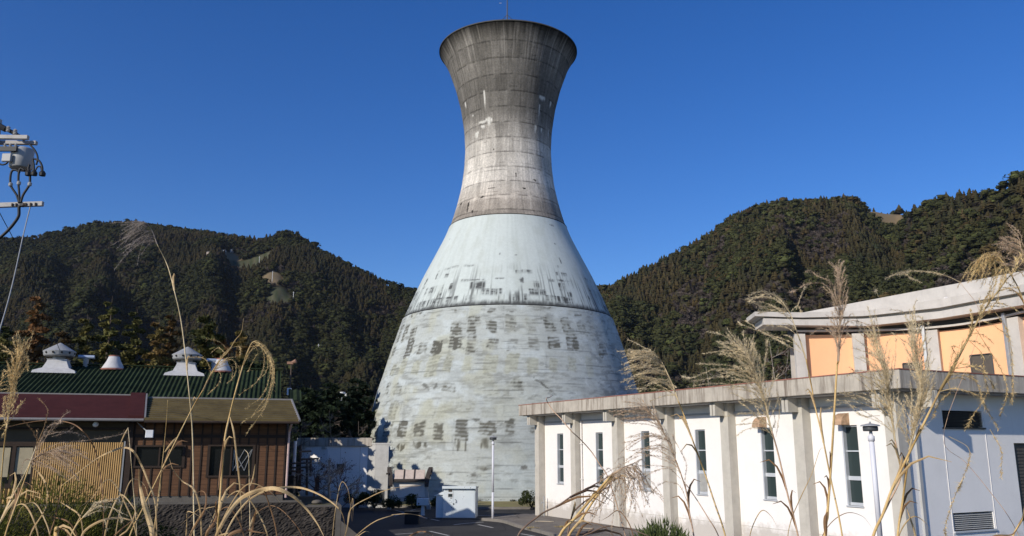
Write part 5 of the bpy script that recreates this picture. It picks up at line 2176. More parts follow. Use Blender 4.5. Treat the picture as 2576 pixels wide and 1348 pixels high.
def scatter(name, a0, a1, sp, label, gain=1.0, rust=0.0):
    # jittered polar grid with even spacing on the ground
    pts = []
    r = 260.0
    while r < 1330:
        da = sp / r
        n = int((a1 - a0) / da)
        a = a0 + (np.arange(n) + rng.uniform(-.45, .45, n)) * da
        rr_ = r + rng.uniform(-.45, .45, n) * sp
        pts.append(np.stack([a, rr_], 1))
        r += sp * .95
    pts = np.concatenate(pts)
    az, r = pts[:, 0], pts[:, 1]
    rr = np.interp(az, RA, RV)
    ok = (r < rr + 14) & (clear_mask(az, r) < .5) & (r > np.interp(az, FA, FV) - 260)
    az, r = az[ok], r[ok]
    z = hill_z(az, r)
    x, y = r * np.sin(az), r * np.cos(az)
    n = len(az)
    patch = fbm(x / 90, y / 90, 311, 4)
    patch2 = fbm(x / 45 + 20, y / 45, 313, 3)
    patch3 = fbm(x / 140 + 7, y / 140 + 3, 317, 3)
    u = rng.uniform(0, 1, n)
    rightness = sstep(-.05, .15, az)
    kind = np.where(patch + .14 * (u - .5) > .50 + .04 * rightness, 0, 1)                 # conifers or broadleaves
    kind = np.where((patch2 > .64) & (u > .25), 2, kind)                # bare shrubs in drifts
    kind = np.where(u < .03, 2, kind)
    rr = np.interp(az, RA, RV)
    near_ridge = (r > rr - 45)
    kind = np.where(near_ridge & (u > .55), 0, kind)
    H_ = np.where(kind == 0, rng.uniform(7.5, 12, n), np.where(kind == 1, rng.uniform(6, 9.5, n), rng.uniform(5, 7.5, n)))
    H_ = np.where(kind == 0, (8.2 + 4.5 * (patch3 - .35)) * rng.uniform(.88, 1.14, n), H_)
    H_ = np.where(near_ridge, H_ * rng.uniform(.65, 1.25, n), H_)
    Vs, Fs, Cs = [], [], []
    off = 0
    for i in range(n):
        kd = ('con', 'bro', 'bare')[kind[i]]
        v, f, c = PROTO[kd][rng.integers(len(PROTO[kd]))]
        h = H_[i]
        wsc = h * (1.25 if kd == 'con' else 1.40 if kd == 'bro' else 1.3) * rng.uniform(.8, 1.2)
        an = rng.uniform(0, 6.28)
        ca, sa = cos(an), sin(an)
        q = np.empty_like(v)
        q[:, 0] = (v[:, 0] * ca - v[:, 1] * sa) * wsc + x[i]
        q[:, 1] = (v[:, 0] * sa + v[:, 1] * ca) * wsc + y[i]
        q[:, 2] = v[:, 2] * h + z[i] - .3
        if kd == 'con':
            t = patch2[i] * 1.3 + .45 * rng.uniform(-.5, .5)
            base = np.array((.026, .033, .016)) * (1 - t) + np.array((.066, .050, .020)) * t
        elif kd == 'bro':
            t = rng.uniform(0, 1) * .6 + patch3[i] * .5
            base = np.array((.026, .034, .015)) * (1 - t) + np.array((.060, .060, .023)) * t
            if rng.uniform() < .05:
                base = np.array((.075, .085, .03))
        else:
            base = np.array((.085, .068, .058)) * rng.uniform(.7, 1.2)
        if rust and kd != 'bare' and patch3[i] > .58 and rng.uniform() < .16:
            base = np.array((.074, .055, .025)) * rng.uniform(.75, 1.1)
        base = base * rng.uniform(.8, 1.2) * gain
        Vs.append(q)
        Fs.append(f + off)
        Cs.append(c[:, None] * base[None, :])
        off += len(v)
    o_ = mesh_np(name, np.concatenate(Vs), np.concatenate(Fs), m_far, None, np.concatenate(Cs))
    return tag(o_, label, 'forest', kind='stuff')


TREE_GAIN = 1.0
scatter('hillside_forest', -.80, .02, 5.6, 'mixed forest, coloured darker for its weaker light, covering the hill on the left of the tower', .66)  # leaf colours on this hill darkened for the weaker light there
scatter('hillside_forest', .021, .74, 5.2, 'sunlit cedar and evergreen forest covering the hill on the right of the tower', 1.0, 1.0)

# tiny farm buildings and posts among the clearings on the left hill
for (u, v, w_, lab) in ((562, 637, 9, 'tiny white farmhouse in the clearing high on the left hill'), (525, 640, 7, 'tiny low pinkish shed left of the white farmhouse on the hill'), (583, 632, 5, 'tiny grey hut on the hill, right of the white farmhouse')):
    az, r, z = find(u, v)
    e = empty('farm_building', (r * sin(az), r * cos(az), z), lab, 'building', 'farm buildings on the left hill')
    c = Vector((r * sin(az), r * cos(az), z + 3.0))
    hw = w_ / FPX * r / 2
    MB().box((c.x - hw, c.y - 3, c.z - 3.5), (c.x + hw, c.y + 3, c.z + hw * .9)).build('wall', m_lampw if w_ == 9 else m_tile if w_ == 7 else m_whdull, e)
    z0 = c.z + hw * .9
    MB().add([(c.x - hw * 1.1, c.y - 3.4, z0), (c.x + hw * 1.1, c.y - 3.4, z0), (c.x + hw * 1.1, c.y + 3.4, z0), (c.x - hw * 1.1, c.y + 3.4, z0), (c.x - hw, c.y, z0 + hw * .6), (c.x + hw, c.y, z0 + hw * .6)],
             [(0, 1, 5, 4), (2, 3, 4, 5), (3, 0, 4), (1, 2, 5), (3, 2, 1, 0)]).build('roof', m_whdull, e)
for (u, v, px, lab) in ((651, 671, 26, 'thin pale pole at the upper edge of the tea field on the left hill'), (684, 712, 30, 'thin pale pole beside the dry grass between the tea fields'), (737, 760, 26, 'thin pale pole beside the lower tea field on the left hill'), (800, 890, 24, 'pale power pole low on the wooded slope just left of the tower')):
    az, r, z = find(u, v)
    e = empty('hill_pole', (r * sin(az), r * cos(az), z), lab, 'pole', 'poles on the left hill')
    h = px / FPX * r + 2
    x_, y_ = r * sin(az), r * cos(az)
    MB().tube([(x_, y_, z), (x_, y_, z + h)], .22, 6).build('pole', m_lampw, e)
    MB().tube([(x_ - 1.4, y_, z + h - 1.2), (x_ + 1.4, y_, z + h - 1.2)], .12, 5).build('cross_arm', m_whdull, e)


# ---- near trees, leaf by leaf
def leafquads(P0, size, r_, colf, flat=0.0):
    """small leaf sprays at the points P0 (n,3); returns V, F, C"""
    n = len(P0)
    a = r_.normal(size=(n, 3))
    a[:, 2] *= (1 - flat)
    a /= np.linalg.norm(a, axis=1)[:, None] + 1e-9
    b = r_.normal(size=(n, 3))
    b -= a * (a * b).sum(1)[:, None]
    b /= np.linalg.norm(b, axis=1)[:, None] + 1e-9
    s = size * r_.uniform(.6, 1.4, n)[:, None]
    V = np.stack([P0 - a * s * .5, P0 + b * s * .32, P0 + a * s * .6, P0 - b * s * .32], 1).reshape(-1, 3)
    F = np.arange(4 * n).reshape(n, 4)
    C = np.repeat(colf, 4, 0)
    return V, F, C


def conifer(u, vtop, y, height_w, col1, col2, label, zb_=0.0, n=4200, seed=1, open_=.75, cat='tree', droop=.25, size=.30, group='conifers behind the buildings', name='conifer_tree'):
    r_ = np.random.default_rng(seed)
    top = P(u, vtop, y)
    base = Vector((top.x, top.y, zb_))
    hgt = top.z - zb_
    e = empty(name, tuple(base), label, cat, group)
    g = MB()
    wob_ = [Vector((r_.normal() * .05, r_.normal() * .05, 0)) for _ in range(6)]
    pts = [base + Vector((0, 0, hgt * t * .98)) + wob_[k] * (k % 5) for k, t in enumerate((0, .2, .4, .6, .8, 1.0))]
    g.tube(pts, [hgt * .018, hgt * .015, hgt * .012, hgt * .008, hgt * .005, .012], 8)
    # limbs
    nl = 34
    limb = []
    for k in range(nl):
        f = .12 + .84 * (k / nl) ** .9
        a = k * 2.4 + r_.uniform(-.4, .4)
        ln_ = height_w * (1 - f) ** .75 * r_.uniform(.7, 1.15) + .25
        p0 = base + Vector((0, 0, hgt * f))
        p1 = p0 + Vector((cos(a) * ln_, sin(a) * ln_, -ln_ * droop * r_.uniform(.3, 1.2)))
        limb.append((p0, p1, ln_))
        g.tube([p0, p0.lerp(p1, .5) + Vector((0, 0, ln_ * .06)), p1], [.05, .03, .012], 5, caps=False)
    g.build('trunk', m_bark, e)
    wts = np.array([l_[2] ** 1.6 for l_ in limb])
    ids = r_.choice(nl, n, p=wts / wts.sum())
    t = r_.beta(1.6, 1.05, n)
    p0 = np.array([tuple(l_[0]) for l_ in limb])[ids]
    p1 = np.array([tuple(l_[1]) for l_ in limb])[ids]
    ln_ = np.array([l_[2] for l_ in limb])[ids]
    Pp = p0 + (p1 - p0) * t[:, None]
    Pp += r_.normal(size=(n, 3)) * (ln_ * .15 * (1.15 - .6 * t))[:, None] * np.array((1, 1, .55))
    shade = hash2(ids, ids * 0 + seed, 5) * .7 + .3 * r_.uniform(0, 1, n)
    col = lerp3(col1, col2, shade) * r_.uniform(.65, 1.35, n)[:, None]
    V, F, C = leafquads(Pp, size, r_, col, .3)
    mesh_np('crown', V, F, m_leaf, e, C)
    return e


GRN, DGR, OLV, BRN, RUST = (.060, .075, .026), (.035, .045, .018), (.13, .11, .036), (.125, .072, .03), (.16, .080, .036)
row = [(20, 800, 72, 2.4, DGR, OLV, 'dark olive conifer at the left edge behind the green roofed shed'),
       (102, 722, 74, 2.7, BRN, RUST, 'tall russet conifer behind the left ventilator of the green roof'),
       (165, 815, 70, 2.0, BRN, (.04, .03, .014), 'shorter brown conifer squeezed beside the tall russet one'),
       (222, 780, 71, 2.3, DGR, OLV, 'dark green conifer above the left flue of the green roof'),
       (284, 735, 75, 2.6, GRN, OLV, 'tall olive green conifer above the left cone vent of the green roof'),
       (345, 762, 73, 2.5, DGR, OLV, 'green conifer halfway between the two large ventilators'),
       (402, 790, 72, 2.2, OLV, BRN, 'olive brown conifer just left of the tall grass stalk'),
       (436, 770, 76, 2.2, BRN, (.05, .035, .014), 'brown tinged conifer behind the right ventilator of the green roof'),
       (528, 772, 48.5, 1.9, DGR, OLV, 'olive conifer right of the right ventilator on the green roof'),
       (565, 835, 49, 1.6, BRN, RUST, 'russet conifer above the right cone vent of the green roof'),
       (612, 812, 75, 2.0, BRN, OLV, 'small brown conifer behind the leaning seed heads'),
       ]
for k, (u, vt, y, hw, c1, c2, lab) in enumerate(row):
    conifer(u, vt, y, hw * 1.12, tuple(1.35 * q for q in c1), tuple(1.35 * q for q in c2), lab, seed=20 + k, n=13000, size=.40, droop=.12)
row2 = [(782, 962, 62, 3.3, (.010, .017, .010), (.032, .046, .022), 'broad dark cedar left of the floodlight mast'),
        (838, 950, 68, 3.2, (.010, .017, .010), (.030, .046, .022), 'dark cedar directly behind the floodlight mast'),
        (905, 938, 60, 3.0, (.009, .015, .010), (.028, .042, .022), 'dense dark cedar hard against the left side of the tower'),
        (738, 1000, 66, 2.6, (.012, .018, .010), (.034, .046, .020), 'dark cedar behind the siren pole'),
        (880, 985, 56, 2.4, (.009, .015, .010), (.026, .038, .020), 'low dark cedar above the roof of the white annex')]
for k, (u, vt, y, hw, c1, c2, lab) in enumerate(row2):
    conifer(u, vt, y, hw, c1, c2, lab, seed=60 + k, n=12000, droop=.10, size=.34, group='cedars left of the tower', name='cedar_tree')
# cedars that stand behind the hut and throw the shade on the annex and the tower foot
for k, (x, y, h, hw, lab) in enumerate(((-13.5, 45.6, 8.2, 1.7, ''), (-14.6, 46.2, 8.6, 2.3, ''), (-16.0, 46.9, 8.8, 2.5, ''), (-17.9, 46.0, 8.8, 2.5, ''))):
    u_ = CU + FPX * x / (y * CP + (h - EYE) * SP)
    d_ = y * CP + (h - EYE) * SP
    v_ = CV - FPX * (-y * SP + (h - EYE) * CP) / d_
    conifer(u_, v_, y, hw, (.010, .017, .010), (.030, .044, .022), ('slim dark cedar rightmost in the group over the right end of the green ridge', 'dark cedar second from right in the group over the green ridge end', 'dark cedar third from right in the group over the green ridge end', 'dark cedar leftmost in the group over the right end of the green ridge')[k], seed=90 + k, n=9000, droop=.08, size=.34, group='cedars left of the tower', name='cedar_tree')


def branch_tree(name, base, top_z, spread, label, seed, mat, n_main=7, twig=5, r0=.09, group=None, cat='tree', lean=0.0, leafcol=None, leafn=0, up=.75, rtw=.010):
    """bare tree: trunk that forks into ever thinner limbs"""
    r_ = random.Random(seed)
    e = empty(name, tuple(base), label, cat, group)
    h = top_z - base.z
    trunk, twigs = MB(), MB()
    tp = [base + Vector((lean * h * t + r_.gauss(0, .03) * h * t, r_.gauss(0, .02) * h, h * t * .98)) for t in (0, .25, .5, .75, 1)]
    tp[0] = base
    trunk.tube(spline(tp, 3), [r0 * (1 - .85 * i / 12) for i in range(13)], 7)
    ends = []

    def grow(p, d, ln_, r, lev):
        q = p + d * ln_ * .5 + Vector((r_.gauss(0, .06), r_.gauss(0, .06), r_.gauss(0, .04))) * ln_
        z_ = q + (d + Vector((0, 0, .15 * up))).normalized() * ln_ * .5
        (trunk if lev == 0 else twigs).tube([p, q, z_], [r, r * .75, r * .45], 4 if lev else 5, caps=False)
        ends.append(z_)
        ends.append(q)
        if lev < 2:
            for _ in range(twig):
                t = r_.uniform(.35, 1)
                b = p.lerp(z_, t)
                nd = (d + Vector((r_.gauss(0, .6), r_.gauss(0, .6), r_.gauss(.25 * up, .4)))).normalized()
                grow(b, nd, ln_ * r_.uniform(.4, .65), max(rtw, r * .5), lev + 1)
    for k in range(n_main):
        f = .22 + .72 * k / n_main
        a = k * 2.4 + r_.uniform(-.5, .5)
        d = Vector((cos(a), sin(a), up * r_.uniform(.5, 1.3))).normalized()
        i = min(3, int(f * 4))
        p = tp[i].lerp(tp[i + 1], f * 4 - i)
        grow(p, d, spread * (1.1 - .75 * f) * r_.uniform(.8, 1.2), r0 * (.6 - .4 * f), 0)
    trunk.build('trunk', mat, e)
    twigs.build('twigs', mat, e)
    if leafn:
        rg = np.random.default_rng(seed)
        E_ = np.array([tuple(p) for p in ends])
        Pp = E_[rg.integers(len(E_), size=leafn)] + rg.normal(size=(leafn, 3)) * spread * .11
        V, F, C = leafquads(Pp, spread * .045, rg, np.array(leafcol)[None, :] * rg.uniform(.5, 1.4, leafn)[:, None])
        mesh_np('dead_leaves', V, F, m_leaf, e, C)
    return e


m_redtw = worn('reddish brown twigs', (.16, .09, .065), .7, 1.2, 4, .9, 0)
m_grtw = worn('grey brown twigs', (.15, .12, .095), .7, 1.2, 4, .9, 0)
# bare larch-like trees behind the hall roof, right
for k, (u, vt, y, sp_, mat, lc, lab) in enumerate(((1945, 850, 62, 1.7, m_palebark, (.125, .060, .036), 'russet winter tree with a pale trunk beside the first grey column of the orange hall'),
                                                    (1905, 925, 60, 1.2, m_palebark, (.11, .056, .036), 'smaller russet winter tree left of the pale trunked one'),
                                                    (1978, 880, 63, 1.2, m_palebark, (.10, .055, .034), 'thin bare tree half hidden by the corner column of the orange hall'),
                                                    (1790, 915, 66, 1.6, m_palebark, (.085, .058, .04), 'faint bare tree behind the spread grass plume over the hall roof'),
                                                    (1745, 950, 64, 1.3, m_palebark, (.085, .055, .04), 'low bare tree behind the hall roof, left of the spread plume'),
                                                    (1640, 975, 62, 1.2, m_grtw, (.09, .058, .04), 'brown bush of twigs right beside the shaded flank of the tower'))):
    tp_ = P(u, vt, y)
    branch_tree('bare_tree', Vector((tp_.x, tp_.y, 0)), tp_.z, sp_, lab, 300 + k, mat, 14, 5, .09, 'winter trees behind the hall', leafcol=lc, leafn=1500, up=.55)
# bare grey trees behind the annex and beside the hut
for k, (u, vt, y, sp_, lab) in enumerate(((838, 1030, 54, 1.5, 'bare grey tree whose twigs rise above the roof of the white annex'), (770, 1045, 53, 1.4, 'bare grey tree behind the left end of the annex roof'),
                                          (905, 1055, 55, 1.2, 'bare grey shrub between the annex roof and the tower'), (735, 1060, 50, 1.3, 'bare grey tree at the right corner of the timber hut'))):
    tp_ = P(u, vt, y)
    branch_tree('bare_tree', Vector((tp_.x, tp_.y, 0)), tp_.z, sp_, lab, 330 + k, m_grtw, 12, 5, .07, 'bare trees by the annex', leafcol=(.10, .085, .06), leafn=500, up=.5)
pt = z1080(650, 490, 36.0)
branch_tree('pruned_tree', Vector((pt.x, pt.y, ZT - .2)), pt.z, 1.25, 'small pruned bare tree with a pale trunk on the lower terrace', 350, m_palebark, 8, 5, .075, leafcol=(.11, .05, .035), leafn=160, up=.35, rtw=.008)
pt = z1080(740, 480, 38.0)
branch_tree('bare_shrub', Vector((pt.x, pt.y, 0)), pt.z, 1.2, 'reddish leafless shrub between the pruned tree and the annex wall', 351, m_redtw, 10, 5, .04, cat='shrub', leafcol=(.10, .04, .03), leafn=200, up=.8, rtw=.008)
pt = z1080(470, 560, 38.0)
branch_tree('bare_shrub', Vector((pt.x, pt.y, ZT - .2)), pt.z, 1.0, 'tangled dark shrub on the terrace in front of the white annex wall', 352, m_redtw, 9, 5, .04, cat='shrub', leafcol=(.05, .035, .025), leafn=300, up=.6, rtw=.008)


def bush(name, c, rx, ry, rz, label, col1, col2, n=2600, size=.09, seed=1, group=None, cat='bush', lumps=7, spiky=0.0):
    r_ = np.random.default_rng(seed)
    e = empty(name, (c[0], c[1], c[2]), label, cat, group)
    C0 = [(0, 0, .5, 1.0)] + [(r_.uniform(-.55, .55), r_.uniform(-.55, .55), r_.uniform(.35, .75), r_.uniform(.4, .65)) for _ in range(lumps)]
    ids = r_.integers(len(C0), size=n)
    C0a = np.array(C0)
    d = r_.normal(size=(n, 3))
    d /= np.linalg.norm(d, axis=1)[:, None]
    rad = (r_.uniform(0, 1, n) ** .3)[:, None]
    p = C0a[ids, :3] + d * rad * C0a[ids, 3:4] * np.array((.55, .55, .5))
    p[:, 2] = np.abs(p[:, 2])
    Pp = np.array(c) + p * np.array((rx, ry, rz))
    sh = hash2(ids, ids * 0 + seed, 9) * .6 + .4 * r_.uniform(0, 1, n)
    col = lerp3(col1, col2, sh) * r_.uniform(.6, 1.4, n)[:, None]
    if spiky:
        nrm = d + np.array((0, 0, .8)) + r_.normal(size=(n, 3)) * .35
        nrm /= np.linalg.norm(nrm, axis=1)[:, None]
        s = np.cross(nrm, r_.normal(size=(n, 3)))
        s /= np.linalg.norm(s, axis=1)[:, None] + 1e-9
        ln_ = spiky * r_.uniform(.6, 1.4, n)[:, None]
        V = np.stack([Pp - s * size * .05, Pp + s * size * .05, Pp + nrm * ln_], 1).reshape(-1, 3)
        F = np.arange(3 * n).reshape(n, 3)
        C = np.repeat(col, 3, 0)
    else:
        V, F, C = leafquads(Pp, size, r_, col)
    g = MB()
    for k in range(6):
        a = k * 1.05
        g.tube([(c[0], c[1], c[2]), (c[0] + cos(a) * rx * .2, c[1] + sin(a) * ry * .2, c[2] + rz * .35), (c[0] + cos(a) * rx * .35, c[1] + sin(a) * ry * .35, c[2] + rz * .65)], [.03, .02, .008], 5)
    g.build('stems', m_bark, e)
    mesh_np('foliage', V, F, m_leaf, e, C)
    return e


# clipped round bushes on the lawn strip round the tower
for k, (u, vb, r, lab) in enumerate(((1337, 1283, .62, 'clipped round bush in the sun beside the first column of the white hall'), (1102, 1285, .5, 'clipped round bush between the notice board and the steel cabinet'),
                                     (1038, 1287, .55, 'clipped round bush in shade under the notice board'), (938, 1285, .65, 'clipped round bush in shade left of the notice board'), (985, 1287, .5, 'clipped round bush in shade against the left post of the notice board'), (895, 1283, .6, 'dark round bush in front of the annex wall'))):
    p = G(u, vb)
    lit = k == 0
    bush('round_bush', (p.x, p.y + .4, .1), r * 1.55, r * 1.4, r * 1.55, lab, (.025, .040, .014), (.075, .085, .030), 2200, .07, 400 + k, 'clipped bushes round the tower', lumps=4)
# ground hugging plants along the tower foot
for k, (x, lab) in enumerate(((1630, 'flat tuft of dark ground plants at the tower foot, nearest the cabinet'), (1765, 'flat tuft of dark ground plants at the tower foot, left of the lamp post'), (1975, 'flat tuft of dark ground plants at the tower foot, just right of the lamp post'), (2100, 'long flat tuft of ground plants at the tower foot, midway to the hall'), (2290, 'flat tuft of ground plants at the tower foot, next to the round bush'))):
    u = (1480 + x / 4.025) * .6391
    p = G(u, 1266.5)
    bush('ground_plant', (p.x, p.y - .15, .12), .62, .3, .20, lab, (.03, .035, .015), (.07, .065, .03), 420, .06, 430 + k, 'ground plants at the tower foot', cat='plant', lumps=4)
# pine shrub close to the hall, and the shrubs on the bank left
pb = P(1655, 1345, 17.5)
bush('pine_shrub', (pb.x, pb.y, .1), 1.5, 1.1, 1.78, 'low pine shrub with long needles at the bottom in front of the white hall', (.05, .07, .02), (.14, .17, .06), 9000, .30, 440, cat='shrub', lumps=9, spiky=.16)
pb = P(60, 1300, 13.5)
bush('juniper_shrub', (pb.x - .2, pb.y, .4), 2.6, 1.8, 2.55, 'large feathery green shrub in the lower left corner before the reed screen', (.06, .075, .018), (.20, .18, .035), 26000, .16, 441, 'shrubs on the bank', 'shrub', 12, spiky=.10)
pb = P(215, 1330, 14.0)
bush('juniper_shrub', (pb.x, pb.y, .2), 1.5, 1.3, 2.35, 'smaller dark green shrub right of the big feathery one at lower left', (.04, .055, .015), (.13, .125, .03), 13000, .16, 442, 'shrubs on the bank', 'shrub', 9, spiky=.09)
pb = P(405, 1330, 15.0)
bush('juniper_shrub', (pb.x, pb.y, -.2), .95, .9, 2.40, 'dim green shrub against the stone retaining wall below the floodlight', (.025, .034, .012), (.08, .08, .025), 7000, .06, 443, 'shrubs on the bank', 'shrub', 6)

# ---- the air between here and the hills
hz = MB()
hz.box((-2600, -1000, -1.4), (2600, 2800, 560))
k = N('thin winter haze')
k.t.nodes.remove(k.b)
pv = k.n('ShaderNodeVolumePrincipled')
pv.inputs['Color'].default_value = (.72, .80, .92, 1)
pv.inputs['Density'].default_value = .000035
pv.inputs['Anisotropy'].default_value = .3
k.l(pv.outputs[0], k.t.nodes['Material Output'].inputs['Volume'])
haze = hz.build('haze', k.m)
tag(haze, kind='stuff')
scn.cycles.volume_bounces = 0
# ================================================================== dry plume grass in the foreground
def grass_mat(name, c0, c1, trans=.25):
    k = N(name)
    v = k.coord()
    a = k.noise(v, 14, 5, .7)
    b = k.noise(v, 140, 3, .7)
    c = k.ramp(a, [(.3, c0), (.7, c1)])
    c = k.mix(.35, c, k.ramp(b, [(.3, (.55,) * 3), (.7, (1.3,) * 3)]), 'MULTIPLY')
    k.base(c)
    k.rough(.6)
    tr = k.n('ShaderNodeBsdfTranslucent')
    k.l(c, tr.inputs['Color'])
    mx = k.n('ShaderNodeMixShader')
    mx.inputs[0].default_value = trans
    k.l(k.b.outputs[0], mx.inputs[1])
    k.l(tr.outputs[0], mx.inputs[2])
    k.l(mx.outputs[0], k.t.nodes['Material Output'].inputs['Surface'])
    return k.m


m_st_gold = grass_mat('golden dry stalk', (.50, .31, .11), (.72, .52, .24), .05)
m_st_pale = grass_mat('pale straw stalk', (.58, .44, .24), (.76, .62, .38), .05)
m_st_pink = grass_mat('pinkish brown stalk', (.46, .29, .19), (.64, .45, .30), .05)
m_st_dark = grass_mat('dead dark stalk', (.13, .085, .06), (.24, .16, .11), .0)
m_leaf_tan = grass_mat('dead tan grass blade', (.44, .28, .12), (.72, .53, .28), .25)
m_leaf_br = grass_mat('dead brown grass blade', (.16, .085, .04), (.30, .17, .08), .15)
m_plume = attr_mat('dry seed plume', .8, trans=.35)

GOLD, STRAW, GREY, PINK, BROWN = (.72, .54, .27), (.76, .63, .41), (.42, .36, .31), (.60, .45, .31), (.42, .28, .15)
z_A = lambda x, y: ((2400 + x / 2.074) * .6391, (1050 + y / 2.074) * .6391)
z_B = lambda x, y: ((3200 + x / 1.797) * .6391, (950 + y / 1.797) * .6391)
z_C = lambda x, y: ((3100 + x / 2.213) * .6391, (1500 + y / 2.213) * .6391)
z_D = lambda x, y: ((2000 + x / 3.22) * .6391, (1850 + y / 3.22) * .6391)
z_E = lambda x, y: (x / 2.937 * .6391, (1650 + y / 2.937) * .6391)
z_F = lambda x, y: ((600 + x / 1.5686) * .6391, (1250 + y / 1.5686) * .6391)
z_G = lambda x, y: (x / 1.9255 * .6391, (800 + y / 1.9255) * .6391)
z_H = lambda x, y: ((2000 + x / 2.213) * .6391, (1500 + y / 2.213) * .6391)
z_I = lambda x, y: ((2900 + x / 1.666) * .6391, (1300 + y / 1.666) * .6391)
z_1 = lambda x, y: (x / 1.4833 * .6391, (1200 + y / 1.4833) * .6391)
z_P = lambda x, y: ((1080 + x / 2.936) * .6391, (1650 + y / 2.936) * .6391)
z_K = lambda x, y: ((1480 + x / 4.025) * .6391, (1780 + y / 4.025) * .6391)
z_V = lambda x, y: ((2050 + x / 3.851) * .6391, (1550 + y / 3.851) * .6391)
z_7 = lambda x, y: ((700 + x / 3.68) * .6391, (1950 + y / 3.68) * .6391)


class Plume:
    def __init__(self, seed):
        self.r = np.random.default_rng(seed)
        self.V, self.F, self.C, self.n = [], [], [], 0

    def put(self, V, F, C):
        self.V.append(V)
        self.F.append(F + self.n)
        self.C.append(C)
        self.n += len(V)

    def thread(self, pts, w0, w1, col):
        """a thin three sided rachis"""
        pts = np.asarray(pts)
        n = len(pts)
        t = np.gradient(pts, axis=0)
        t /= np.linalg.norm(t, axis=1)[:, None] + 1e-9
        a = np.cross(t, np.array((.3, 1.0, .2)))
        a /= np.linalg.norm(a, axis=1)[:, None] + 1e-9
        b = np.cross(t, a)
        w = np.linspace(w0, w1, n)[:, None]
        rings = [pts + (a * cos(k * 2.094) + b * sin(k * 2.094)) * w for k in range(3)]
        V = np.stack(rings, 1).reshape(-1, 3)
        i = np.arange(n - 1)[:, None] * 3
        k = np.arange(3)[None, :]
        F = np.stack([i + k, i + (k + 1) % 3, i + 3 + (k + 1) % 3, i + 3 + k], -1).reshape(-1, 4)
        self.put(V, F, np.tile(np.array(col), (len(V), 1)) * self.r.uniform(.8, 1.15))

    def spikelets(self, pts, dens, size, width, col, splay=.6, hair=0, start=.12):
        pts = np.asarray(pts)
        seg = np.linalg.norm(np.diff(pts, axis=0), axis=1)
        L_ = seg.sum()
        n = max(3, int(L_ * dens * .68))
        d = np.sort(self.r.uniform(start, 1.0, n)) * L_
        cum = np.concatenate([[0], np.cumsum(seg)])
        p = np.stack([np.interp(d, cum, pts[:, k]) for k in range(3)], 1)
        t = np.gradient(pts, axis=0)
        t = np.stack([np.interp(d, cum, t[:, k]) for k in range(3)], 1)
        t /= np.linalg.norm(t, axis=1)[:, None] + 1e-9
        o_ = self.r.normal(size=(n, 3))
        o_ -= t * (o_ * t).sum(1)[:, None]
        o_ /= np.linalg.norm(o_, axis=1)[:, None] + 1e-9
        ax = t + o_ * splay * self.r.uniform(.4, 1.4, n)[:, None]
        ax /= np.linalg.norm(ax, axis=1)[:, None]
        s = np.cross(ax, self.r.normal(size=(n, 3)))
        s /= np.linalg.norm(s, axis=1)[:, None] + 1e-9
        ln_ = size * self.r.uniform(.6, 1.3, n)[:, None]
        c = np.array(col) * self.r.uniform(.65, 1.3, n)[:, None]
        width = width * .8
        V = np.stack([p, p + ax * ln_ * .5 + s * width, p + ax * ln_, p + ax * ln_ * .5 - s * width], 1).reshape(-1, 3)
        self.put(V, np.arange(4 * n).reshape(n, 4), np.repeat(c, 4, 0))
        if hair:
            m = int(n * hair)
            ii = self.r.integers(n, size=m)
            h = t[ii] * .7 + self.r.normal(size=(m, 3)) * .7
            h /= np.linalg.norm(h, axis=1)[:, None]
            hl = size * self.r.uniform(.9, 2.0, m)[:, None]
            hw = np.cross(h, self.r.normal(size=(m, 3)))
            hw = hw / (np.linalg.norm(hw, axis=1)[:, None] + 1e-9) * width * .22
            q = p[ii]
            V = np.stack([q - hw, q + hw, q + h * hl + hw * .5, q + h * hl - hw * .5], 1).reshape(-1, 3)
            self.put(V, np.arange(4 * m).reshape(m, 4), np.repeat(np.array(col) * self.r.uniform(.9, 1.4, m)[:, None], 4, 0))

    def build(self, parent, label=None):
        o_ = mesh_np('plume', np.concatenate(self.V), np.concatenate(self.F), m_plume, parent, np.concatenate(self.C))
        return o_


def to3(pts, d, jit=0.0, r_=None):
    out = []
    for k, (u, v) in enumerate(pts):
        y = d + (r_.normal() * jit * k if r_ is not None and jit else 0)
        out.append(P(u, v, y))
    return out


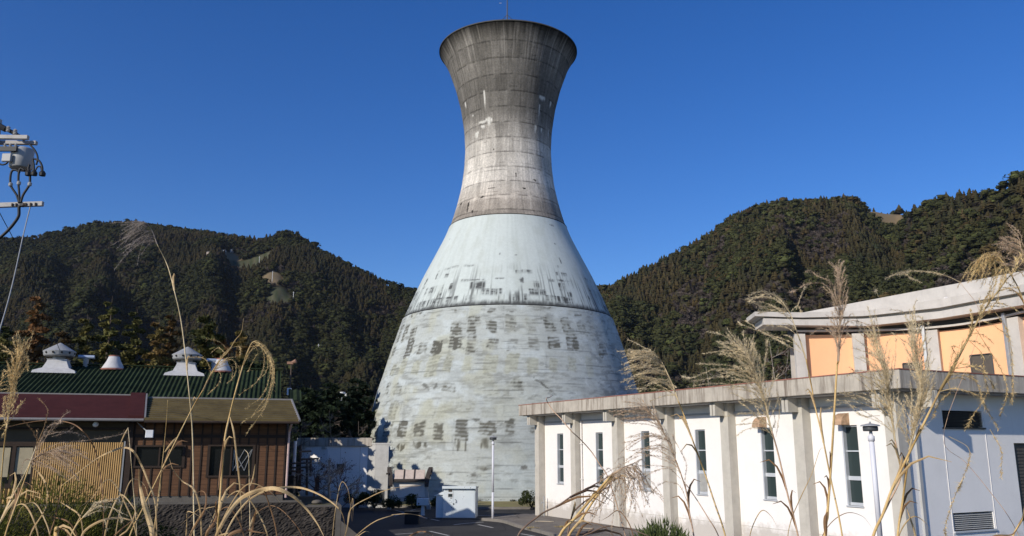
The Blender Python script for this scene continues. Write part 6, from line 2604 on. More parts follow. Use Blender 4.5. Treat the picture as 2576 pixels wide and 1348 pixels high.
def stalk(label, pts, d, w0, w1, mat, axis=None, rac=(), auto=None, col=GOLD, dens=900, ssize=.008, swid=.0010, hair=1.0, leaves=(), seed=1, nodes=(), d2=None, splay=.6, rw=.0009, name='plume_grass'):
    """pts: the stalk from the bottom of the picture upwards; axis: the stem inside the plume;
    rac: single branches given as picture polylines; auto: (count, sweep u, sweep v, length px, spread, droop)"""
    r_ = np.random.default_rng(seed)
    P3 = to3(pts, d, .012, r_)
    # carry the stalk down to the bank it grows from
    b0, b1 = P3[0], P3[min(1, len(P3) - 1)]
    dirn = (b0 - b1)
    slope = dirn.x / (-dirn.z) if dirn.z < -1e-3 else 0
    slope = max(-.5, min(.5, slope)) * .55
    dz = b0.z - MBANK
    root = Vector((b0.x + slope * dz, d + .04, MBANK - .03))
    mid = Vector((b0.x + slope * dz * .45, d + .02, b0.z - dz * .5))
    body = spline([root, mid] + P3, 7)
    e = empty(name, tuple(root), label, 'plume grass', 'dry plume grass in the foreground')
    n = len(body)
    g = MB()
    rad = [(w0 + (w1 - w0) * (k / (n - 1))) * .30 for k in range(n)]
    for nd in nodes:
        k = int(nd * (n - 1))
        rad[k] *= 1.35
    g.tube(body, rad, 8)
    g.build('stalk', mat, e, True)
    if w0 > .008 and n > 24:
        sc_ = MB()
        for k in range(3):                                  # scraps of dead sheath left on the stalk
            i0 = int(n * r_.uniform(.35, .8))
            p0 = body[i0]
            t0_ = (body[min(n - 1, i0 + 2)] - body[i0 - 1]).normalized()
            sd = Vector((r_.choice((-1, 1)) * r_.uniform(.2, .6), r_.normal() * .3, 0))
            ln_ = r_.uniform(.06, .16)
            q = [p0 + t0_ * ln_ * f + sd * ln_ * f * f * .8 - Vector((0, 0, 1)) * ln_ * max(0, f - .5) ** 2 * 1.6 for f in (0, .25, .5, .75, 1)]
            sc_.strip(q, [.006, .007, .006, .004, .001], Vector((.1, -1, .2)))
        sc_.build('sheath', m_leaf_tan if seed % 2 else m_leaf_br, e)
    if axis:
        A3 = [P3[-1]] + to3(axis, d, .01, r_)
        A3 = spline(A3, 8)
        pl_ = Plume(seed + 500)
        AA = np.array([tuple(p) for p in A3])
        pl_.thread(AA, w1 / 2, .0006, col)
        px = d / FPX
        sc = np.linspace(0, 1, len(AA))
        for poly in rac:
            q = spline(to3(poly, d, .015, r_), 6)
            Q3 = np.array([tuple(p) for p in q])
            Q3[:, 1] += np.linspace(0, 1, len(Q3)) * r_.normal() * .05
            pl_.thread(Q3, rw, rw * .4, col)
            pl_.spikelets(Q3, dens, ssize, swid, col, splay, hair)
        if auto:
            for (cnt, su, sv, lpx, spread, droop) in ([auto] if isinstance(auto[0], (int, float)) else auto):
                for k in range(int(cnt * .75)):
                    t = (k + r_.uniform(0, 1)) / int(cnt * .75)
                    p = np.array([np.interp(t, sc, AA[:, j]) for j in range(3)])
                    i0 = min(len(AA) - 2, int(t * (len(AA) - 1)))
                    tan = AA[i0 + 1] - AA[i0]
                    tan /= np.linalg.norm(tan) + 1e-9
                    target = np.array((su, 0, -sv), float)
                    target /= np.linalg.norm(target) + 1e-9
                    dr = tan + r_.normal(size=3) * spread * np.array((1, 1.2, 1))
                    dr /= np.linalg.norm(dr)
                    tg = target + r_.normal(size=3) * .25 * np.array((1, 1, 1))
                    ln_ = lpx * px * r_.uniform(.6, 1.15) * (1 - .35 * t)
                    m = 12
                    q = [p]
                    for j in range(m):
                        dr = dr + (tg - dr) * droop * r_.uniform(.7, 1.3)
                        dr /= np.linalg.norm(dr)
                        q.append(q[-1] + dr * ln_ / m)
                    q = np.array(q)
                    pl_.thread(q, rw, rw * .35, col)
                    pl_.spikelets(q, dens, ssize, swid, col, splay, hair)
        pl_.build(e)
    for (lp, wd, mt) in leaves:
        q = spline(to3(lp, d - .02, .012, r_), 8)
        m = len(q)
        ws = [wd * .5 * max(.12, min(1, 3.2 * (k / m) + .35, 2.6 * (1 - k / m) + .1)) for k in range(m)]
        MB().strip(q, ws, Vector((.15, -1, .25))).build('leaf', mt, e)
    return e


def blade(label, pts, d, wd, mat, seed=1, rooted=True, d_end=None):
    """a dead leaf blade growing from the bank by itself"""
    r_ = np.random.default_rng(seed)
    P3 = to3(pts, d, .01, r_)
    b0 = P3[0]
    root = Vector((b0.x + (b0.x - P3[1].x) * .4, d + .03, MBANK - .02))
    e = empty('grass_blade', tuple(root), label, 'dead grass blade', 'dead grass blades in the foreground')
    q = spline([root, root.lerp(b0, .55)] + P3, 8)
    m = len(q)
    ws = [wd * .44 * max(.10, min(1, .5 + 1.2 * k / m, 2.4 * (1 - k / m) + .06)) for k in range(m)]
    MB().strip(q, ws, Vector((.2, -1, .3))).build('blade', mat, e)
    return e


# ---------------- left side
stalk('tall pale stalk with a fluffy grey plume nodding left against the left hill', [z_F(258, 1348), z_F(255, 1200), z_F(246, 700), z_F(225, 450), z_G(1370, 880), z_G(1320, 660), z_G(1260, 450), z_G(1190, 310)], 3.0, .0105, .0045, m_st_pale,
      [z_G(1165, 240), z_G(1140, 185), z_G(1105, 148), z_G(1060, 140)], (), [(26, -.75, .75, 120, .35, .30), (16, -.9, .45, 95, .4, .28)], GREY, 800, .007, .0006, 1.6, seed=11, rw=.0005)
stalk('leaning golden stalk whose thin seed head curls over the right end of the green roof', [z_E(1500, 1348), z_E(1650, 1030), z_E(1850, 620), z_E(2056, 200), z_F(240, 570), z_F(310, 450)], 2.8, .0085, .006, m_st_gold,
      [z_F(365, 340), z_F(420, 260), z_F(470, 205), z_F(510, 140), z_F(548, 90), z_F(562, 5)],
      [[z_F(420, 260), z_F(470, 200), z_F(530, 180), z_F(556, 205), z_F(560, 245)], [z_F(400, 290), z_F(450, 262), z_F(500, 265), z_F(515, 310), z_F(500, 360), z_F(460, 402)],
       [z_F(380, 320), z_F(420, 345), z_F(415, 400), z_F(350, 470)], [z_F(470, 200), z_F(440, 160), z_F(395, 152)], [z_F(450, 220), z_F(400, 185), z_F(350, 205)],
       [z_F(380, 310), z_F(470, 255), z_F(512, 300), z_F(505, 340)], [z_F(360, 345), z_F(430, 300), z_F(490, 300), z_F(490, 380)], [z_F(330, 400), z_F(400, 290), z_F(450, 250), z_F(500, 240)],
       [z_F(330, 400), z_F(380, 320), z_F(430, 240), z_F(490, 190)], [z_F(320, 430), z_F(370, 330), z_F(400, 290)], [z_F(210, 245), z_F(300, 245), z_F(330, 280), z_F(340, 340)], [z_F(365, 340), z_F(420, 280), z_F(440, 262)]],
      None, GOLD, 620, .0075, .0009, .4, leaves=[([z_F(75, 830), z_F(120, 770), z_F(150, 738)], .012, m_leaf_tan)], seed=12, rw=.0008)
stalk('thick golden stalk with a dense plume hooked over to the right in front of the green roof', [z_F(400, 1348), z_F(410, 1200), z_F(420, 1080), z_F(445, 760), z_F(475, 610), z_F(520, 430), z_F(560, 290)], 2.6, .017, .007, m_st_gold,
      [z_F(590, 205), z_F(615, 155), z_F(645, 143), z_F(680, 160)],
      [[z_F(620, 150), z_F(670, 160), z_F(720, 215), z_F(742, 330), z_F(720, 450), z_F(660, 600)], [z_F(640, 145), z_F(690, 180), z_F(735, 260), z_F(735, 380), z_F(700, 500), z_F(550, 720)],
       [z_F(630, 150), z_F(680, 190), z_F(700, 280), z_F(660, 400), z_F(560, 480)], [z_F(620, 155), z_F(690, 200), z_F(720, 330), z_F(670, 470), z_F(560, 560)],
       [z_F(610, 160), z_F(640, 200), z_F(600, 260), z_F(560, 320)], [z_F(640, 150), z_F(700, 175), z_F(745, 290), z_F(740, 420), z_F(690, 560), z_F(570, 650)], [z_F(600, 180), z_F(660, 175), z_F(700, 240), z_F(690, 330), z_F(630, 380)],
       [z_F(650, 148), z_F(710, 200), z_F(748, 330), z_F(728, 470)], [z_F(560, 290), z_F(600, 200), z_F(640, 160)], [z_F(580, 240), z_F(640, 170), z_F(700, 210)], [z_F(640, 150), z_F(715, 240), z_F(725, 400), z_F(600, 590)],
       [z_F(625, 148), z_F(680, 170), z_F(728, 250), z_F(738, 350)], [z_F(630, 147), z_F(690, 185), z_F(722, 265), z_F(742, 400)]],
      None, GOLD, 560, .0075, .0009, .3, leaves=[([z_F(478, 612), z_F(500, 700), z_F(520, 860), z_F(540, 1050), z_F(550, 1250)], .010, m_leaf_tan), ([z_F(440, 760), z_F(425, 900), z_F(405, 1065)], .012, m_leaf_br)], seed=13, nodes=(.35, .62), rw=.0007)
stalk('golden stalk with an upright crowded seed head at the left edge of the picture', [z_1(-15, 1300), z_1(0, 1110), z_1(20, 870), z_1(38, 720)], 2.3, .008, .0055, m_st_gold,
      [z_1(55, 600), z_1(78, 470), z_1(100, 360), z_1(125, 272)],
      [[z_1(80, 450), z_1(110, 340), z_1(145, 300), z_1(138, 380)], [z_1(70, 500), z_1(40, 400), z_1(10, 380), z_1(-10, 420)], [z_1(90, 400), z_1(60, 290), z_1(0, 265)]],
      [(30, -.25, -.8, 95, .45, .12), (26, .1, -.8, 85, .35, .10), (16, -.5, .7, 70, .5, .22)], GOLD, 800, .008, .0011, .5, seed=14)
stalk('pale slanting stalk in the lower left corner with a thin dark seed tip', [z_E(-60, 1340), z_E(0, 1190), z_E(180, 830), z_E(330, 540), z_E(420, 310)], 2.5, .0085, .005, m_st_pale,
      [z_E(470, 190), z_E(510, 90), z_E(535, -30)], [[z_E(420, 310), z_E(460, 200), z_E(500, 120)], [z_E(440, 250), z_E(490, 120), z_E(520, 20)], [z_E(480, 180), z_E(530, -20), z_E(520, -130), z_1(200, 540)]], None, BROWN, 700, .007, .0009, .2, seed=15,
      leaves=[([z_E(150, 900), z_E(105, 905), z_E(70, 915)], .012, m_leaf_tan)])
stalk('golden slanting stalk in the lower left corner with a brown fluffy plume before the reed screen', [z_E(60, 1348), z_E(140, 1110), z_E(220, 890), z_E(350, 510)], 2.4, .009, .006, m_st_gold,
      [z_E(430, 430), z_E(540, 380), z_E(660, 335)], [[z_E(350, 500), z_E(450, 330), z_E(530, 190), z_E(620, 20)], [z_E(360, 490), z_E(520, 230), z_E(650, 90), z_E(830, 50), z_E(880, 20)], [z_E(420, 400), z_E(560, 240), z_E(700, 150), z_E(900, 160)],
       [z_E(500, 200), z_E(640, 150), z_E(790, 150), z_E(930, 200)], [z_E(600, 200), z_E(780, 140), z_E(850, 80)], [z_E(900, 260), z_E(1180, 200), z_E(1330, 150)], [z_E(560, 180), z_E(680, 60), z_E(780, -40), z_E(880, -90)]],
      [(30, .9, .35, 135, .35, .22), (24, .8, .1, 105, .3, .25)], PINK, 800, .007, .0006, 1.4, seed=16, rw=.0006,
      leaves=[([z_E(360, 530), z_E(450, 620), z_E(520, 730), z_E(548, 830), z_E(540, 960)], .009, m_leaf_tan)])
stalk('thin bare straw between the floodlight and the tan roofed wall', [z_F(0, 1400), z_F(25, 1180), z_F(60, 900), z_F(85, 650), z_F(94, 508)], 3.2, .0065, .0025, m_st_gold, seed=17)
stalk('thin straight straw beside the reed screen edge with a short side blade', [z_E(1580, 1348), z_E(1568, 1100), z_E(1545, 850), z_E(1510, 420), z_E(1480, 95)], 2.9, .0065, .003, m_st_pale, leaves=[([z_E(1482, 95), z_E(1440, 170), z_E(1400, 260), z_E(1385, 310)], .008, m_leaf_tan)], seed=18)
stalk('slender broken straw in front of the window with crossed bars', [z_F(602, 1348), z_F(600, 1150), z_F(597, 980), z_F(592, 850), z_F(570, 815)], 3.0, .0075, .003, m_st_pale, leaves=[([z_F(603, 1040), z_F(622, 980), z_F(634, 905)], .010, m_leaf_tan), ([z_F(608, 1345), z_F(622, 1260), z_F(645, 1175)], .018, m_leaf_br), ([z_F(598, 1300), z_F(625, 1230), z_F(648, 1200)], .012, m_leaf_tan)], seed=19)
stalk('low nodding seed head arching right at the bottom left of the picture', [z_E(800, 1400), z_E(830, 1320), z_E(900, 1200), z_E(960, 1135)], 2.3, .008, .006, m_st_gold,
      [z_E(1050, 1040), z_E(1150, 970), z_E(1250, 930)], [[z_E(960, 1135), z_E(1100, 1040), z_E(1250, 1000), z_E(1400, 1040), z_E(1540, 1105)], [z_E(980, 1110), z_E(1130, 960), z_E(1280, 920), z_E(1400, 930)], [z_E(1000, 1090), z_E(1150, 1010), z_E(1260, 990), z_E(1340, 1020)],
       [z_E(960, 1135), z_E(1090, 1000), z_E(1200, 950), z_E(1310, 945)], [z_E(980, 1130), z_E(1120, 1060), z_E(1220, 1050)], [z_E(970, 1120), z_E(1100, 985), z_E(1220, 960), z_E(1380, 960)], [z_E(1000, 1080), z_E(1120, 980), z_E(1250, 940)],
       [z_E(1300, 1010), z_E(1400, 1090), z_E(1450, 1180)], [z_E(1200, 1200), z_E(1300, 1150), z_E(1420, 1250)]], None, STRAW, 600, .007, .0007, .6, seed=20)
stalk('cut thick dry stump of a stalk at the very bottom left', [z_E(650, 1348), z_E(652, 1300), z_E(655, 1262)], 2.1, .020, .018, m_st_gold, seed=21)
blade('long tan blade bent in a sharp peak across the reed screen', [z_E(640, 805), z_E(700, 775), z_E(860, 650), z_E(1120, 455), z_E(1290, 370), z_E(1410, 330), z_E(1540, 370), z_E(1620, 500), z_E(1700, 690), z_E(1800, 1020)][::-1], 2.5, .013, m_leaf_tan, 31)
blade('broad pale upright blade beside the dark corner post of the hut', [z_E(1760, 1348), z_E(1715, 1140), z_E(1660, 960), z_E(1620, 780), z_E(1605, 570)], 2.3, .030, m_leaf_tan, 32)
blade('thin brown blade arching over from the left edge past the reed screen', [z_E(1190, 1348), z_E(1190, 920), z_E(1150, 600), z_E(1090, 330), z_E(950, 130), z_E(720, 22), z_E(500, 15), z_E(250, 50), z_E(0, 115)], 2.6, .008, m_leaf_br, 33)
blade('wide dead blade arching before the retaining wall and down to its right end', [z_F(380, 1400), z_F(420, 1290), z_F(520, 1140), z_F(600, 1085), z_F(690, 1058), z_F(780, 1060), z_F(870, 1105), z_F(950, 1180), z_F(1010, 1260), z_F(1058, 1350)], 2.2, .024, m_leaf_tan, 34)
blade('second pale blade arching behind the wide one to the pier of the retaining wall', [z_F(430, 1400), z_F(560, 1160), z_F(660, 1085), z_P(0, 800), z_P(250, 785), z_P(500, 860), z_P(740, 1030), z_P(805, 1180), z_P(818, 1348)], 2.4, .013, m_leaf_tan, 35)
blade('curly dead blade with a drooping tip in front of the brown boards', [z_F(300, 1400), z_F(298, 1230), z_F(285, 1140), z_F(255, 1060), z_F(180, 1005), z_F(125, 935), z_F(104, 868)], 2.6, .011, m_leaf_tan, 36)
blade('short blade folded over with its end hanging right of the tall pale stalk', [z_F(210, 1400), z_F(265, 1280), z_F(320, 1190), z_F(328, 1090), z_F(300, 1070), z_F(250, 1095)], 2.5, .011, m_leaf_br, 37)
blade('golden blade lying in a low arch at the bottom, left of the cut stump shrubs', [z_E(930, 1400), z_E(985, 1285), z_E(1190, 1165), z_E(1390, 1140), z_E(1550, 1170), z_E(1700, 1135)], 2.3, .014, m_leaf_tan, 38)
blade('stiff straw blade leaning right over the juniper shrub', [z_E(800, 1400), z_E(900, 1180), z_E(960, 1060), z_E(1025, 945)], 2.6, .008, m_leaf_tan, 39)
blade('thin dead blade lying across the juniper shrub at lower left', [z_E(900, 1400), z_E(840, 1240), z_E(780, 1180), z_E(620, 1130), z_E(430, 1080), z_E(270, 1020)], 2.5, .008, m_leaf_br, 40)
blade('pale blade crossing the feathery shrub from left to right', [z_E(560, 1400), z_E(640, 1130), z_E(690, 920), z_E(760, 800), z_E(850, 690)], 2.5, .007, m_leaf_br, 41)
blade('short pale blade lying flat on the feathery shrub', [z_E(960, 1400), z_E(920, 1120), z_E(800, 1020), z_E(690, 950), z_E(630, 880)], 2.6, .009, m_leaf_tan, 42)
blade('bleached blade tip pointing right above the feathery shrub', [z_E(330, 1400), z_E(400, 1240), z_E(500, 1080), z_E(545, 960), z_E(470, 910), z_E(300, 860)], 2.5, .009, m_leaf_tan, 43)
blade('curled brown blade at the bottom below the retaining wall', [z_7(700, 640), z_7(800, 540), z_7(930, 505), z_7(1010, 500), z_7(1090, 520), z_7(1270, 545)], 2.2, .020, m_leaf_br, 44)
blade('brown folded blade against the thick golden stalk', [z_7(400, 650), z_7(430, 520), z_7(500, 430), z_7(560, 300), z_7(550, 100), z_7(585, 60)], 2.5, .020, m_leaf_br, 45)
blade('golden blade forking left from the foot of the tall pale stalk', [z_7(170, 620), z_7(250, 430), z_7(330, 300), z_7(390, 205), z_7(540, 155)], 2.6, .016, m_leaf_tan, 46)
blade('thin upright dry blade at the bottom, left of the tall pale stalk', [z_7(115, 620), z_7(130, 400), z_7(140, 235), z_7(220, 250), z_7(310, 300)], 2.6, .008, m_leaf_tan, 47)
blade('light blade curving up at the bottom below the brown folded one', [z_7(500, 660), z_7(640, 570), z_7(760, 535)], 2.2, .016, m_leaf_tan, 48)
for k, (pts, lab) in enumerate((([z_E(1290, 1400), z_E(1380, 1290), z_E(1480, 1210), z_E(1590, 1100)], 'brown blade leaning right among the stalks at the bottom left'), ([z_E(1350, 1400), z_E(1470, 1280), z_E(1520, 1200), z_E(1560, 1060), z_E(1520, 950)], 'bent brown blade behind the leaning golden stalk'),
                                ([z_E(720, 1400), z_E(790, 1348), z_E(760, 1290), z_E(720, 1250)], 'short curled tan blade next to the cut stump'), ([z_E(1810, 1400), z_E(1806, 1100), z_E(1850, 800), z_E(1870, 560), z_E(1900, 300)], 'slim upright blade just left of the leaning golden stalk'),
                                ([z_E(340, 1400), z_E(380, 1260), z_E(470, 1130), z_E(530, 1030)], 'thin dark blade curving up through the feathery shrub'), ([z_F(330, 1400), z_F(350, 1300), z_F(390, 1190), z_F(396, 1120)], 'brown blade hugging the thick golden stalk at the bottom'))):
    blade(lab, pts, 2.4 + .05 * k, .009, m_leaf_br if k % 2 == 0 else m_leaf_tan, 50 + k)

# the tangle of dead blades along the bottom edge
rt = random.Random(5)
for k in range(18):
    u0 = rt.uniform(-20, 880) if k < 13 else rt.uniform(1180, 2300)
    sg = rt.choice((-1, 1))
    h_ = rt.uniform(60, 150) if k < 13 else rt.uniform(30, 70)
    w_ = rt.uniform(40, 150) * sg
    pts = [(u0, 1375), (u0 + w_ * .25, 1348 - h_ * .55), (u0 + w_ * .6, 1348 - h_), (u0 + w_ * .95, 1348 - h_ * rt.uniform(.6, .95)), (u0 + w_ * 1.2, 1348 - h_ * rt.uniform(.1, .6))]
    b_ = blade('thin dead blade in the tangle of dry grass along the bottom edge', pts, rt.uniform(2.3, 3.4), rt.uniform(.005, .010), rt.choice((m_leaf_tan, m_leaf_br, m_leaf_tan)), 200 + k)
    b_['group'] = 'tangled dead blades along the bottom edge'

# ---------------- middle
blade('forked thin straw before the shaded yard, left of the notice board', [z_P(800, 1420), z_P(838, 1260), z_P(870, 1080), z_P(903, 912), z_P(908, 1050), z_P(900, 1180)], 2.8, .006, m_leaf_tan, 61)
blade('long thin straw rising right across the notice board', [z_P(810, 1420), z_P(840, 1240), z_P(880, 1040), z_P(1100, 900), z_P(1300, 815), z_K(450, 540), z_K(650, 530), z_K(800, 475)], 2.8, .006, m_leaf_tan, 62)
blade('thin straw arching over the shaded yard to the dark bin', [z_P(880, 1420), z_P(960, 1330), z_P(1180, 1170), z_P(1380, 1105), z_K(250, 990), z_K(480, 972), z_K(680, 1000), z_K(785, 1050)], 2.8, .006, m_leaf_tan, 63)
blade('short curled straw at the bottom of the shaded yard', [z_P(900, 1420), z_P(980, 1340), z_P(1050, 1295), z_P(1105, 1308)], 2.7, .006, m_leaf_tan, 64)
blade('reddish broken stem arching at the bottom below the steel cabinet', [z_K(440, 1420), z_K(560, 1310), z_K(660, 1265), z_K(780, 1258), z_K(870, 1290), z_K(905, 1330)], 2.6, .012, m_leaf_br, 65)

# ---------------- right side
stalk('pair of thick golden broken stalks leaning right with a grey pink plume hanging in front of the white wall', [z_D(650, 834), z_D(850, 600), z_D(1080, 330), z_D(1250, 130), z_D(1325, 55)], 2.3, .013, .011, m_st_gold,
      [z_D(1380, 20), z_H(1000, 755), z_H(1110, 705)],
      [[z_H(900, 820), z_H(960, 830), z_H(930, 950), z_H(820, 1080), z_H(730, 1180)], [z_H(910, 815), z_H(1000, 830), z_H(1020, 960), z_H(1000, 1100), z_H(1000, 1260)], [z_H(930, 800), z_H(1040, 800), z_H(1090, 900), z_H(1080, 1050), z_H(1040, 1190)],
       [z_H(1000, 755), z_H(1090, 760), z_H(1120, 840), z_H(1110, 960)], [z_H(900, 820), z_H(940, 870), z_H(880, 1000), z_H(780, 1100), z_H(700, 1130)], [z_H(1000, 755), z_H(1150, 690), z_H(1280, 600), z_H(1400, 490)]],
      [(34, .1, 1.0, 150, .45, .22), (28, -.45, .9, 140, .45, .25), (18, .35, 1.0, 120, .4, .25)], PINK, 520, .0075, .0009, .5, seed=70, rw=.0006)
stalk('second golden broken stalk of the leaning pair, ending at the hanging plume', [z_D(765, 834), z_D(900, 660), z_D(1050, 430), z_D(1200, 220), z_D(1335, 60)], 2.35, .012, .010, m_st_gold, seed=71)
stalk('dark wavy dead stem rising right over the pavement to the hanging plume', [z_D(120, 840), z_D(210, 720), z_D(360, 600), z_D(480, 520), z_D(620, 455), z_D(780, 345), z_D(1000, 232), z_D(1150, 150), z_D(1280, 75)], 2.4, .0095, .0055, m_st_dark, seed=72, name='dead_stem')
stalk('dark hooked dead stem crossing the pair of golden stalks', [z_D(750, 834), z_D(790, 640), z_D(830, 530), z_D(940, 420), z_D(1060, 335), z_D(1190, 250), z_D(1275, 210), z_D(1288, 160)], 2.38, .009, .005, m_st_dark, seed=73, name='dead_stem')
stalk('thin reddish vine curling over the roof edge of the white hall', [z_V(1312, 1250), z_V(1200, 1080), z_V(1070, 880), z_V(900, 690), z_V(760, 560), z_V(600, 370), z_V(500, 270), z_V(405, 135), z_V(384, 75), z_V(430, 55), z_V(475, 25)], 2.45, .0055, .0035, m_st_pink, seed=74, name='dead_stem')
stalk('arched brown stem low in front of the pine shrub', [z_D(930, 860), z_D(1050, 790), z_D(1260, 712), z_D(1400, 722), z_D(1560, 752), z_D(1780, 834)], 2.3, .007, .004, m_st_dark, seed=75, name='dead_stem')
stalk('short dark broken stem low beside the arched one', [z_D(860, 850), z_D(960, 805), z_D(1085, 738)], 2.3, .010, .007, m_st_dark, seed=76, name='dead_stem')
stalk('golden stalk with a full comb shaped plume sweeping left beside the dark flank of the tower', [z_H(1890, 1348), z_H(1800, 1070), z_H(1700, 770), z_H(1600, 500), z_A(600, 1200), z_A(560, 1100)], 2.9, .0105, .0065, m_st_gold,
      [z_A(515, 970), z_A(470, 870), z_A(420, 770), z_A(370, 705), z_A(320, 690)],
      [[z_A(520, 1000), z_A(440, 930), z_A(320, 930), z_A(150, 970)], [z_A(500, 930), z_A(400, 860), z_A(260, 870), z_A(95, 940)], [z_A(520, 1000), z_A(440, 950), z_A(330, 960), z_A(210, 1030)], [z_A(470, 870), z_A(400, 800), z_A(250, 830), z_A(90, 878)],
       [z_A(440, 810), z_A(360, 760), z_A(230, 780), z_A(98, 835)], [z_A(420, 770), z_A(330, 730), z_A(220, 745), z_A(120, 780)], [z_A(400, 740), z_A(320, 700), z_A(230, 700), z_A(175, 695)], [z_A(420, 780), z_A(330, 760), z_A(240, 800), z_A(110, 850)],
       [z_A(480, 890), z_A(390, 840), z_A(280, 850), z_A(150, 940)], [z_A(450, 820), z_A(370, 780), z_A(260, 800), z_A(130, 870)], [z_A(530, 1010), z_A(470, 960), z_A(410, 940), z_A(400, 920)], [z_A(560, 1100), z_A(520, 1000), z_A(480, 930), z_A(540, 980)],
       [z_A(410, 750), z_A(340, 705), z_A(260, 690), z_A(180, 720)], [z_A(400, 740), z_A(330, 720), z_A(240, 740), z_A(140, 760)]],
      [(26, -1, .12, 120, .2, .28), (16, -1, .35, 110, .25, .25)], STRAW, 900, .0085, .0009, .9, seed=77, rw=.0007)
stalk('pinkish stalk with a loose grey plume spread left before the narrow windows', [z_H(1615, 1348), z_H(1580, 1160), z_H(1550, 960), z_H(1500, 800)], 2.6, .0085, .006, m_st_pink,
      [z_H(1440, 640), z_H(1370, 480), z_H(1300, 340), z_H(1220, 265)],
      [[z_H(1370, 480), z_H(1250, 290), z_H(1060, 260), z_H(870, 262)], [z_H(1400, 520), z_H(1200, 480), z_H(1050, 560), z_H(980, 640)], [z_H(1450, 640), z_H(1300, 560), z_H(1150, 600), z_H(1010, 690)], [z_H(1480, 720), z_H(1350, 660), z_H(1180, 650), z_H(1050, 720)],
       [z_H(1300, 350), z_H(1180, 250), z_H(1080, 235), z_H(980, 240)], [z_H(1380, 500), z_H(1250, 470), z_H(1120, 510), z_H(1000, 540)], [z_H(1560, 1000), z_H(1540, 860), z_H(1550, 720), z_H(1440, 490)], [z_H(1560, 1050), z_H(1480, 900), z_H(1360, 880), z_H(1230, 990)],
       [z_H(1340, 400), z_H(1200, 300), z_H(1050, 290), z_H(930, 300)], [z_H(1500, 850), z_H(1400, 760), z_H(1250, 800), z_H(1150, 880)]],
      [(30, -.9, .25, 140, .28, .2), (20, -.35, -.6, 80, .25, .1)], PINK, 620, .009, .0009, .8, seed=78, rw=.0007)
stalk('thin brown stem leaning from the loose grey plume down to the right', [z_H(1830, 1348), z_H(1740, 1190), z_H(1640, 1030), z_H(1550, 900)], 2.62, .006, .0045, m_st_pink, seed=79, name='dead_stem')
stalk('pinkish stalk with a wide beige plume fanned out left above the hall roof', [z_I(400, 1348), z_I(335, 1090), z_I(265, 790), z_A(1320, 1340)], 2.5, .0095, .0075, m_st_pink,
      [z_A(1275, 1150), z_A(1230, 1000), z_A(1190, 880), z_A(1140, 760), z_A(1100, 690)],
      [[z_A(1240, 1020), z_A(1100, 930), z_A(960, 890), z_A(800, 910), z_A(680, 925)], [z_A(1180, 900), z_A(1060, 820), z_A(900, 790), z_A(735, 780)], [z_A(1120, 720), z_A(1000, 680), z_A(900, 685), z_A(770, 705)], [z_A(1150, 780), z_A(1020, 700), z_A(930, 640), z_A(880, 615)],
       [z_A(1110, 700), z_A(1020, 600), z_A(930, 530), z_A(835, 500)], [z_A(1210, 940), z_A(1050, 850), z_A(860, 830), z_A(720, 890), z_A(610, 885)], [z_A(1240, 1050), z_A(1050, 970), z_A(850, 950), z_A(700, 965)], [z_A(1220, 800), z_A(1190, 700), z_A(1155, 620), z_A(1145, 565)],
       [z_A(1280, 1180), z_A(1200, 1060), z_A(1090, 980), z_A(990, 990)], [z_A(1300, 1250), z_A(1200, 1130), z_A(1080, 1090), z_A(1060, 1100)], [z_A(1300, 1240), z_A(1360, 1100), z_A(1350, 1010)], [z_A(1290, 1190), z_A(1250, 900), z_A(1265, 700), z_A(1262, 590)],
       [z_A(1180, 880), z_A(1060, 760), z_A(970, 700), z_A(920, 690)], [z_I(250, 720), z_I(160, 600), z_I(90, 520), z_I(10, 460)], [z_I(230, 640), z_I(120, 560), z_I(30, 550)], [z_I(240, 680), z_I(130, 640), z_I(60, 650), z_I(0, 690)], [z_I(255, 700), z_I(270, 550), z_I(265, 460)]],
      [(40, -.55, -.55, 130, .3, .12), (30, .15, -.9, 100, .3, .12), (26, -1, .15, 120, .3, .25)], STRAW, 760, .0085, .0008, 1.0, seed=80, rw=.0007)
stalk('golden stalk whose plume sweeps left over the end of the curved roof', [z_I(690, 1348), z_I(612, 960), z_I(560, 700), z_I(500, 450), z_A(1655, 1030), z_A(1600, 750)], 2.4, .0085, .006, m_st_gold,
      [z_A(1560, 620), z_A(1515, 500), z_A(1470, 380), z_A(1400, 280), z_A(1320, 220)],
      [[z_A(1470, 380), z_A(1380, 260), z_A(1270, 205), z_A(1180, 210), z_A(1128, 240)], [z_A(1480, 400), z_A(1400, 300), z_A(1300, 250), z_A(1160, 262)], [z_A(1490, 430), z_A(1400, 350), z_A(1280, 280), z_A(1170, 265)], [z_A(1500, 460), z_A(1400, 380), z_A(1280, 350), z_A(1170, 302)],
       [z_A(1490, 420), z_A(1380, 340), z_A(1280, 330), z_A(1200, 350)], [z_A(1480, 390), z_A(1400, 340), z_A(1300, 360), z_A(1215, 375)], [z_A(1450, 350), z_A(1350, 240), z_A(1240, 220), z_A(1150, 235)], [z_A(1560, 700), z_A(1400, 600), z_A(1260, 520), z_A(1120, 455), z_A(1092, 420)],
       [z_A(1540, 640), z_A(1420, 580), z_A(1300, 530), z_A(1150, 420)], [z_A(1530, 560), z_A(1460, 500), z_A(1380, 480), z_A(1290, 470)], [z_A(1520, 520), z_A(1440, 490), z_A(1360, 490)], [z_A(1500, 690), z_A(1420, 630), z_A(1340, 590), z_A(1230, 520)],
       [z_A(1470, 380), z_A(1530, 320), z_A(1560, 365)], [z_A(1520, 350), z_A(1535, 260), z_A(1550, 190)], [z_A(1580, 700), z_A(1480, 560), z_A(1440, 540)], [z_A(1450, 330), z_A(1330, 250), z_A(1230, 235), z_A(1170, 262)]],
      None, STRAW, 900, .0085, .0009, .8, seed=81, rw=.0008)
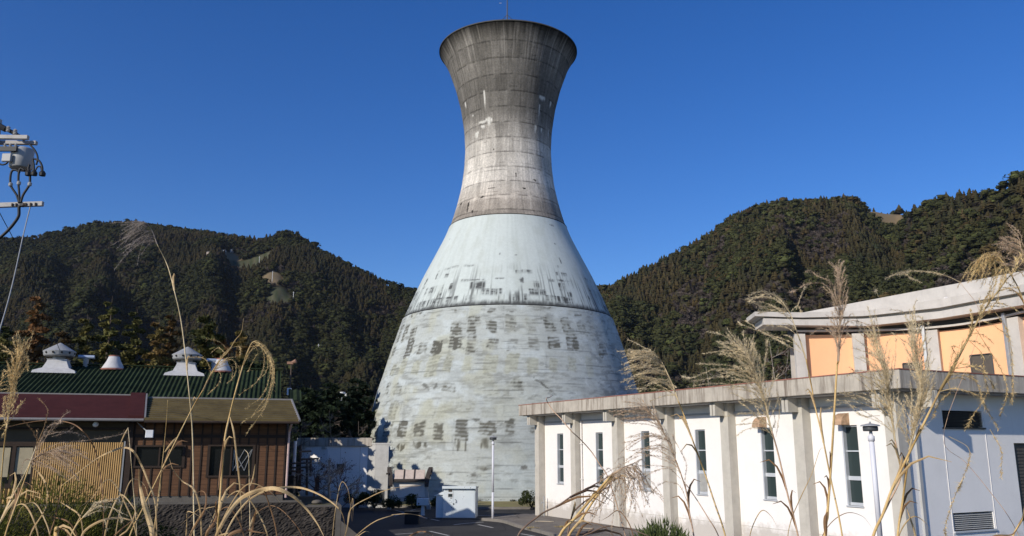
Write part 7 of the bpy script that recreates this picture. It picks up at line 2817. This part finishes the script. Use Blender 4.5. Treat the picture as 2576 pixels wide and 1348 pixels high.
stalk('sturdy golden stalk standing upright with a slim plume reaching above the curved roof', [z_I(570, 1400), z_I(592, 1200), z_I(612, 950), z_I(640, 500), z_I(658, 220), z_B(178, 850)], 2.3, .014, .008, m_st_gold,
      [z_B(185, 700), z_B(190, 560), z_B(190, 430), z_B(180, 320), z_B(172, 205)],
      [[z_B(185, 560), z_B(150, 400), z_B(80, 300), z_B(0, 290), z_A(1540, 180), z_A(1480, 200)], [z_B(185, 500), z_B(140, 350), z_B(90, 290), z_B(0, 260), z_A(1600, 60), z_A(1545, 70)], [z_B(190, 600), z_B(240, 500), z_B(270, 430), z_B(290, 415)], [z_B(188, 520), z_B(130, 400), z_B(95, 350), z_B(85, 310)],
       [z_B(185, 480), z_B(170, 350), z_B(172, 215)], [z_B(190, 650), z_B(140, 620), z_B(80, 640)], [z_B(188, 600), z_B(250, 570), z_B(330, 600), z_B(370, 620)], [z_B(185, 700), z_B(120, 600), z_B(70, 620)]],
      [(34, 0, -1, 80, .35, .12), (18, .4, -.6, 70, .45, .12), (18, -.4, -.6, 70, .45, .12)], PINK, 800, .008, .0008, 1.0, seed=82, nodes=(.42, .43), leaves=[([z_I(585, 1348), z_I(578, 1250), z_I(592, 1190)], .022, m_leaf_br)])
stalk('big golden stalk slanting to the upper right corner with long drooping plume branches', [z_C(740, 1360), z_C(830, 1150), z_C(910, 930), z_C(1050, 640), z_B(790, 1270), z_B(900, 1050)], 2.1, .013, .009, m_st_gold,
      [z_B(990, 890), z_B(1100, 680), z_B(1200, 500), z_B(1300, 360), z_B(1400, 230), z_B(1490, 140)],
      [[z_B(960, 940), z_B(1080, 930), z_B(1150, 1010), z_B(1180, 1130), z_B(1240, 1250), z_B(1285, 1340)], [z_B(1100, 700), z_B(1210, 800), z_B(1230, 920), z_B(1270, 1060), z_B(1200, 1200), z_B(1140, 1330)], [z_B(1000, 900), z_B(1200, 880), z_B(1290, 960), z_B(1360, 1035)],
       [z_B(1150, 620), z_B(1370, 940), z_B(1420, 1060), z_B(1390, 1240)], [z_B(1250, 450), z_B(1400, 640), z_B(1460, 960), z_B(1480, 1140)], [z_B(900, 1060), z_B(1000, 1040), z_B(1130, 1080), z_B(1190, 1140)], [z_B(950, 980), z_B(960, 1060), z_B(880, 1130), z_B(820, 1250)],
       [z_B(1200, 520), z_B(1150, 560), z_B(1110, 540), z_B(1120, 440), z_B(1150, 350)], [z_C(1400, 480), z_C(1560, 580), z_C(1500, 850), z_C(1420, 1000), z_C(1330, 1250), z_C(1320, 1340)], [z_C(1760, 420), z_C(1800, 600), z_C(1740, 830)]],
      [(38, .15, -.9, 80, .3, .12), (20, .8, .5, 90, .5, .2)], GOLD, 760, .009, .0010, .7, seed=83, rw=.0009)
stalk('golden stalk with a tall thick beige plume before the corner of the white hall', [z_C(955, 1360), z_C(1000, 1040), z_C(1045, 700), z_C(1060, 600)], 2.2, .011, .008, m_st_gold,
      [z_C(1100, 430), z_C(1140, 250), z_C(1165, 80), z_B(750, 950), z_B(725, 780), z_B(695, 600)],
      [[z_B(740, 850), z_B(715, 700), z_B(690, 580), z_B(600, 560)], [z_B(730, 800), z_B(700, 640), z_B(640, 500), z_B(560, 480)]],
      [(60, .05, -1, 130, .22, .10), (34, -.4, -.8, 90, .3, .12), (34, .4, -.8, 90, .3, .12)], STRAW, 800, .0085, .0008, 1.1, seed=84, rw=.0007)
stalk('pinkish stalk leaning right with a broad dusty plume left of the hall corner', [z_C(745, 1360), z_C(870, 1080), z_C(985, 820), z_C(960, 640), z_C(935, 520)], 2.35, .0095, .007, m_st_pink,
      [z_C(910, 330), z_C(870, 130), z_B(530, 1000), z_B(490, 850), z_B(430, 700)],
      [[z_B(520, 1000), z_B(420, 930), z_B(300, 920), z_B(190, 960)], [z_B(540, 1080), z_B(440, 980), z_B(320, 960), z_B(220, 900)], [z_B(560, 1200), z_B(420, 1100), z_B(300, 1070), z_B(180, 1070)], [z_B(570, 1260), z_B(440, 1160), z_B(330, 1120), z_B(200, 1110)],
       [z_B(480, 850), z_B(430, 740), z_B(380, 660), z_B(365, 610)], [z_C(900, 320), z_C(760, 200), z_C(640, 140), z_C(480, 100)], [z_C(800, 300), z_C(640, 300), z_C(500, 190), z_C(300, 255)], [z_C(880, 300), z_C(700, 160), z_C(560, 120)]],
      [(46, -.35, -.9, 150, .22, .10), (30, -.8, -.4, 130, .3, .15), (24, .2, -.95, 100, .25, .1)], STRAW, 700, .0085, .0008, 1.0, seed=85, rw=.0007)
stalk('golden stalk in front of the return wall arching over into a dense hanging tassel at upper right', [z_C(1950, 1380), z_C(2056, 1150), z_B(1560, 700), z_B(1470, 380), z_B(1400, 235)], 2.6, .010, .006, m_st_gold,
      [z_B(1345, 150), z_B(1290, 95), z_B(1235, 78), z_B(1190, 110)],
      [[z_B(1380, 215), z_B(1320, 140), z_B(1240, 90), z_B(1175, 140), z_B(1150, 230)], [z_B(1360, 180), z_B(1280, 90), z_B(1200, 110), z_B(1160, 190), z_B(1165, 280)], [z_B(1370, 190), z_B(1290, 110), z_B(1220, 110), z_B(1190, 190), z_B(1180, 270)], [z_B(1350, 160), z_B(1260, 85), z_B(1190, 120), z_B(1145, 200)],
       [z_B(1390, 215), z_B(1320, 130), z_B(1250, 100), z_B(1210, 160), z_B(1200, 240)], [z_B(1380, 200), z_B(1300, 120), z_B(1230, 130), z_B(1205, 210), z_B(1170, 285)], [z_B(1340, 150), z_B(1260, 95), z_B(1200, 140), z_B(1170, 240)]],
      [(34, -.25, 1, 105, .3, .35)], GOLD, 900, .008, .0009, .8, seed=86, rw=.0007)
stalk('thin stalk with one long pale arching seed branch above the parapet of the orange hall', [z_C(1990, 1300), z_C(1750, 950), z_C(1540, 700), z_C(1360, 540), z_B(1180, 520), z_B(1040, 290)], 2.7, .004, .002, m_st_pink,
      [z_B(960, 250), z_B(880, 222), z_B(720, 205), z_B(620, 215), z_B(540, 250)], [[z_B(1000, 270), z_B(900, 228), z_B(740, 204), z_B(620, 216), z_B(538, 252)], [z_B(700, 207), z_B(640, 230), z_B(560, 250)], [z_B(640, 215), z_B(660, 270), z_B(700, 310)], [z_B(460, 390), z_B(430, 360), z_B(405, 365)]], None, STRAW, 1100, .008, .0009, 1.2, seed=87, rw=.0008)
stalk('out of reach plume with pink tips at the right edge above the parapet', [z_C(2140, 1380), z_B(1580, 900), z_B(1560, 400), z_B(1530, 220)], 2.5, .009, .006, m_st_pink,
      [z_B(1500, 120), z_B(1470, 50), z_B(1462, 0)], [[z_B(1530, 200), z_B(1450, 150), z_B(1400, 160), z_B(1390, 190)], [z_B(1510, 140), z_B(1440, 100), z_B(1420, 170)]], [(26, -.5, -.2, 90, .4, .2), (14, -.7, .6, 80, .4, .2)], PINK, 800, .008, .0008, 1.0, seed=88)
blade('slim pink straw with a bent top left of the sturdy stalk', [z_I(330, 1400), z_I(350, 1260), z_I(410, 1110), z_I(490, 940), z_I(545, 780), z_I(568, 770)], 2.5, .006, m_leaf_tan, 91)
blade('reddish straw slanting left to right at the lower right edge', [z_C(1700, 1420), z_C(1800, 1348), z_C(1960, 1330), z_C(2056, 1150)], 2.4, .012, m_leaf_br, 92)
blade('golden side blade beside the foot of the tall beige plume', [z_C(1110, 1348), z_C(1060, 1180), z_C(1020, 1060)], 2.2, .014, m_leaf_tan, 93)
